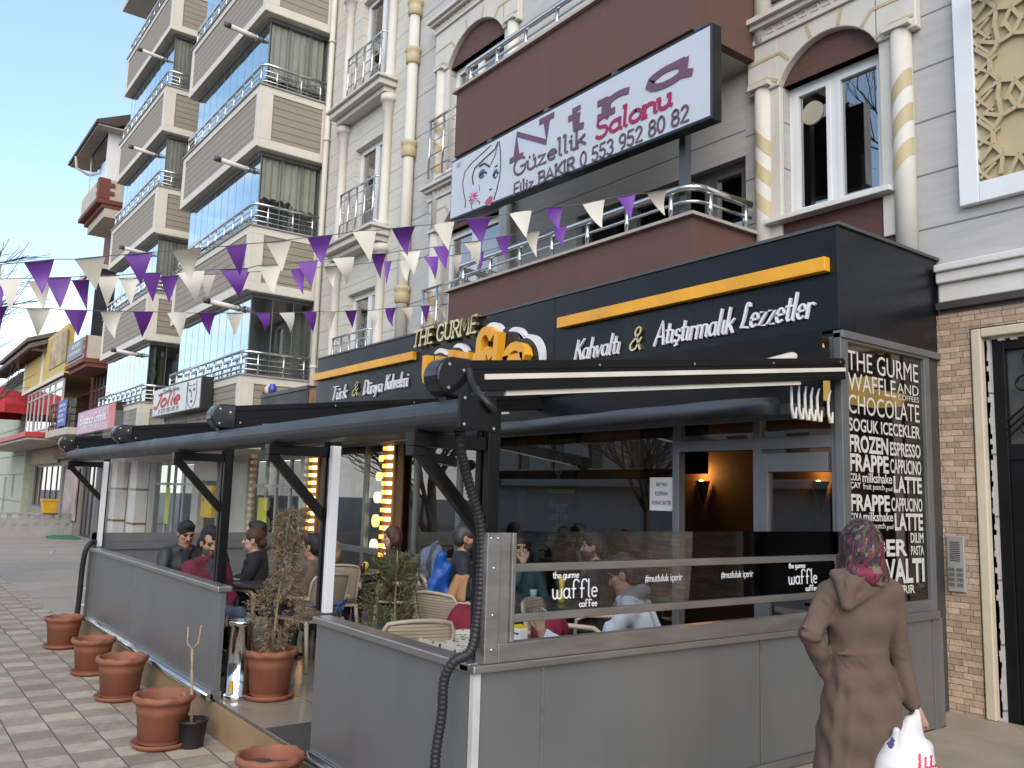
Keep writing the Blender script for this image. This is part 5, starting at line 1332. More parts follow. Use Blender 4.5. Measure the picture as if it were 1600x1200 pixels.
window(sh, -38.0, -37.2, .1, 2.6, 6.38, frame=GREYFR, split=(.5,), sash=False)
M().box(-45.9, -30.4, 7.6, 7.65, 0, 3.5).build('back_wall', pm('dim_shop_back', (.12, .12, .11), .8, var=.4, vs=2), sh)
M().box(-46, -38.9, 6.2, 6.29, 2.75, 3.4).build('shop_fascia', pm('tan_fascia', (.28, .2, .12), .6), sh)
M().box(-36.9, -34.5, 6.2, 6.25, .6, 2.5).build('poster_panel', pm('pink_grey_poster', (.38, .28, .28), .5, var=.5, vs=1.6), sh)

# ------------------------------------------------------------------ yellow house and green house
yh = empty('yellow_house', (-41, 6.0, 0), 'yellow timbered house with dark overhanging roof and glazed veranda at the far left', 'house')
YEL = siding('yellow_boards', (.52, .38, .10), .22, .06, .7, axis='X')
GRN = pm('pale_green_render', (.40, .43, .33), .8, dirt=.3)
M().box(-44.2, -34.3, 5.4, 8.5, 5.9, 7.7).build('upper_storey', YEL, yh)
q = M()
for xx in (-44.2, -39.4): q.box(xx - .12, xx + .2, 5.36, 5.399, 5.9, 7.7)
q.box(-44.3, -34.3, 5.35, 5.398, 5.8, 5.95); q.build('timber_trim', CRM, yh)
M().box(-37.6, -34.2, 5.37, 5.397, 6.3, 7.5).build('bare_patch', pm('peeling_plaster', (.40, .30, .20), .9, var=.5, vs=2.5), yh)
window(yh, -43.0, -34.6, 4.0, 5.75, 5.45, frame=GREYFR, split=(.12, .25, .38, .5, .65, .8), sash=False, transom=5.4, gl=GL_WIN)
M().box(-43.0, -34.4, 7.4, 7.5, 3.9, 5.8).build('veranda_back', ROOMIN, yh)
M().box(-43.2, -34.3, 5.4, 7.5, 3.75, 3.95).build('veranda_floor', BUFF, yh)
q = M(); q.poly([(-51.0, 4.75, 7.25), (-51.0, 4.75, 7.42), (-51.0, 9.0, 9.2), (-51.0, 9.0, 9.0)], (1, 0, 0), 12.4); q.build('roof', pm('weathered_roof_tiles', (.13, .1, .085), .9, var=.3, vs=3, bump=.6), yh)
q = M(); q.poly([(-50.6, 4.9, 7.78), (-50.6, 4.9, 7.95), (-50.6, 9.0, 9.5), (-50.6, 9.0, 9.3)], (1, 0, 0), 10); q.build('roof', pm('dark_upper_roof', (.11, .085, .07), .9, var=.3), yh)
q = M()
RAF = pm('dark_rafter', (.07, .05, .04), .8)
for k in range(16): M().box(-50.5 + k * .78, -50.4 + k * .78, 4.85, 5.4, 7.17, 7.26).build('rafter', RAF, yh)
q = M(); q.poly([(-50.5, 4.4, 3.55), (-50.5, 4.4, 3.72), (-50.5, 6.3, 3.72), (-50.5, 6.3, 3.55)], (1, 0, 0), 16); q.build('canopy', pm('red_canopy_edge', (.42, .035, .03), .5), yh)
M().box(-50.4, -34.6, 4.5, 6.29, 3.45, 3.545).build('canopy_soffit', BUFF, yh)
gh = empty('green_house', (-52, 6, 0), 'pale green rendered house with small dark openings at the left edge', 'house')
wall_holes(M(), -64, -46.2, 0, 7.0, 6.0, 8.0, [(-52.9, -52.0, .3, 2.2), (-49.8, -49.2, 1.2, 2.3)]).build('wall', GRN, gh)
q = M()
for zz in (1.0, 2.3, 3.2, 4.6, 5.7): q.box(-64, -46.21, 5.985, 5.999, zz, zz + .04)
q.build('string_course', pm('dark_groove', (.2, .22, .17), .8), gh)
M().box(-53, -49, 7.9, 7.95, .2, 2.4).build('dark_opening', BLACKP, gh)
M().box(-64, -46.2, 5.5, 9, 7.0, 7.15).build('roof', pm('grey_roof_slab', (.3, .29, .27), .8), gh)
um = empty('parasol', (-46.2, 5.0, 3.8), 'faded red parasol on the upstairs terrace at the left edge', 'parasol')
q = M(); n = 10; cx, cy_, cz = -46.6, 4.7, 6.35
for i in range(n):
    a, b_ = 2 * PI * i / n, 2 * PI * (i + 1) / n
    for (r0, z0, r1, z1) in ((.05, 0, 1.6, -.35), (1.6, -.35, 2.7, -.95), (2.7, -.95, 2.75, -1.35)):
        q.add([(cx + r0 * math.cos(a), cy_ + r0 * math.sin(a), cz + z0), (cx + r0 * math.cos(b_), cy_ + r0 * math.sin(b_), cz + z0), (cx + r1 * math.cos(b_), cy_ + r1 * math.sin(b_), cz + z1), (cx + r1 * math.cos(a), cy_ + r1 * math.sin(a), cz + z1)], [(0, 1, 2, 3)])
q.build('canopy', pm('faded_red_cloth', (.40, .025, .03), .8, var=.25, vs=1.0), um, fix=False)
q = M(); q.tube([(cx, cy_, 3.7), (cx, cy_, 6.4)], .06, 8); q.build('pole', PVC, um)

# fence, planters and mat at the far end of the side paving
fn = empty('concrete_fence', (-35.2, 5, 0), 'low pierced precast concrete fence across the far end of the paving', 'fence')
holes = []
for k in range(16): holes.append((k * .34 + .1, k * .34 + .24, .40, .52))
q = M(); ys = sorted({0, 5.6, *[v for h in holes for v in h[:2]]})
for i in range(len(ys) - 1):
    cx = (ys[i] + ys[i + 1]) / 2
    if any(h[0] < cx < h[1] for h in holes): q.box(-35.3, -35.2, 1.2 + ys[i], 1.2 + ys[i + 1], .0, .40); q.box(-35.3, -35.2, 1.2 + ys[i], 1.2 + ys[i + 1], .52, .66)
    else: q.box(-35.3, -35.2, 1.2 + ys[i], 1.2 + ys[i + 1], .0, .66)
for k in range(17): q.box(-35.31, -35.19, 1.15 + k * .34, 1.28 + k * .34, .66, .80)
q.box(-35.33, -35.17, 1.1, 6.9, .80, .86)
q.build('panel', pm('precast_concrete', (.33, .32, .30), .9, dirt=.3), fn)
YB = pm('yellow_planter_plastic', (.60, .33, .02), .5)
for y, lb in ((5.28, 'yellow square planter on the concrete fence, the farther left one'), (6.62, 'yellow square planter beside the green mat at the fence end')):
    e = empty('planter_box', (-35.2, y, .1), lb, 'planter', 'yellow planters')
    z0 = .50 if y < 6 else .12
    if y < 6: z0 = .861
    q = M(); q.add([(-35.4, y, z0), (-35.0, y, z0), (-35.0, y + .42, z0), (-35.4, y + .42, z0), (-35.45, y - .04, z0 + .45), (-34.95, y - .04, z0 + .45), (-34.95, y + .46, z0 + .45), (-35.45, y + .46, z0 + .45)], [(0, 1, 2, 3), (4, 5, 6, 7), (0, 1, 5, 4), (1, 2, 6, 5), (2, 3, 7, 6), (3, 0, 4, 7)])
    q.build('tub', YB, e); q = M(); q.box(-35.48, -34.92, y - .07, y + .49, z0 + .43, z0 + .50); q.build('rim', YB, e)
q = M(); q.lathe([(1.0, 0), (1.0, .06)], (-34.4, 6.35, .008), 24); tag(q.build('turf_mat', pm('green_turf_mat', (.05, .16, .09), .9)), 'round green turf mat on the far paving beside the yellow planter', 'mat')
# ------------------------------------------------------------------ big white beauty sign
ni = empty('sign_board', (-6.6, 5.45, 5.2), 'large white beauty salon sign with a woman\'s face, hung on the brown balcony', 'sign')
SX0, SX1, SY = -9.01, -4.777, 5.66
def zb_(x): return 5.415 + (5.31 - 5.415) * (x - SX0) / (SX1 - SX0)
q = M(); q.poly([(SX0 - .02, SY, zb_(SX0) - .03), (SX1 + .02, SY, zb_(SX1) - .03), (SX1 + .02, SY, 6.19), (SX0 - .02, SY, 6.19)], (0, 1, 0), .135)
q.build('case', pm('black_sign_case', (.012, .013, .016), .35), ni, bevel=.008)
q = M(); q.poly([(SX0, SY - .004, zb_(SX0)), (SX1, SY - .004, zb_(SX1)), (SX1, SY - .004, 6.157), (SX0, SY - .004, 6.157)], (0, 1, 0), .0035); q.build('face', pm('blue_white_sign_face', (.50, .53, .58), .35, var=.03), ni)
MAUVE = pm('mauve_print', (.13, .055, .10), .5); PLUM = pm('plum_grey_print', (.10, .06, .085), .5); CRIM = pm('crimson_print', (.30, .008, .06), .5); PINK = pm('pink_print', (.55, .20, .33), .6); TEAL = pm('teal_shadow_print', (.05, .12, .17), .6)
ys_ = SY - .007
def sl_(s, p0, p1, h, mat, th, **k):             # a line of print from its left foot to its right foot
    a, b_ = onY(*p0, ys_), onY(*p1, ys_)
    strokes('lettering', s, ni, (a[0], ys_, min(a[2], b_[2]) * .5 + max(a[2], b_[2]) * .5), (1, 0, 0), (0, 0, 1), h, b_[0] - a[0], mat, th, ext=.003, **k)
sl_('Nira', (798, 249), (1080, 116), .29, MAUVE, .23, serif=True, hx=2.0, sl=.11, track=.22)
sl_('G\u00fczellik', (803, 273), (915, 228), .20, PLUM, .15, serif=True, sl=.09)
sl_('Salonu', (932, 219), (1050, 162), .21, CRIM, .19, serif=True, shear=.06, sl=.09)
sl_('Filiz BAKIR', (802, 303), (898, 266), .135, PLUM, .17, serif=True, sl=.09)
sl_('0 553 952 80 82', (907, 263), (1076, 185), .15, PLUM, .16)
def sp(x, y):                                    # pixel of the photograph -> point of the sign face, to copy the drawing
    p = onY(x, y, SY - .006); return (p[0], p[1], p[2])
def cp(x, y): return sp(700 + x / 6, 140 + y / 6)
q = M()
def line(pts, w_): q.tube([cp(*p) for p in pts], w_, 5, 0)
line([(405, 520), (330, 590), (230, 680), (160, 770), (138, 870), (145, 960), (165, 1040), (160, 1110)], .006)
line([(470, 490), (440, 560), (330, 660), (250, 740), (228, 820), (238, 890)], .009)
line([(480, 485), (492, 580), (495, 700), (485, 820), (455, 950), (430, 1030)], .008)
line([(470, 500), (440, 620), (400, 700)], .006); line([(295, 720), (340, 690), (395, 722)], .012); line([(440, 725), (465, 708)], .008); line([(390, 940), (412, 930)], .008)
line([(215, 1060), (225, 1120), (238, 1160)], .005); line([(270, 1040), (300, 1050), (290, 1075)], .005); line([(290, 890), (295, 950)], .004)
for (ex, ey, k) in ((335, 785, 1), (450, 785, .8)): q.tube([cp(ex - 35 * k, ey + 25), cp(ex - 10 * k, ey - 8), cp(ex + 30 * k, ey - 5)], .012, 6); 
q.build('face_drawing', INK, ni)
q = M()
for (ex, ey, k) in ((318, 790, 1), (445, 790, .75)):
    c0 = cp(ex, ey); q.ball(c0, (.075 * k, .003, .06), 0, 14)
q.build('eye_shadow', TEAL, ni)
q = M()
for (ex, ey) in ((345, 800), (452, 802)): q.ball((cp(ex, ey)[0], ys_ - .001, cp(ex, ey)[2]), (.022, .003, .022), 0, 10)
q.build('iris', pm('pale_iris', (.45, .52, .55), .5), ni)
q = M(); q.poly([cp(*p) for p in ((345, 1060), (370, 1025), (400, 995), (418, 1000), (415, 1030), (405, 1080), (385, 1092), (365, 1082))], (0, -1, 0), .003); q.build('lips', pm('rose_print', (.40, .06, .16), .5), ni)
q = M()
for k in range(11):
    a = 2 * PI * k / 11; c0 = cp(240, 1005); e_ = (c0[0] + .11 * math.cos(a), c0[1], c0[2] + .095 * math.sin(a))
    q.tube([c0, ((c0[0] + e_[0]) / 2, c0[1], (c0[2] + e_[2]) / 2), e_], [.006, .012, .003], 5)
q.build('flower', PINK, ni)
q = M(); q.box(-8.90, -8.80, SY - .008, SY - .0045, 6.06, 6.11); q.build('maker_mark', pm('grey_print', (.3, .32, .34), .5), ni)
q = M(); q.box(-5.36, -5.28, 5.90, 5.98, 4.55, 6.33); q.box(-8.5, -8.42, 5.796, 5.86, 5.4, 6.2)
for x in (-8.3, -7.2, -6.1, -5.0): q.box(x, x + .08, 5.70, 5.797, 6.192, 6.25)
q.build('bracket', pm('grey_steel_post', (.10, .11, .12), .45, .5), ni)

# ------------------------------------------------------------------ bunting
PUR = pm('purple_plastic_pennant', (.135, .035, .27), .5, var=.08); IVO = pm('ivory_plastic_pennant', (.58, .545, .47), .55, var=.05)
S1 = [((-12, 416), (3, 413), (-2, 450), 1), ((37, 410), (85, 405), (66, 460), 0), ((116, 405), (165, 400), (150, 454), 1), ((194, 398), (239, 394), (220, 445), 0), ((268, 392), (315, 387), (298, 441), 1), ((352, 385), (386, 381), (375, 431), 0),
      ((416, 379), (456, 374), (441, 425), 1), ((480, 371), (520, 367), (504, 415), 0), ((550, 362), (588, 360), (579, 410), 1), ((612, 357), (649, 353), (637, 400), 0), ((677, 351), (710, 346), (701, 392), 1), ((727, 342), (768, 339), (754, 382), 0),
      ((796, 334), (831, 329), (822, 372), 1), ((852, 324), (881, 322), (874, 359), 0), ((910, 319), (945, 311), (941, 357), 1), ((964, 307), (993, 303), (986, 341), 0), ((1011, 302), (1042, 296), (1039, 337), 1)]
S2 = [((-2, 436), (37, 435), (16, 489), 1), ((71, 434), (112, 433), (94, 482), 0), ((150, 431), (187, 430), (167, 480), 1), ((220, 427), (252, 426), (239, 472), 0), ((277, 426), (320, 422), (306, 472), 1), ((343, 421), (388, 419), (374, 465), 0), ((404, 415), (441, 413), (427, 460), 1),
      ((464, 410), (497, 407), (487, 449), 0), ((519, 404), (554, 401), (542, 445), 1), ((580, 397), (604, 396), (595, 436), 0), ((625, 392), (657, 390), (647, 430), 1), ((677, 386), (704, 384), (697, 421), 0), ((725, 379), (752, 376), (747, 417), 1), ((774, 371), (799, 367), (791, 405), 0), ((821, 364), (844, 360), (839, 402), 1), ((864, 354), (887, 351), (879, 384), 0)]
S3 = [((-16, 450), (8, 446), (2, 490), 0), ((44, 440), (80, 440), (68, 484), 1), ((112, 438), (140, 437), (136, 485), 0), ((186, 435), (216, 434), (205, 478), 1), ((250, 432), (280, 430), (264, 474), 0), ((312, 429), (337, 428), (323, 467), 1), ((370, 427), (390, 425), (376, 463), 0), ((454, 421), (477, 419), (474, 460), 0), ((507, 417), (530, 415), (521, 450), 1), ((600, 409), (612, 408), (604, 445), 0), ((624, 407), (645, 405), (636, 440), 1),
      ((662, 402), (685, 401), (680, 437), 0), ((704, 399), (722, 396), (713, 429), 1), ((745, 394), (756, 393), (749, 426), 0)]
S4 = [((-30, 476), (12, 480), (0, 523), 0), ((41, 482), (79, 482), (59, 527), 1), ((100, 484), (137, 485), (122, 526), 0), ((157, 486), (192, 486), (179, 529), 1), ((208, 487), (240, 487), (222, 527), 0), ((261, 489), (292, 489), (282, 530), 1), ((311, 489), (338, 488), (328, 525), 0), ((353, 489), (379, 489), (367, 525), 1), ((399, 489), (422, 489), (414, 520), 0), ((436, 489), (460, 488), (454, 520), 1), ((473, 488), (495, 487), (489, 519), 0), ((505, 487), (525, 487), (517, 517), 1), ((539, 486), (558, 485), (551, 513), 0), ((574, 485), (591, 484), (585, 514), 1), ((602, 482), (619, 481), (614, 511), 0), ((628, 480), (644, 478), (640, 508), 1), ((657, 478), (672, 477), (666, 505), 0), ((688, 476), (699, 475), (696, 499), 1)]
def bunting(S, xa, da, xb, db, label, ends):
    dep = lambda x: 1 / (1 / da + (1 / db - 1 / da) * (x - xa) / (xb - xa))
    e = empty('bunting', tuple(at(S[0][0][0], S[0][0][1], dep(S[0][0][0]))), label, 'bunting', 'strings of purple and ivory pennants')
    pts = []
    if ends[0]: pts.append(at(*ends[0], dep(ends[0][0])))
    for a, b_, c, k in S: pts += [at(*a, dep(a[0])), at(*b_, dep(b_[0]))]
    if ends[1]: pts.append(at(*ends[1], dep(ends[1][0])))
    q = M(); q.tube(pts, .0035, 5); q.build('cord', pm('grey_cord', (.10, .10, .11), .7), e)
    for a, b_, c, k in S:
        A_, B_ = at(*a, dep(a[0])), at(*b_, dep(b_[0])); xm = c[0]
        C_ = at(c[0], c[1], dep((a[0] + b_[0]) / 2) - random.uniform(-.10, .10))
        q = M(); n = 6; vs = []; nv = np.cross(B_ - A_, C_ - A_); nv /= np.linalg.norm(nv)
        curl = random.uniform(-.03, .04); c2 = random.uniform(-.02, .02)
        rows = []
        for i in range(n + 1):
            t = i / n; row = []
            for j in range(5):
                s = j / 4
                p = A_ * (1 - t) * (1 - s) + B_ * (1 - t) * s + C_ * t
                p = p + nv * (curl * math.sin(PI * t) + c2 * math.sin(PI * s) * (1 - t) + .01 * random.uniform(-.3, .3) * t)
                row.append(len(vs)); vs.append(tuple(p))
            rows.append(row)
        f = [(rows[i][j], rows[i][j + 1], rows[i + 1][j + 1], rows[i + 1][j]) for i in range(n) for j in range(4)]
        q.add(vs, f, 0, True); q.build('pennant', (PUR, IVO)[k], e, fix=False)
bunting(S1, 0, 5.6, 1042, 7.5, 'topmost pennant string, running up to the railing below the white sign', ((-60, 420), (1085, 285)))
bunting(S2, 0, 5.9, 880, 8.0, 'second pennant string from the top, in front of the balcony railing', ((-60, 438), (1000, 322)))
bunting(S3, 0, 6.9, 750, 8.9, 'third pennant string, smaller pennants partly hidden by the second string', ((-60, 452), (905, 352)))
bunting(S4, 0, 6.6, 695, 10.2, 'lowest pennant string, nearly level, ending at the black shop sign', ((-60, 472), (703, 474)))

# ------------------------------------------------------------------ pots and plants
def pot_proto(label):
    e = empty('flower_pot', (0, 0, 0), label, 'pot', 'terracotta pots along the terrace wall')
    wob = lambda i, t: (.004 * math.sin(9 * t), .0045 * math.sin(9 * t)) if 6 <= i <= 10 else (0, 0)
    q = M(); q.lathe([(.148, .03), (.152, .06), (.157, .062), (.172, .22), (.177, .223), (.180, .265), (.188, .30), (.205, .308), (.213, .328), (.206, .350), (.190, .356), (.180, .345), (.170, .26)], (0, 0, 0), 60, wob=wob, cap=False)
    q.lathe([(.0, .031), (.134, .031)], (0, 0, 0), 60, cap=False)
    q.build('pot', TERRA, e, local=True)
    q = M(); q.lathe([(.14, .0), (.185, .005), (.205, .035), (.197, .04), (.175, .016), (.0, .014)], (0, 0, 0), 40, cap=False); q.build('saucer', TERRA, e, local=True)
    q = M(); n = 24
    q.lathe([(.168, .275), (.12, .283), (.06, .29), (.0, .286)], (0, 0, 0), 24, wob=lambda i, t: (0, .012 * math.sin(3 * t + i) + random.uniform(-.006, .006)), cap=False); q.build('soil', SOIL, e, local=True)
    return e
P0 = pot_proto('terracotta pot farthest left, beside the drain hose end of the grey terrace wall')
PL = [(-11.55, 2.08, 1.02, None), (-9.86, 2.07, 1.0, 'terracotta pot second from the far end of the row before the long grey wall'), (-8.60, 2.06, 1.06, 'terracotta pot in the middle of the row, between two similar pots'), (-6.93, 1.98, 1.06, 'terracotta pot touching the small black pot with bare sticks'), (-5.19, 2.13, .97, 'nearest terracotta pot, at the lower edge beside the corner wall panel')]
for i, (x, y, s, l) in enumerate(PL):
    o = P0 if i == 0 else copy_tree(P0)
    o.location = (x, y, .003); o.scale = (s, s, s); o.rotation_euler = (0, 0, i * 1.3)
    if l: o['label'] = l
o = copy_tree(P0); o.location = (-6.88, 2.78, .266); o.scale = (1.0, 1.0, 1.08); o['label'] = 'terracotta pot on the terrace floor holding the tall dried conifer'
bp_ = empty('flower_pot', (-6.78, 2.16, .0), 'small black plastic pot with two bare forked sticks on the pavement', 'pot')
q = M(); q.lathe([(.085, .003), (.105, .18), (.112, .182), (.112, .20), (.104, .2), (.10, .165), (.0, .165)], (-6.78, 2.16, .0), 28, cap=False); q.build('pot', BLACKP, bp_)
q = M(); q.lathe([(.10, .168), (.05, .172), (0, .17)], (-6.78, 2.16, 0), 20, cap=False); q.build('soil', SOIL, bp_)
STK = pm('pale_bark_stick', (.33, .25, .16), .8, var=.35, vs=40)
q = M(); bx, by = -6.79, 2.155
q.tube([(bx, by, .16), (bx - .02, by - .01, .4), (bx - .035, by - .02, .62), (bx - .05, by - .02, .70)], [.013, .011, .010, .012], 8)
q.tube([(bx - .05, by - .02, .70), (bx - .085, by - .05, .74), (bx - .09, by - .05, .86)], [.010, .008, .006], 7); q.tube([(bx - .05, by - .02, .70), (bx - .035, by + .02, .75), (bx - .035, by + .03, .88)], [.010, .008, .006], 7)
q.tube([(bx - .045, by - .03, .16), (bx - .055, by - .03, .26), (bx - .075, by - .05, .38)], [.008, .007, .004], 6); q.tube([(bx - .052, by - .03, .24), (bx - .035, by - .02, .33)], [.006, .004], 6)
q.build('stem', STK, bp_)

def conifer(e, base, h, r, n, mats, seed, shape, droop=0.0, blade=.075, name='foliage', lean=(0, 0)):
    """feathery sprays of narrow leaves around a stem"""
    rg = random.Random(seed); q = M()
    for i in range(n):
        t = rg.random() ** .85
        z = h * (.04 + .96 * t); rad = r * shape(t); a = rg.uniform(0, 2 * PI); rr = rad * math.sqrt(rg.uniform(.05, 1))
        c = Vector((base[0] + rr * math.cos(a) + lean[0] * t, base[1] + rr * math.sin(a) + lean[1] * t, base[2] + z))
        d = Vector((math.cos(a) * .8, math.sin(a) * .8, rg.uniform(.1, 1.1) - droop)).normalized()
        L_ = blade * rg.uniform(.6, 1.5); mi = rg.randrange(len(mats)) if rg.random() < .5 else (i % len(mats))
        side = d.cross(Vector((rg.uniform(-1, 1), rg.uniform(-1, 1), rg.uniform(-1, 1)))).normalized()
        for k in range(5):
            s0 = c + d * (L_ * k / 5); sg = 1 if k % 2 else -1
            dd = (d + side * sg * rg.uniform(.5, 1.1)).normalized(); l2 = L_ * .55 * rg.uniform(.6, 1.1); w_ = side.cross(dd).normalized() * .0042
            tip = s0 + dd * l2 + Vector((0, 0, -.012 * droop * 3))
            mid = s0 + dd * l2 * .5
            q.add([s0 - w_ * .4, s0 + w_ * .4, mid + w_, tip, mid - w_], [(0, 1, 2, 3, 4)], mi)
    return q.build(name, mats, e, fix=False)
DRY = [pm('dry_thuja_tan', (.25, .18, .105), .9, var=.3, vs=20), pm('dry_thuja_brown', (.16, .11, .065), .9, var=.3, vs=20), pm('dry_thuja_pale', (.26, .20, .12), .9, var=.3, vs=20)]
GRNL = [pm('thuja_green', (.085, .11, .035), .8, var=.35, vs=20), pm('thuja_olive', (.12, .12, .045), .8, var=.35, vs=20), pm('thuja_brown', (.10, .07, .04), .85, var=.3, vs=20)]
c1 = empty('dry_conifer', (-6.88, 2.78, .54), 'tall dried brown conifer in the pot at the terrace entrance', 'plant')
q = M(); q.tube([(-6.88, 2.78, .52), (-6.86, 2.80, 1.0), (-6.83, 2.84, 1.68)], [.012, .010, .004], 7); q.build('stem', STK, c1)
conifer(c1, (-6.88, 2.78, .55), 1.22, .20, 1150, DRY, 3, lambda t: (.28 + .95 * math.exp(-((t - .30) / .16) ** 2) + .25 * math.exp(-((t - .88) / .1) ** 2)), droop=.45, blade=.06, lean=(.07, .09))
c2 = empty('conifer', (-6.35, 3.60, .27), 'bushy half-green half-brown conifer behind the corner wall panel', 'plant')
q = M(); q.tube([(-6.35, 3.6, .3), (-6.35, 3.6, 1.45)], [.016, .004], 7); q.tube([(-6.52, 3.52, .4), (-6.5, 3.52, 1.2)], .008, 6); q.tube([(-6.2, 3.5, .5), (-6.18, 3.48, 1.0)], .007, 6); q.build('stem', STK, c2)
conifer(c2, (-6.35, 3.60, .40), .98, .46, 900, [GRNL[0], GRNL[1], GRNL[2]], 5, lambda t: (.95 - .75 * t) * (1 + .2 * math.sin(t * 22)), blade=.10)
conifer(c2, (-6.35, 3.60, .30), .42, .44, 500, [GRNL[2], DRY[1], GRNL[1]], 6, lambda t: 1.0, blade=.08, name='brown_foliage')
pb = M(); pb.lathe([(.14, 0), (.19, .3), (.2, .3), (.18, .28), (0, .28)], (-6.35, 3.6, .266), 24, cap=False); tag(pb.build('flower_pot', TERRA), 'terracotta pot under the bushy conifer behind the corner wall panel', 'pot')
# ash bin
ab = empty('ash_bin', (-6.99, 2.56, .266), 'tall cylindrical chrome ash bin by the entrance post', 'ash bin')
q = M(); q.lathe([(.105, 0), (.108, .01), (.108, .04), (.098, .045), (.098, .56), (.106, .565), (.110, .60), (.10, .612), (.075, .60), (.06, .57), (0, .56)], (-6.99, 2.56, .266), 32, cap=False); q.build('body', pm('polished_steel', (.58, .58, .57), .10, 1, .05), ab)
q = M(); q.box(-6.915, -6.908, 2.468, 2.490, .32, .42); q.build('yellow_label', YELLOW, ab)

# ------------------------------------------------------------------ furniture
WICK = siding('cream_wicker_plastic', (.40, .325, .235), .022, .28, .55, var=.05, rough=.5, bump=.1)
CHP = pm('cream_chair_plastic', (.40, .33, .245), .45, var=.05)
def chair_proto():
    e = empty('armchair', (0, 0, 0), 'cream', 'chair', 'cream plastic terrace chairs')
    # forward is +Y; the back stands at -Y
    q = M(); q.poly([(-.225, -.22, .43), (.225, -.22, .43), (.245, .22, .445), (.2, .25, .44), (-.2, .25, .44), (-.245, .22, .445)], (0, 0, 1), .025); q.build('seat', CHP, e, local=True, bevel=.008)
    q = M(); n = 10; vs = []; rows = []
    for i in range(7):
        t = i / 6; z = .47 + .41 * t; y0 = -.225 - .10 * t; hw = .215 + .015 * t - (.03 if i == 6 else 0)
        row = []
        for j in range(n + 1):
            s = -1 + 2 * j / n; row.append(len(vs)); vs.append((hw * s, y0 + .035 * s * s, z + (-.02 * s * s if i == 6 else 0)))
        rows.append(row)
    f = [(rows[i][j], rows[i][j + 1], rows[i + 1][j + 1], rows[i + 1][j]) for i in range(6) for j in range(n)]
    q.add(vs, f, 0, True); o = q.build('backrest', WICK, e, local=True, fix=False); md = o.modifiers.new('thick', 'SOLIDIFY'); md.thickness = .018
    q = M(); rim = [vs[rows[i][0]] for i in range(7)] + [vs[k] for k in rows[6][1:-1]] + [vs[rows[6 - i][n]] for i in range(7)]
    q.tube(rim, .014, 8); q.build('back_rim', CHP, e, local=True)
    for sx in (-1, 1):
        q = M(); q.tube([(sx * .225, .21, .44), (sx * .25, .25, .0)], [.022, .016], 8); q.build('leg', CHP, e, local=True)
        q = M(); q.tube([(sx * .215, -.21, .46), (sx * .245, -.29, .0)], [.022, .016], 8); q.build('leg', CHP, e, local=True)
        q = M(); q.tube([(sx * .235, -.27, .66), (sx * .27, -.12, .665), (sx * .275, .12, .66), (sx * .262, .20, .62), (sx * .235, .215, .44)], [.017, .02, .02, .018, .018], 8); q.build('armrest', CHP, e, local=True)
    return e
CH0 = chair_proto(); _cu = [False]
def chair(x, y, rz, label):
    o = CH0 if not _cu[0] else copy_tree(CH0)
    _cu[0] = True
    o.location = (x, y, .266); o.rotation_euler = (0, 0, rz); o['label'] = label
    return o
TBL = pm('dark_table_top', (.05, .045, .042), .3, 0, .1)
def table(x, y, rz, label, w_=.72, d_=.72, h=.735):
    e = empty('table', (x, y, .266), label, 'table', 'dark terrace tables', rz)
    q = M(); q.box(-w_ / 2, w_ / 2, -d_ / 2, d_ / 2, h - .03, h); q.build('tabletop', TBL, e, local=True, bevel=.006)
    q = M(); q.tube([(0, 0, .03), (0, 0, h - .03)], .03, 12); q.build('column', CHROME, e, local=True)
    q = M()
    for a in range(4): q.bar((0, 0, .035), (.3 * math.cos(a * PI / 2 + .78), .3 * math.sin(a * PI / 2 + .78), .02), .05, .03)
    q.build('foot', BLACKP, e, local=True)
    return e

# ------------------------------------------------------------------ figures: one smooth skin grown from rounded limbs
def sd_cone(P, a, b, r1, r2):
    a = np.array(a, float); b = np.array(b, float); ba = b - a; l2 = max(ba @ ba, 1e-9)
    h = np.clip(((P - a) @ ba) / l2, 0, 1)
    return np.linalg.norm(P - a - h[..., None] * ba, axis=-1) - (r1 + (r2 - r1) * h)
def sd_ell(P, c, r, B=None):
    q = P - np.array(c, float)
    if B is not None: q = q @ B
    r = np.array(r, float); k = np.linalg.norm(q / r, axis=-1)
    return (k - 1) * r.min() * (.6 + .4 * np.clip(k, 0, 1))
def prim_d(p, P):
    return sd_cone(P, p['a'], p['b'], p['r1'], p['r2']) if p['t'] == 'c' else sd_ell(P, p['c'], p['r'], p.get('B'))
def cone(a, b, r1, r2, m, k=.02, sub=False): return dict(t='c', a=np.array(a, float), b=np.array(b, float), r1=r1, r2=r2, m=m, k=k, sub=sub)
def ell(c, r, m, k=.02, B=None, sub=False): return dict(t='e', c=np.array(c, float), r=np.array(r, float), m=m, k=k, B=B, sub=sub)
def pbox(p):
    if p['t'] == 'c':
        r = max(p['r1'], p['r2']); return np.minimum(p['a'], p['b']) - r, np.maximum(p['a'], p['b']) + r
    r = p['r'].max(); return p['c'] - r, p['c'] + r
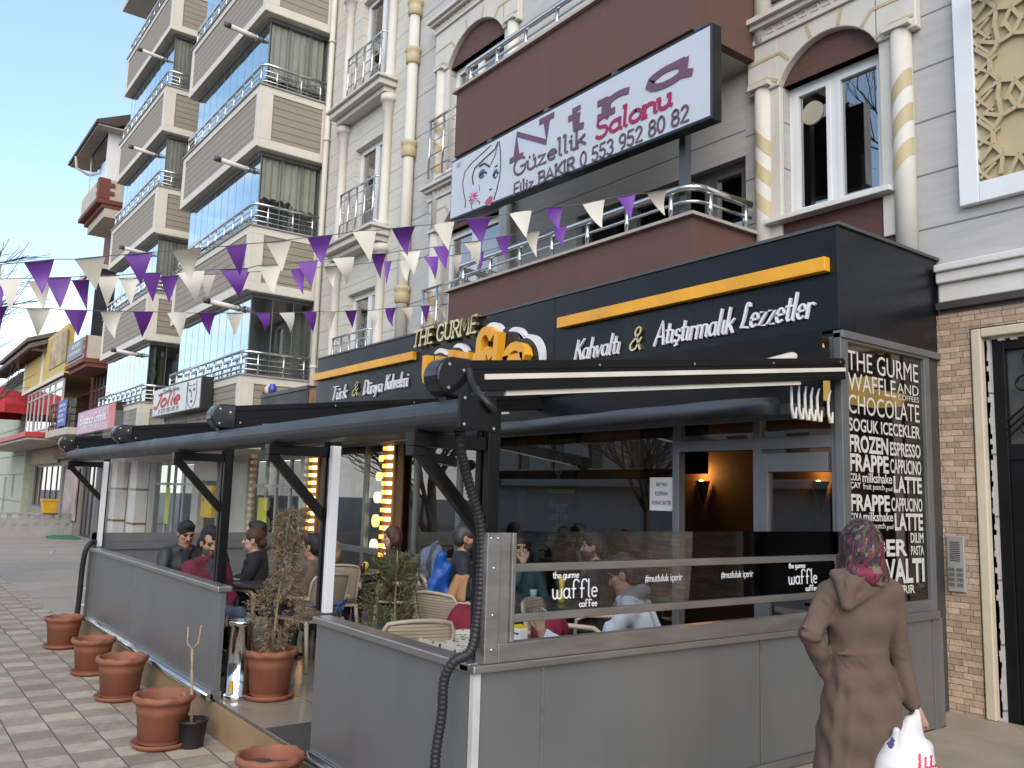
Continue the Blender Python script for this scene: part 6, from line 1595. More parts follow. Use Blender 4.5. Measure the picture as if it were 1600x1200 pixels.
def grow(prims, h, fold=0.0, foldz=9.0, clip=None, seed=0):
    lo = np.min([pbox(p)[0] for p in prims if not p['sub']], 0) - 3 * h - .02; hi = np.max([pbox(p)[1] for p in prims if not p['sub']], 0) + 3 * h + .02
    n = np.ceil((hi - lo) / h).astype(int) + 1
    D = np.full(n, .5, np.float32)
    ax = [lo[i] + h * np.arange(n[i]) for i in range(3)]
    for p in prims:
        a, b = pbox(p); mg = p['k'] + .05
        i0 = np.maximum(np.floor((a - mg - lo) / h).astype(int), 0); i1 = np.minimum(np.ceil((b + mg - lo) / h).astype(int) + 1, n)
        if (i1 <= i0).any(): continue
        sl = tuple(slice(i0[k], i1[k]) for k in range(3))
        P = np.stack(np.meshgrid(*[ax[k][sl[k]] for k in range(3)], indexing='ij'), -1)
        d = prim_d(p, P); c = D[sl]
        if p['sub']:
            hh = np.maximum(p['k'] - np.abs(-d - c), 0) / p['k']; D[sl] = np.maximum(-d, c) + hh * hh * p['k'] * .25
        else:
            hh = np.maximum(p['k'] - np.abs(d - c), 0) / p['k']; D[sl] = np.minimum(d, c) - hh * hh * p['k'] * .25
    if fold:
        X, Y, Z = np.meshgrid(*ax, indexing='ij'); s = seed
        f = np.sin(31 * Z + 9 * np.sin(7 * X + s) + 6 * np.sin(9 * Y + s)) + .7 * np.sin(23 * X + 17 * Z + 5 * np.sin(11 * Y - s)) + .7 * np.sin(27 * Y - 19 * Z + 4 * np.sin(13 * X + s))
        D += (fold * f * np.clip((foldz - Z) / .04, 0, 1)).astype(np.float32)
    # surface nets
    S = D < 0
    c8 = [(i, j, k) for i in (0, 1) for j in (0, 1) for k in (0, 1)]
    cut = lambda A, o: A[o[0]:n[0] - 1 + o[0], o[1]:n[1] - 1 + o[1], o[2]:n[2] - 1 + o[2]]
    cnt = sum(cut(S, o).astype(np.int8) for o in c8)
    act = (cnt > 0) & (cnt < 8); idx = np.full(act.shape, -1, int); I = np.argwhere(act); idx[act] = np.arange(len(I))
    acc = np.zeros((len(I), 3)); num = np.zeros(len(I))
    for o in c8:
        for ax_ in range(3):
            if o[ax_]: continue
            o2 = list(o); o2[ax_] = 1
            d0 = D[I[:, 0] + o[0], I[:, 1] + o[1], I[:, 2] + o[2]]; d1 = D[I[:, 0] + o2[0], I[:, 1] + o2[1], I[:, 2] + o2[2]]
            m = (d0 < 0) != (d1 < 0); t = np.where(m, d0 / np.where(m, d0 - d1, 1), 0)
            pt = np.array(o, float)[None].repeat(len(I), 0); pt[:, ax_] += t
            acc += pt * m[:, None]; num += m
    V = lo + h * (I + acc / num[:, None])
    Q = []
    for ax_ in range(3):
        b1, b2 = [(1, 2), (2, 0), (0, 1)][ax_]
        sl0 = [slice(1, n[k] - 1) for k in range(3)]; sl0[ax_] = slice(0, n[ax_] - 1); sl1 = list(sl0); sl1[ax_] = slice(1, n[ax_])
        A_, B_ = S[tuple(sl0)], S[tuple(sl1)]
        E_ = np.argwhere(A_ != B_); 
        if not len(E_): continue
        off = np.array([1, 1, 1]); off[ax_] = 0; E2 = E_ + off; fl = A_[tuple(E_.T)]
        e1 = np.zeros(3, int); e1[b1] = 1; e2 = np.zeros(3, int); e2[b2] = 1
        g = lambda e: idx[tuple(e.T)]
        q4 = np.stack([g(E2 - e1 - e2), g(E2 - e2), g(E2), g(E2 - e1)], 1)
        q4[~fl] = q4[~fl][:, ::-1]
        Q.append(q4)
    Q = np.concatenate(Q); Q = Q[(Q >= 0).all(1)]
    cen = V[Q].mean(1)
    best = np.full(len(Q), 9.0); mat = np.zeros(len(Q), int)
    for p in prims:
        if p['sub']: continue
        a, b = pbox(p); msk = np.where(((cen > a - .06) & (cen < b + .06)).all(1))[0]
        if not len(msk): continue
        d = prim_d(p, cen[msk]); u = d < best[msk]; best[msk[u]] = d[u]; mat[msk[u]] = p['m']
    return V, Q, mat, cen
def skin_mesh(name, parts, mats, parent):
    vs, fs, ms = [], [], []; b = 0
    for V, Q, mt in parts:
        vs.append(V); fs.append(Q + b); ms.append(mt); b += len(V)
    vs = np.concatenate(vs); fs = np.concatenate(fs); ms = np.concatenate(ms)
    me = bpy.data.meshes.new(name); me.from_pydata(vs.tolist(), [], fs.tolist())
    for m in mats: me.materials.append(m)
    me.polygons.foreach_set('material_index', ms.astype(np.int32)); me.polygons.foreach_set('use_smooth', np.ones(len(fs), bool)); me.update()
    o = bpy.data.objects.new(name, me); COL.objects.link(o)
    if parent is not None: o.parent = parent
    return o
def basis(f, up=(0, 0, 1)):
    f = np.array(f, float); f /= np.linalg.norm(f); r = np.cross(f, up); r /= np.linalg.norm(r); u = np.cross(r, f); return r, f, u
def hand(w, d, nrm, curl=.5, m=0, s=1.0, thumb=1, spread=.14, holdz=None):
    """palm with four fingers and a thumb; w wrist, d pointing direction, nrm back of the hand"""
    d = np.array(d, float); d /= np.linalg.norm(d); nrm = np.array(nrm, float); nrm -= d * (nrm @ d); nrm /= np.linalg.norm(nrm); sd = np.cross(d, nrm) * thumb
    w = np.array(w, float); P = [cone(w - d * .03, w + d * .02, .026 * s, .027 * s, m, .015)]
    for k in range(4): P.append(cone(w + d * .02 * s + sd * (.012 - .008 * k) * s, w + d * .085 * s + sd * (.031 - .0205 * k) * s, .016 * s, .0125 * s, m, .014))
    for k, L_ in enumerate((.072, .08, .074, .058)):
        p = w + d * .086 * s + sd * (.031 - .0205 * k) * s; ang = curl * (.45 + .06 * k); dd = d + sd * (spread * (1.3 - k)) * .5
        for j in range(3):
            a = ang * (j + .6); v = dd * math.cos(a) - nrm * math.sin(a); v /= np.linalg.norm(v); l = L_ * s * (.45, .32, .25)[j]
            P.append(cone(p, p + v * l, (.0092 - .0008 * j) * s, (.0086 - .0010 * j) * s, m, .004)); p = p + v * l
    p = w + d * .03 * s + sd * .024 * s; v = d * .62 + sd * .75 - nrm * .25
    for j in range(2):
        v = v / np.linalg.norm(v); q_ = p + v * (.045, .032)[j] * s; P.append(cone(p, q_, (.0125 - .002 * j) * s, (.0105 - .002 * j) * s, m, .006)); p = q_; v = v + d * .5 - nrm * .35 * curl
    return P
SKIN = pm('skin', (.36, .20, .135), .5, var=.08, vs=14); SKINP = pm('fair_skin', (.43, .255, .185), .5, var=.07, vs=14)
STUB = pm('stubble', (.075, .05, .04), .75, var=.2, vs=60); LIPS = pm('lips', (.26, .10, .08), .45); EYE = pm('eye_dark', (.025, .018, .015), .25); BROWM = pm('eyebrow', (.025, .018, .014), .8)
SHOE = pm('dark_shoe', (.025, .02, .018), .5)
HAIRB = pm('black_hair', (.011, .009, .009), .62, var=.3, vs=40, bump=.6, bs=90, stretch=(1, 1, .3)); HAIRBR = pm('brown_hair', (.05, .022, .013), .6, var=.35, vs=40, bump=.6, bs=90, stretch=(1, 1, .3)); HAIRR = pm('auburn_hair', (.06, .022, .013), .6, var=.35, vs=40, bump=.6, bs=90, stretch=(1, 1, .3)); HAIRF = pm('fair_hair', (.22, .14, .07), .5, var=.35, vs=40, bump=.5, bs=90)
def cloth(name, c, rough=.8, **k): return pm(name, c, rough, var=.12, vs=7, bump=.35, bs=160, **k)
JEANS = cloth('blue_denim', (.05, .075, .115)); BLKT = cloth('black_cloth', (.012, .012, .014))

def head_prims(c, f, nod, tilt, m0=0):
    """c centre of the head, f facing; returns prims and the head axes"""
    r, f, u = basis(f); f2 = f * math.cos(nod) - u * math.sin(nod); u2 = u * math.cos(nod) + f * math.sin(nod)
    r2 = r * math.cos(tilt) + u2 * math.sin(tilt); u3 = u2 * math.cos(tilt) - r * math.sin(tilt)
    B = np.stack([r2, f2, u3], 1); T = lambda x, y, z: c + B @ np.array([x, y, z])
    P = [ell(T(0, -.012, .032), (.074, .094, .088), 0, .03, B), ell(T(0, .028, -.045), (.056, .060, .070), 0, .04, B), cone(T(-.028, .035, -.075), T(.028, .035, -.075), .032, .032, 0, .03),
         cone(T(0, .068, -.098), T(0, .066, -.096), .02, .02, 0, .02), cone(T(-.03, .072, .024), T(.03, .072, .024), .014, .014, 0, .02), ell(T(-.04, .058, -.022), (.022, .02, .02), 0, .02, B), ell(T(.04, .058, -.022), (.022, .02, .02), 0, .02, B),
         cone(T(0, .084, .008), T(0, .104, -.030), .008, .0135, 0, .012), cone(T(-.012, .09, -.034), T(.012, .09, -.034), .009, .009, 0, .008),
         cone(T(-.018, .0835, -.060), T(.018, .0835, -.060), .007, .007, 5, .006), cone(T(-.014, .0825, -.070), T(.014, .0825, -.070), .0075, .0075, 5, .006),
         ell(T(-.031, .088, .004), (.016, .012, .009), 0, .01, B, True), ell(T(.031, .088, .004), (.016, .012, .009), 0, .01, B, True), ell(T(-.031, .069, .004), (.0125, .0125, .0095), 6, .003, B), ell(T(.031, .069, .004), (.0125, .0125, .0095), 6, .003, B)]
    for s in (-1, 1): P += [ell(T(s * .077, -.008, -.008), (.010, .021, .032), 0, .006, B), ell(T(s * .086, .0, -.006), (.007, .010, .017), 0, .006, B, True)]
    return P, B, c
def person(label, top, face, lean=.08, top_m=None, bot_m=JEANS, skin=SKIN, hair='short', hair_m=HAIRB, beard=False, turn=0.0, nod=.1, tilt=0, armL=None, armR=None, h=.0095, inner=None, legs=True, handh=.0055, fold=.004, hood=None, stature=1.0, knees=.42, collar=True, handspec=(None, None), crown=0):
    """seated figure; top = crown of the head in the room, face = direction the body faces"""
    r, f, u = basis((face[0], face[1], 0)); th = lean; t = f * math.sin(th) + u * math.cos(th)
    g = .266; s = stature
    hc_rel = t * (.50 * s) + np.array([0, 0, .50 * s + .02]) + (t * .5 + u * .5) * .155 * s
    hf = f * math.cos(turn) + r * math.sin(turn)
    root = np.array([top[0], top[1], g]) - np.array([hc_rel[0], hc_rel[1], 0]); dz = (top[2] - .118 * s) - (g + hc_rel[2]); root[2] = g
    hip = root + np.array([0, 0, .50 * s + .02 + dz]); 
    J = lambda a, b_, c_: hip + r * a * s + f * b_ * s + u * c_ * s           # untilted frame at the hip
    K = lambda a, b_, c_: hip + r * a * s + f * b_ * s + t * c_ * s + np.cross(r, t) * 0  # along the leaning spine
    e = empty('person', (float(root[0]), float(root[1]), g), label, 'person', 'people sitting on the terrace')
    nf = np.cross(t, r) * -1 if np.dot(np.cross(t, r) * -1, f) > 0 else np.cross(t, r)
    KK = lambda a, b_, c_: hip + (r * a + nf * b_ + t * c_) * s
    P = [cone(KK(-.07, -.02, .0), KK(.07, -.02, .0), .125 * s, .125 * s, 2, .05), cone(KK(-.055, 0, .10), KK(-.075, 0, .34), .118 * s, .118 * s, 1, .06), cone(KK(.055, 0, .10), KK(.075, 0, .34), .118 * s, .118 * s, 1, .06), cone(KK(0, .02, .08), KK(0, .03, .30), .125 * s, .12 * s, 1, .06),
         cone(KK(-.155, -.01, .435), KK(.155, -.01, .435), .068 * s, .068 * s, 1, .06), cone(KK(-.06, -.02, .46), KK(.06, -.02, .46), .07 * s, .07 * s, 1, .05)]
    neck0, hc = KK(0, -.01, .46), root + np.array([0, 0, dz]) + hc_rel
    P.append(cone(neck0, hc - np.array([0, 0, .05 * s]), .056 * s, .05 * s, 0, .03))
    if collar:
        cN = KK(0, 0, .505)
        for i in range(8):
            a = 2 * PI * i / 8
            if i == 2: continue
            P.append(cone(cN + (r * math.cos(a) + nf * math.sin(a)) * .062 * s, cN + (r * math.cos(a + .8) + nf * math.sin(a + .8)) * .062 * s, .021, .021, 1, .012))
    if inner is not None: P.append(cone(KK(0, .105, .30), KK(0, .075, .47), .05 * s, .045 * s, 7, .01))
    hd, B, _ = head_prims(hc, hf, nod, tilt)
    HS = [dict(p) for p in hd]
    if hood is not None:
        for i in range(7):
            a = PI * (1.0 + i / 6.0); b2 = PI * (1.0 + (i + 1) / 6.0)
            P.append(cone(KK(.085 * math.cos(a), .085 * math.sin(a) - .03, .50), KK(.085 * math.cos(b2), .085 * math.sin(b2) - .03, .50), .04, .04, hood, .03))
    hands = []
    for sg, arm, sp_ in ((-1, armL, handspec[0]), (1, armR, handspec[1])):
        sh = KK(sg * .185, -.01, .425)
        if arm is None: el, wr = KK(sg * .26, .06, .15), KK(sg * .15, .32, .13)
        else: el, wr = [np.array(v, float) if abs(v[0]) > 2 else KK(*v) for v in arm]
        P += [cone(sh, el, .062 * s, .050 * s, 1, .04), cone(el, wr, .050 * s, .037 * s, 1, .03)]
        d = (wr - el) / np.linalg.norm(wr - el)
        if sp_: hands += hand(wr + d * .035, sp_[0], sp_[1], sp_[2], 0, .98 * s, sp_[3])
        else: hands += hand(wr + d * .03, d + f * .2, u + r * sg * .3, .6, 0, .95 * s, -sg)
    if legs:
        for sg in (-1, 1):
            kn = root + r * sg * .12 * s + f * (knees * s) + np.array([0, 0, .50 * s + .0]); an = root + r * sg * .12 * s + f * (knees - .02) * s + np.array([0, 0, .085])
            P += [cone(KK(sg * .085, .02, -.02), kn, .092 * s, .066 * s, 2, .05), cone(kn, an, .062 * s, .047 * s, 2, .03), cone(an - np.array([0, 0, .045]) - f * .03, an - np.array([0, 0, .052]) + f * .15, .036, .032, 3, .02)]
    V, Q, mt, cen = grow(P, h, fold, float(neck0[2]) + .06, seed=len(label))
    hV, hQ, hm, hcen = grow(HS + [cone(hc - np.array([0, 0, .05 * s]), hc - np.array([0, 0, .12 * s]) + (neck0 - hc) * .2, .05 * s, .05 * s, 0, .03)], min(h, .0055))
    L = (hcen - hc) @ B
    br = (np.abs(np.abs(L[:, 0]) - .031) < .019) & (np.abs(L[:, 2] - .0235) < .0055) & (L[:, 1] > .05); hm[br & (hm == 0)] = 4
    if beard:
        bd = (L[:, 2] < -.042 + .25 * np.maximum(0, .02 - L[:, 1])) & (L[:, 1] > -.015) & (L[:, 2] > -.13) & ~((np.abs(L[:, 0]) < .026) & (np.abs(L[:, 2] + .064) < .009)); hm[bd & (hm == 0)] = 8
    parts = [(V, Q, mt), (hV, hQ, hm)]
    if hands and (handh < .0065): HV, HQ, HM, _ = grow(hands, handh); parts.append((HV, HQ, HM))
    elif hands: HV, HQ, HM, _ = grow(hands, .007); parts.append((HV, HQ, HM))
    off = np.array(e.location)
    parts = [(a - off, b_, c_) for a, b_, c_ in parts]
    skin_mesh('body', parts, [skin, top_m, bot_m, SHOE, BROWM, LIPS, EYE, inner or top_m, STUB], e)
    T = lambda x, y, z: hc + B @ np.array([x, y, z])
    if hair != 'none':
        hp = [ell(T(0, -.016, .038), (.083, .103, .096), 0, .01, B)]
        if hair == 'short': hp += [ell(T(0, -.05, -.02), (.072, .06, .07), 0, .03, B), cone(T(-.03, .06, .10), T(.03, .055, .105), .028, .026, 0, .03)]
        if hair == 'long': hp += [ell(T(0, -.06, -.03), (.085, .062, .11), 0, .03, B), cone(T(-.05, -.06, -.08), T(-.05, -.07, -.2), .05, .03, 0, .04), cone(T(.05, -.06, -.08), T(.05, -.07, -.2), .05, .03, 0, .04), cone(T(-.082, .0, .0), T(-.078, .02, -.14), .022, .02, 0, .03), cone(T(.082, .0, .0), T(.078, .02, -.14), .022, .02, 0, .03)]
        if hair == 'bob': hp += [ell(T(0, -.05, -.04), (.088, .07, .10), 0, .03, B), cone(T(-.082, .0, .0), T(-.075, .02, -.10), .02, .022, 0, .03), cone(T(.082, .0, .0), T(.075, .02, -.10), .02, .022, 0, .03)]
        if hair == 'tied': hp += [ell(T(0, -.10, -.03), (.05, .045, .05), 0, .03, B)]
        fc = .062 if crown == 0 else .075
        hp += [ell(T(0, .105, -.035), (.064, .085, fc + .018), 0, .012, B, True)]
        if hair in ('short', 'tied'): hp += [ell(T(-.095, .01, -.035), (.035, .03, .045), 0, .01, B, True), ell(T(.095, .01, -.035), (.035, .03, .045), 0, .01, B, True)]
        if crown: hp += [ell(T(-.05, .10, .075), (.035, .07, .06), 0, .01, B, True), ell(T(.05, .10, .075), (.035, .07, .06), 0, .01, B, True)]
        hV, hQ, hm, _ = grow(hp, .006, .0022, 99, seed=2)
        skin_mesh('hair', [(hV - off, hQ, hm)], [hair_m], e)
    return e, hip, (r, f, u), hc
RT = np.array([.6, .8]); FWD = np.array([-.8, .6])            # right and away as seen from the street
def dirn(a, b_): v = RT * a + FWD * b_; return v / np.linalg.norm(v)
def seat_for(e, fr, label, back=.06):
    r, f, u = fr; x, y = e.location.x - f[0] * back * .2, e.location.y - f[1] * back * .2
    return chair(x, y, math.atan2(-f[0], f[1]), label)
# 1 man in black jacket leaning in
e, hip, fr, hc = person('smiling young man in a black jacket leaning forward behind the long wall', at(292, 815, 8.95), dirn(1, -1.1), .30, cloth('black_leather', (.022, .024, .027), .5), BLKT, hair='short', nod=.35, inner=BLKT, armL=((-.25, .18, .22), (-.10, .42, .16)), armR=((.25, .2, .2), (.08, .42, .14)))
seat_for(e, fr, 'cream chair under the young man in the black jacket').location.y += .16
# 2 dark-haired figure behind the man in red
e, hip, fr, hc = person('person with long dark hair in a black coat hidden behind the man in crimson', at(330, 822, 9.1), dirn(1, -.9), .2, BLKT, BLKT, hair='long', nod=.2, h=.011, handh=.007)
seat_for(e, fr, 'cream chair under the dark-haired person behind the man in crimson').location.y += .14
# 3 bearded man in crimson
e, hip, fr, hc = person('bearded man in a crimson jacket and jeans with hands folded, beside the entrance post', at(329, 829, 8.2), dirn(1, -.75), .08, cloth('crimson_jacket', (.115, .012, .03)), cloth('light_denim', (.075, .105, .15)), beard=True, nod=.22, turn=.15, inner=cloth('dark_grey_shirt', (.03, .033, .037)), armL=((-.27, .05, .14), (-.05, .30, .03)), armR=((.27, .06, .13), (.07, .30, .03)), crown=1, h=.0085)
seat_for(e, fr, 'cream chair under the bearded man in crimson').location.y += .16
# 4 woman with auburn hair, laughing
e, hip, fr, hc = person('young woman with tied auburn hair in a black coat, laughing in profile', at(397, 826, 9.0), dirn(-1, -.15), .2, BLKT, BLKT, SKINP, 'tied', HAIRR, nod=-.02, armL=((-.24, .15, .18), (-.1, .38, .2)), armR=((.24, .16, .2), (.06, .36, .24)))
seat_for(e, fr, 'cream chair under the laughing young woman in black')
# 5 man in dark hooded jacket behind her
e, hip, fr, hc = person('man in a dark hooded jacket seated behind the laughing woman', at(402, 815, 9.75), dirn(-1, -.4), .1, cloth('dark_navy_jacket', (.02, .023, .032)), BLKT, nod=.1, hood=7, inner=cloth('grey_hood', (.12, .13, .15)), h=.011, handh=.007)
seat_for(e, fr, 'cream chair under the man in the dark hooded jacket')
# 6 man in brown jacket, back to us
e, hip, fr, hc = person('man in a brown jacket seen from behind on the chair with a blue ribbon', at(490, 835, 8.35), dirn(-.85, .65), .06, cloth('brown_jacket', (.135, .09, .065), .7), cloth('dark_jeans', (.03, .04, .065)), nod=.05, turn=-.25, armL=((-.3, .06, .18), (-.16, .30, .2)), armR=((.29, .08, .16), (.14, .32, .16)), h=.0085, fold=.0055)
r_, f_, u_ = fr
ch6 = chair(e.location.x + f_[0] * .02, e.location.y + f_[1] * .02, math.atan2(-f_[0], f_[1]), 'cream wicker chair with a blue ribbon tied round its back, under the man in brown')
rb = empty('ribbon', tuple(ch6.location), 'blue ribbon tied in a bow around the back of the brown-jacketed man\'s chair', 'ribbon', None, ch6.rotation_euler.z)
q = M(); z = .60
q.tube([(-.235, -.24, z + .01), (-.12, -.285, z - .01), (0, -.292, z - .01), (.12, -.285, z), (.235, -.24, z + .02)], .012, 8)
for a in (-.04, .0, .03): q.tube([(.09, -.30, z), (.09 + a, -.315, z - .05), (.09 + a * 1.4, -.305, z - .10)], [.012, .011, .005], 6)
q.ball((.09, -.31, z), (.035, .02, .025)); q.tube([(.09, -.31, z), (.13, -.32, z + .02), (.15, -.315, z - .01), (.09, -.31, z - .01)], .01, 6)
q.build('band', cloth('blue_ribbon_cloth', (.035, .08, .28)), rb, local=True)
# 7 fair-haired woman in denim behind the second post
e, hip, fr, hc = person('person with fair hair in a denim jacket half hidden behind the second post', at(521, 846, 9.6), dirn(-.4, 1), .2, cloth('blue_denim_jacket', (.07, .10, .16)), BLKT, SKINP, 'bob', HAIRF, h=.011, handh=.007)
seat_for(e, fr, 'cream chair under the fair-haired person in denim')
# 8 red-haired woman in dark coat
e, hip, fr, hc = person('woman with chin-length auburn hair in a dark coat beside the round lamps', at(613, 823, 9.9), dirn(-1, -.15), .1, cloth('dark_olive_coat', (.022, .022, .018)), BLKT, SKINP, 'bob', HAIRR, h=.010)
seat_for(e, fr, 'cream chair under the auburn-haired woman, behind the bushy conifer')
# 9 man in navy jacket, profile right
e, hip, fr, hc = person('greying man in a navy jacket looking right, left of the corner post', at(727, 822, 8.35), dirn(1, .1), .12, cloth('navy_jacket', (.016, .018, .03)), BLKT, beard=True, nod=.05, hair_m=pm('greying_hair', (.035, .032, .032), .5, var=.4, vs=60), turn=-.15)
seat_for(e, fr, 'cream chair with a blue coat over it, under the man in navy')
bc = empty('blue_coat', (-7.25, 4.3, .5), 'bright blue padded coat hanging over a chair back behind the conifer', 'coat')
pts = [cone(at(690, 868, 8.0), at(684, 900, 8.0), .045, .055, 0, .03), cone(at(696, 885, 8.0), at(694, 980, 7.95), .05, .04, 0, .03), cone(at(684, 895, 8.0), at(676, 965, 7.95), .055, .05, 0, .03), cone(at(676, 915, 7.95), at(662, 975, 7.9), .045, .05, 0, .03), cone(at(668, 960, 7.9), at(656, 988, 7.9), .045, .03, 0, .03), cone(at(690, 940, 7.98), at(684, 985, 7.95), .04, .03, 0, .03)]
V, Q, mt, _ = grow(pts, .011, .008, 99); off = np.array(bc.location)
skin_mesh('padding', [(V - off, Q, mt)], [cloth('blue_nylon', (.01, .075, .33), .45)], bc)
# 10 grey coat behind the hose
e, hip, fr, hc = person('person in a dark grey coat hidden by the corner post and hose', at(752, 862, 8.3), dirn(-.2, 1), .45, cloth('dark_grey_coat', (.035, .038, .038)), BLKT, hair='short', nod=.5, h=.011, handh=.007)
# 11 woman with a hand at her mouth
top11 = at(812, 836, 8.35); f11 = dirn(.25, -1)
hcq = np.array(top11) - np.array([0, 0, .12])
ff = np.array([f11[0], f11[1], 0]); rr_ = np.cross(ff, (0, 0, 1))
e, hip, fr, hc = person('woman in a teal top with her hand over her mouth, behind the tinted balustrade', top11, f11, .1, cloth('teal_top', (.02, .07, .08)), BLKT, SKINP, 'long', HAIRB, nod=.1, armR=(hcq + rr_ * .10 + ff * .26 - np.array([0, 0, .30]), hcq + ff * .17 - np.array([0, 0, .17]) + rr_ * .02), handspec=(None, (np.array([-.25 * rr_[0], -.25 * rr_[1], 1.0]), ff, .9, -1)))
seat_for(e, fr, 'cream chair under the woman with her hand over her mouth')
# 12 man in dark vest
e, hip, fr, hc = person('dark-haired man in a black waistcoat looking left behind the tinted balustrade', at(927, 833, 7.75), dirn(-1, .15), .12, cloth('black_waistcoat', (.014, .014, .016)), BLKT, beard=True, nod=.05, inner=cloth('grey_green_shirt', (.08, .10, .10)))
seat_for(e, fr, 'cream chair under the man in the black waistcoat')
# 13 man in white hoodie with a cigarette
WH = cloth('white_hoodie', (.50, .53, .56), .85)
T13 = np.array([-4.12, 4.02, 1.56]); f13 = dirn(-1, .35); f13v = np.array([f13[0], f13[1], 0]); wr13 = np.array([-4.17, 3.43, 1.08]); el13 = np.array([-4.02, 3.62, .93])
e, hip, fr, hc = person('man in a white hooded sweatshirt holding a cigarette, leaning at the glass balustrade', T13, f13, .40, WH, JEANS, hair='short', nod=.4, hood=7, inner=cloth('grey_hood_lining', (.17, .18, .20)), armL=(el13, wr13), handspec=((np.array([.25 * f13[0], .25 * f13[1], 1.0]), np.array([.3, -1., .1]), .55, -1), None), h=.008, fold=.006, stature=.98)
chair(e.location.x, e.location.y, math.atan2(-f13[0], f13[1]), 'cream chair under the man in the white hoodie')
cg = M(); c0 = wr13 + np.array([-.02, -.03, .17]); c1_ = c0 + np.array([.075, .02, -.035])
cg.tube([c0, c1_], .0042, 8); tag(cg.build('cigarette', pm('cigarette_paper', (.7, .7, .68), .7)), 'lit cigarette between the fingers of the man in the white hoodie', 'cigarette')
# tables
t1_ = table(-8.45, 3.42, .6, 'dark table between the man in crimson and the laughing woman')
t2_ = table(-9.35, 4.75, .4, 'dark table in front of the auburn-haired woman, with papers and a glass')
t3_ = table(-6.05, 4.95, .0, 'dark table between the woman in teal and the man in the waistcoat')
t4_ = table(-4.62, 3.22, .0, 'dark table inside the balustrade with napkins and a patterned tray', .75, .85, .74)
# things on tables
nk = empty('napkin_holder', (-4.66, 3.42, 1.008), 'white plastic napkin holder full of napkins by the balustrade', 'napkin holder')
q = M(); q.poly([(-4.72, 3.36, 1.008), (-4.72, 3.50, 1.008), (-4.72, 3.49, 1.06), (-4.72, 3.45, 1.12), (-4.72, 3.41, 1.10), (-4.72, 3.37, 1.06)], (1, 0, 0), .05); q.poly([(-4.655, 3.36, 1.008), (-4.655, 3.50, 1.008), (-4.655, 3.49, 1.05), (-4.655, 3.45, 1.10), (-4.655, 3.40, 1.09), (-4.655, 3.37, 1.05)], (1, 0, 0), .05); q.build('holder', PVC, nk, bevel=.008)
q = M(); q.poly([(-4.669, 3.38, 1.03), (-4.669, 3.48, 1.03), (-4.669, 3.44, 1.14)], (1, 0, 0), .013); q.build('napkins', pm('paper_napkin', (.7, .7, .68), .9), nk)
sb = empty('sachet_box', (-4.50, 3.47, 1.008), 'small white box of yellow sugar sachets beside the napkins', 'box')
M().box(-4.545, -4.455, 3.435, 3.505, 1.008, 1.085).build('box', PVC, sb, bevel=.003)
q = M()
for k in range(5): q.box(-4.54 + k * .017, -4.53 + k * .017, 3.44, 3.50, 1.03, 1.10 + .006 * (k % 2))
q.build('sachets', pm('yellow_sachet', (.65, .5, .03), .6), sb)
M().box(-4.54, -4.46, 3.4335, 3.435, 1.05, 1.06).build('label_strip', INK, sb)
def tray_mat():
    m = pm('black_white_tray', (.6, .58, .52), .5, 0, .05)
    t, b, N, L = nodes(m); c = N.new('ShaderNodeTexCoord'); v = N.new('ShaderNodeTexVoronoi'); v.inputs['Scale'].default_value = 22; L.new(c.outputs['Object'], v.inputs['Vector'])
    r = N.new('ShaderNodeValToRGB'); r.color_ramp.interpolation = 'CONSTANT'; r.color_ramp.elements[0].color = (.03, .03, .03, 1); r.color_ramp.elements[1].position = .35; r.color_ramp.elements[1].color = (.6, .58, .52, 1); L.new(v.outputs['Distance'], r.inputs['Fac'])
    e_ = r.color_ramp.elements.new(.28); e_.color = (.45, .3, .05, 1)
    L.new(r.outputs['Color'], b.inputs['Base Color']); return m
ty = empty('serving_tray', (-4.6, 3.1, 1.008), 'black and white patterned tray on the table inside the balustrade', 'tray')
q = M(); q.box(-4.85, -4.27, 2.86, 3.30, 1.008, 1.018); q.build('base', tray_mat(), ty); q = M(); q.box(-4.87, -4.85, 2.85, 3.31, 1.008, 1.04); q.box(-4.27, -4.25, 2.85, 3.31, 1.008, 1.04); q.box(-4.85, -4.27, 2.84, 2.86, 1.008, 1.04); q.box(-4.85, -4.27, 3.30, 3.32, 1.008, 1.04); q.build('rim', tray_mat(), ty)
for x, y, mm_, nm, lb in ((-9.3, 4.62, pm('newsprint', (.5, .48, .45), .8), 'paper', 0), ):
    q = M(); q.box(x - .2, x + .18, y - .15, y + .12, 1.003, 1.008); tag(q.build('newspaper', mm_), 'open newspaper on the table of the auburn-haired woman', 'newspaper')
def glasscup(x, y, z, label, c_=(.08, .02, .01)):
    q = M(); q.lathe([(.025, 0), (.03, .06), (.034, .11)], (x, y, z), 14); tag(q.build('drinking_glass', pm('tea_glass_%d' % int(abs(x * 100)), c_, .1)), label, 'glass')
glasscup(-9.12, 4.72, 1.003, 'dark glass of cola on the table of the auburn-haired woman'); glasscup(-8.35, 3.55, 1.003, 'glass of tea on the table beside the man in crimson', (.12, .03, .01)); glasscup(-6.1, 4.85, 1.003, 'glass on the table behind the tinted balustrade, before the woman in teal', (.3, .35, .38))
q = M(); q.lathe([(.03, 0), (.035, .05), (.02, .13), (.03, .22), (.0, .23)], (-5.95, 5.05, 1.003), 14); tag(q.build('sauce_bottle', pm('yellow_bottle', (.6, .48, .03), .4)), 'yellow sauce bottle on the table behind the tinted balustrade', 'bottle')
q = M(); q.lathe([(.04, 0), (.045, .06), (.03, .09), (.0, .10)], (-9.4, 4.9, 1.003), 12); tag(q.build('condiment_jar', pm('yellow_lid_jar', (.55, .5, .05), .4)), 'small yellow jar on the table of the auburn-haired woman', 'jar')
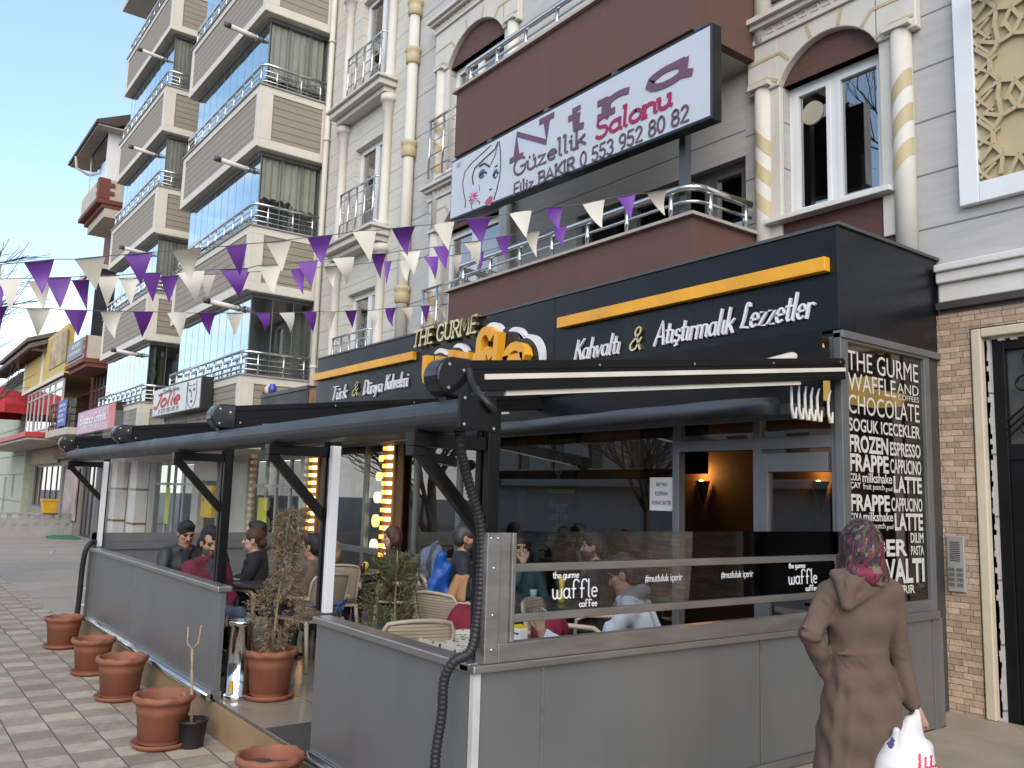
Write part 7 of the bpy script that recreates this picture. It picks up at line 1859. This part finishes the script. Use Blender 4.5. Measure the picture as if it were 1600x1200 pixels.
# empty chairs, towel, red blanket, striped throw
chair(-4.98, 2.92, R(75), 'empty cream chair inside the corner of the terrace, its mesh back just above the wall')
cA = chair(-6.05, 4.02, R(15), 'empty cream chair with a tan towel over its back beside the corner post')
chair(-5.05, 4.35, R(-60), 'empty cream armchair behind the tinted balustrade, left of the white hoodie')
cB = chair(-8.0, 5.05, R(-120), 'cream chair draped with a blue and olive striped throw near the glass front')
tw = empty('towel', (-6.05, 3.75, 1.1), 'tan towel folded over an empty chair back beside the corner post', 'towel')
a, b_, c_, d_ = at(716, 899, 6.9), at(735, 899, 6.85), at(727, 941, 6.8), at(698, 939, 6.85)
q = M(); n = 8; vs = []
for i in range(n + 1):
    for j in range(n + 1):
        s, t = j / n, i / n; p = (a * (1 - s) + b_ * s) * (1 - t) + (d_ * (1 - s) + c_ * s) * t; vs.append(tuple(p + np.array([.01 * math.sin(s * 9), -.012 * math.sin(s * 7 + t * 2), .012 * math.sin(t * PI)])))
q.add(vs, [(i * (n + 1) + j, i * (n + 1) + j + 1, (i + 1) * (n + 1) + j + 1, (i + 1) * (n + 1) + j) for i in range(n) for j in range(n)], 0, True)
o = q.build('cloth', cloth('tan_terry', (.36, .20, .09)), tw, fix=False); md = o.modifiers.new('t', 'SOLIDIFY'); md.thickness = .025
rbk = empty('blanket', (-5.9, 3.8, .75), 'folded crimson blanket on the empty chair beside the corner post', 'blanket')
V, Q, mt, _ = grow([ell(at(722, 978, 6.7), (.13, .13, .17), 0, .05), ell(at(734, 990, 6.6), (.12, .1, .15), 0, .05)], .011, .006, 99); off = np.array(rbk.location)
skin_mesh('fold', [(V - off, Q, mt)], [cloth('crimson_fleece', (.17, .005, .018))], rbk)
rb2 = empty('blanket', (-4.6, 3.9, .9), 'crimson cushion behind the hand of the man in the white hoodie', 'cushion')
V, Q, mt, _ = grow([ell(np.array([-4.62, 3.82, 1.02]), (.10, .14, .13), 0, .05)], .011, .004, 99); off = np.array(rb2.location)
skin_mesh('fold', [(V - off, Q, mt)], [cloth('crimson_cushion', (.16, .006, .02))], rb2)
st = empty('blanket', (-8.0, 5.0, .8), 'blue and olive striped throw over a chair near the glass front', 'blanket')
V, Q, mt, _ = grow([ell(at(680, 880, 8.9), (.10, .10, .22), 0, .05), ell(at(664, 885, 8.9), (.07, .08, .2), 0, .05)], .012, .005, 99); off = np.array(st.location)
skin_mesh('fold', [(V - off, Q, mt)], [siding('striped_throw', (.10, .14, .20), .10, .4, .35, axis='X')], st)

# ------------------------------------------------------------------ the woman walking past
we = empty('person', (-2.33, 3.45, .30), 'woman seen from behind in patterned headscarf and long brown coat carrying a white bag', 'person')
D0 = 3.9
COAT = pm('brown_wool_coat', (.118, .077, .057), .85, var=.08, vs=9, bump=.4, bs=220)
def scarf_mat():
    m = pm('patterned_scarf', (.1, .02, .03), .65, 0, .1, 10, bump=.4, bs=120)
    t, b, N, L = nodes(m); c = N.new('ShaderNodeTexCoord'); mp_ = N.new('ShaderNodeMapping'); mp_.inputs['Scale'].default_value = (1, 1, .45); L.new(c.outputs['Object'], mp_.inputs['Vector'])
    nz_ = N.new('ShaderNodeTexNoise'); nz_.inputs['Scale'].default_value = 9; nz_.inputs['Detail'].default_value = 3; L.new(mp_.outputs[0], nz_.inputs['Vector'])
    mxv = N.new('ShaderNodeMix'); mxv.data_type = 'VECTOR'; mxv.inputs['Factor'].default_value = .22; L.new(mp_.outputs[0], mxv.inputs['A']); L.new(nz_.outputs['Color'], mxv.inputs['B'])
    v = N.new('ShaderNodeTexVoronoi'); v.inputs['Scale'].default_value = 75; L.new(mxv.outputs['Result'], v.inputs['Vector'])
    sp_ = N.new('ShaderNodeSeparateColor'); L.new(v.outputs['Color'], sp_.inputs[0])
    r = N.new('ShaderNodeValToRGB'); r.color_ramp.interpolation = 'CONSTANT'; el_ = r.color_ramp.elements
    cols = [(.010, .008, .010), (.04, .016, .022), (.09, .008, .022), (.07, .05, .03), (.15, .11, .05), (.02, .015, .035), (.11, .012, .03), (.13, .11, .09)]
    el_[0].color = (*cols[0], 1); el_[1].position = .92; el_[1].color = (*cols[7], 1)
    for k in range(1, 7): x = el_.new((.24, .40, .52, .62, .68, .84)[k - 1]); x.color = (*cols[k], 1)
    L.new(sp_.outputs[0], r.inputs['Fac']); 
    v2 = N.new('ShaderNodeTexVoronoi'); v2.inputs['Scale'].default_value = 20; L.new(mxv.outputs['Result'], v2.inputs['Vector']); s2 = N.new('ShaderNodeSeparateColor'); L.new(v2.outputs['Color'], s2.inputs[0])
    g2 = math_node(t, 'GREATER_THAN', s2.outputs[1], .975); mi = N.new('ShaderNodeMix'); mi.data_type = 'RGBA'; L.new(g2, mi.inputs['Factor']); L.new(r.outputs['Color'], mi.inputs['A']); mi.inputs['B'].default_value = (.17, .010, .04, 1)
    g3 = math_node(t, 'GREATER_THAN', s2.outputs[0], .97); mi2 = N.new('ShaderNodeMix'); mi2.data_type = 'RGBA'; L.new(g3, mi2.inputs['Factor']); L.new(mi.outputs['Result'], mi2.inputs['A']); mi2.inputs['B'].default_value = (.32, .14, .03, 1)
    L.new(mi2.outputs['Result'], b.inputs['Base Color']); return m
w_ = lambda x, y, dd=0.0: at(x, y, D0 + dd)
P = []
# torso, waist and skirt of the coat (material 1)
for (xl, xr, y, r_) in ((1330, 1358, 930, .098), (1328, 1359, 965, .105), (1328, 1353, 1018, .090), (1327, 1359, 1055, .102), (1326, 1366, 1095, .114), (1322, 1368, 1140, .122), (1318, 1366, 1200, .128), (1314, 1366, 1290, .136), (1312, 1368, 1370, .14)):
    P.append((w_(xl, y), w_(xr, y), r_))
prims = [cone(a, b_, r_, r_, 1, .02) for a, b_, r_ in P]
prims += [cone(P[i][j], P[i + 1][j], P[i][2] - .004, P[i + 1][2] - .004, 1, .02) for i in range(len(P) - 1) for j in (0, 1)]
prims += [cone(w_(1300, 924), w_(1388, 924), .054, .054, 1, .05), cone(w_(1324, 903), w_(1364, 903), .05, .05, 1, .05)]
for xa, ya_, xb, yb_, dz_ in ((1312, 1060, 1296, 1260, -.075), (1330, 1075, 1322, 1270, -.098), (1362, 1070, 1372, 1270, -.095), (1380, 1080, 1396, 1260, -.07), (1300, 1110, 1286, 1270, -.03)):
    prims.append(cone(w_(xa, ya_, dz_), w_(xb, yb_, dz_ - .02), .004, .018, 1, .03))
for xa, ya_, xb, yb_, dz_ in ((1255, 978, 1280, 990, -.085), (1254, 992, 1282, 1000, -.082), (1262, 1006, 1286, 1010, -.06), (1392, 1008, 1416, 1018, -.04), (1396, 1022, 1418, 1030, -.03), (1290, 938, 1312, 962, -.06), (1398, 940, 1380, 968, -.05), (1312, 1032, 1326, 1040, -.085), (1340, 1030, 1352, 1040, -.09), (1364, 1030, 1378, 1038, -.08)):
    prims.append(cone(w_(xa, ya_, dz_), w_(xb, yb_, dz_), .003, .004, 1, .010))
# left arm bent, hand in the pocket; right arm down with the bag
prims += [cone(w_(1296, 930), w_(1266, 990, -.04), .056, .050, 1, .025), cone(w_(1266, 990, -.04), w_(1291, 1048, .03), .050, .040, 1, .018)]
prims += [cone(w_(1392, 930), w_(1403, 1012, .03), .056, .050, 1, .025), cone(w_(1403, 1012, .03), w_(1424, 1098, .0), .049, .040, 1, .02)]
# hood lying on the back
prims += [ell(w_(1340, 910, -.075), (.095, .040, .062), 1, .02, np.stack([_r * .97 - _u * .2, _f, _u * .97 + _r * .2], 1)), cone(w_(1306, 897, -.04), w_(1344, 889, -.075), .022, .024, 1, .012), cone(w_(1344, 889, -.075), w_(1380, 906, -.05), .024, .022, 1, .012),
          cone(w_(1310, 905, -.08), w_(1322, 945, -.108), .026, .014, 1, .015), cone(w_(1372, 914, -.08), w_(1326, 948, -.108), .024, .014, 1, .015), cone(w_(1330, 915, -.10), w_(1325, 944, -.110), .030, .018, 1, .02),
          cone(w_(1352, 900, -.112), w_(1330, 930, -.122), .007, .006, 1, .008), cone(w_(1320, 902, -.112), w_(1324, 932, -.12), .007, .006, 1, .008), cone(w_(1368, 908, -.10), w_(1342, 934, -.115), .008, .006, 1, .008)]
# waist seam and back seam as slight ridges
prims += [cone(w_(1312, 1021, -.082), w_(1372, 1019, -.082), .011, .011, 1, .010), cone(w_(1343, 1070, -.100), w_(1342, 1250, -.130), .006, .006, 1, .008)]
V, Q, mt, _ = grow(prims, .0065, .0030, 99, seed=4)
off = np.array(we.location); parts = [(V - off, Q, mt)]
hh_ = hand(w_(1430, 1107), w_(1436, 1130) - w_(1430, 1107), w_(1445, 1110, -.3) - w_(1430, 1110), 1.5, 0, .92, 1)
V, Q, mt, _ = grow(hh_, .005); parts.append((V - off, Q, mt))
# neck, face turned away, calves and shoes
fwv = np.array([-.62, .78, 0.]); hcw = w_(1346, 856, .02)
hd, B, _ = head_prims(hcw, fwv, .05, 0); V, Q, mt, _ = grow(hd + [cone(hcw - np.array([0, 0, .05]), w_(1345, 900), .05, .055, 0, .03)], .006); parts.append((V - off, Q, mt))
lg = []
for s, dx in ((-1, .0), (1, .12)):
    rr2 = np.cross(fwv, (0, 0, 1)); b0 = np.array([-2.30, 3.66, 0]) + rr2 * s * .09 + fwv * dx * s
    b0 = b0 + fwv * .08; lg += [cone(b0 + (0, 0, .52), b0 + (0, 0, .40), .045, .042, 2, .03), cone(b0 + np.array([0, 0, .345]) - fwv * .05, b0 + np.array([0, 0, .34]) + fwv * .14, .040, .034, 3, .02)]
V, Q, mt, _ = grow(lg, .009); parts.append((V - off, Q, mt))
skin_mesh('body', parts, [SKINP, COAT, BLKT, SHOE, BROWM, LIPS, EYE], we)
Tw = lambda x, y, z: hcw + B @ np.array([x, y, z])
sp2 = [ell(Tw(0, -.02, .03), (.092, .108, .102), 0, .02, B), ell(Tw(0, -.045, -.055), (.085, .085, .09), 0, .05, B), cone(Tw(-.06, -.03, -.12), Tw(.06, -.03, -.12), .05, .05, 0, .05), cone(Tw(-.085, .0, -.07), Tw(-.075, -.02, -.14), .03, .035, 0, .03), ell(Tw(0, .115, -.03), (.062, .07, .08), 0, .015, B, True),
       cone(Tw(-.07, -.06, -.135), Tw(-.10, -.03, -.145), .028, .012, 0, .02), cone(Tw(-.05, -.10, -.115), Tw(.05, -.10, -.115), .022, .024, 0, .02), cone(Tw(.04, -.09, -.14), Tw(.075, -.08, -.165), .022, .008, 0, .02)]
V, Q, mt, _ = grow(sp2, .006, .0032, 99, seed=9); skin_mesh('headscarf', [(V - off, Q, mt)], [scarf_mat()], we)
# plastic bag
bagM = pm('thin_white_plastic', (.62, .61, .61), .35, var=.05, bump=.2, bs=14)
pb_ = empty('plastic_bag', tuple(w_(1420, 1210)), 'white plastic carrier bag with red print held in the walking woman\'s right hand', 'bag')
V, Q, mt, _ = grow([cone(w_(1422, 1128, -.06), w_(1415, 1168, -.10), .016, .055, 0, .03), cone(w_(1434, 1122, -.05), w_(1433, 1170, -.09), .014, .05, 0, .03), ell(w_(1416, 1215, -.12), (.125, .10, .16), 0, .05), ell(w_(1412, 1262, -.12), (.14, .12, .15), 0, .05), cone(w_(1400, 1142, -.14), w_(1392, 1190, -.14), .018, .055, 0, .03), cone(w_(1445, 1170), w_(1440, 1250), .045, .07, 0, .05), cone(w_(1433, 1112, -.03), w_(1428, 1140, -.06), .012, .018, 0, .02), cone(w_(1388, 1165, -.14), w_(1380, 1230, -.14), .022, .045, 0, .03)], .0065, .0065, 99, seed=1)
off = np.array(pb_.location); skin_mesh('bag', [(V - off, Q, mt)], [bagM], pb_)
# print lies on the bag's skin: pick its front faces inside small stroke shapes
me = [c for c in pb_.children][0].data; me.materials.append(pm('red_bag_print', (.55, .01, .06), .5)); me.materials.append(pm('navy_contents', (.05, .05, .16), .6))
mi = np.zeros(len(me.polygons), np.int32)
for i, p in enumerate(me.polygons):
    c = np.array(p.center) + off; d = c - CAM; zz = d @ _f; px_, py_ = 800 + 1342 * (d @ _r) / zz, 600 - 1342 * (d @ _u) / zz
    if Vector(p.normal).dot(Vector(_f)) < -.1:
        a = px_ - 1452; b2 = py_ - 1190 + .25 * a
        if abs(a) < 20 and ((abs((a % 9) - 3) < 1.8 and -9 < b2 < 9) or abs(b2 - 9) < 2 or (a < -12 and -16 < b2 < 9 and abs(a + 15) < 2.4)): mi[i] = 1
        if (px_ - 1392) ** 2 / 36 + (py_ - 1160) ** 2 / 90 < 1: mi[i] = 2
me.polygons.foreach_set('material_index', mi)

# ------------------------------------------------------------------ across the street: what the glass mirrors
def bare_tree(base, h, seed, label, r0=.16, depth=5, group='bare street trees', spread=.62):
    e = empty('bare_tree', base, label, 'tree', group); rg = random.Random(seed); tr, cr_ = M(), M()
    def grow_(p, d, L_, r_, lvl):
        n = 4; pts = [p]; q_ = p; dd = d
        for i in range(n):
            dd = (dd + Vector((rg.uniform(-1, 1), rg.uniform(-1, 1), rg.uniform(-.3, .7))) * .14).normalized(); q_ = q_ + dd * (L_ / n); pts.append(q_)
        (tr if lvl < 2 else cr_).tube(pts, list(np.linspace(r_, r_ * .6, n + 1)), 8 if lvl < 2 else 5)
        if lvl >= depth: return
        for k in range(4 if lvl else 5):
            a = rg.uniform(0, 2 * PI); t = rg.uniform(.45, 1) if k else 1.0; i = min(n, int(t * n)); sd_ = dd.orthogonal().normalized(); sd_.rotate(Matrix.Rotation(a, 3, dd))
            nd = (dd + sd_ * rg.uniform(.35, spread * 1.5)).normalized(); nd.z = abs(nd.z) * .8 + .15
            grow_(pts[i], nd.normalized(), L_ * rg.uniform(.55, .8), r_ * .58 * (1 - .25 * (1 - t)), lvl + 1)
    grow_(Vector(base), Vector((0, 0, 1)), h * .34, r0, 0)
    BK = pm('grey_bark_%d' % seed, (.09, .075, .06), .9, var=.3, vs=12, bump=.6)
    tr.build('trunk', BK, e, fix=False); cr_.build('crown', BK, e, fix=False)
    return e
bt = at(-262, 420, 15.0); bare_tree((float(bt[0]), float(bt[1]), -.05), 8.6, 11, 'bare tree whose twig tips reach into the sky at the left edge')
bare_tree((-9.9, -5.2, 0), 14.0, 23, 'bare street tree behind the viewer, mirrored in the upper window', .13)
bare_tree((-16.5, -6.0, 0), 6.5, 31, 'bare pollarded street tree across the road, mirrored in the cafe glass', .12, 4)
op = empty('low_building', (-10, -21, 0), 'long pale two-storey building across the road, mirrored in the glass', 'building')
hs = [(-42 + k * 3.2, -40.8 + k * 3.2, 3.6, 5.0) for k in range(22)]
wall_holes(M(), -44, 30, -.05, 6.2, -21.3, -21.0, hs).build('wall', pm('pale_render', (.42, .40, .36), .8, dirt=.2), op)
q = M()
for a, b_, c_, d_ in hs: q.box(a, b_, -21.25, -21.15, c_, d_)
q.build('window', pm('dark_window', (.03, .035, .04), .2), op)
M().box(-44.3, 30.3, -28, -20.7, 6.2, 6.5).build('roof', pm('brown_roof', (.12, .08, .06), .8), op)
q = M(); q.box(-44, 30, -21.0, -20.2, 2.6, 2.9); q.build('canopy', pm('pale_canopy', (.30, .29, .27), .6), op)
def car(x, y, c_, label):
    e = empty('parked_car', (x, y, -.05), label, 'car', 'cars parked across the road')
    pr = [(-2.1, .35), (-2.12, .62), (-1.98, .86), (-1.25, .95), (-.55, 1.42), (.75, 1.45), (1.45, 1.0), (2.02, .92), (2.12, .60), (2.08, .35)]
    q = M(); q.poly([(a, -.86, b_) for a, b_ in pr], (0, 1, 0), 1.72); q.build('body', pm('car_paint_%d' % int(abs(x * 10)), c_, .25, .1), e, local=True, bevel=.08)
    q = M(); q.poly([(a, -.868, b_) for a, b_ in ((-1.1, .98), (-.5, 1.36), (.05, 1.38), (.05, .98))], (0, 1, 0), 1.736); q.poly([(a, -.868, b_) for a, b_ in ((.12, .98), (.12, 1.38), (.7, 1.38), (1.25, 1.0))], (0, 1, 0), 1.736); q.build('window', pm('car_glass', (.015, .018, .02), .08), e, local=True)
    for wx in (-1.35, 1.3):
        for wy in (-.88, .72):
            q = M(); q.tube([(wx, wy, .32), (wx, wy + .17, .32)], .32, 24); o = q.build('wheel', BLACKP, e, local=True)
            q = M(); q.tube([(wx, wy - .006, .32), (wx, wy + .176, .32)], .19, 16); q.build('rim', ALU, o, local=True)
    return e
car(-6.5, -11.3, (.55, .55, .55), 'silver saloon car parked across the road, mirrored in the cafe glass'); car(-12.0, -11.3, (.62, .62, .60), 'white saloon car parked across the road, mirrored left of the banner'); car(-1.0, -11.3, (.06, .07, .10), 'dark blue saloon car parked across the road, mirrored in the door pane')
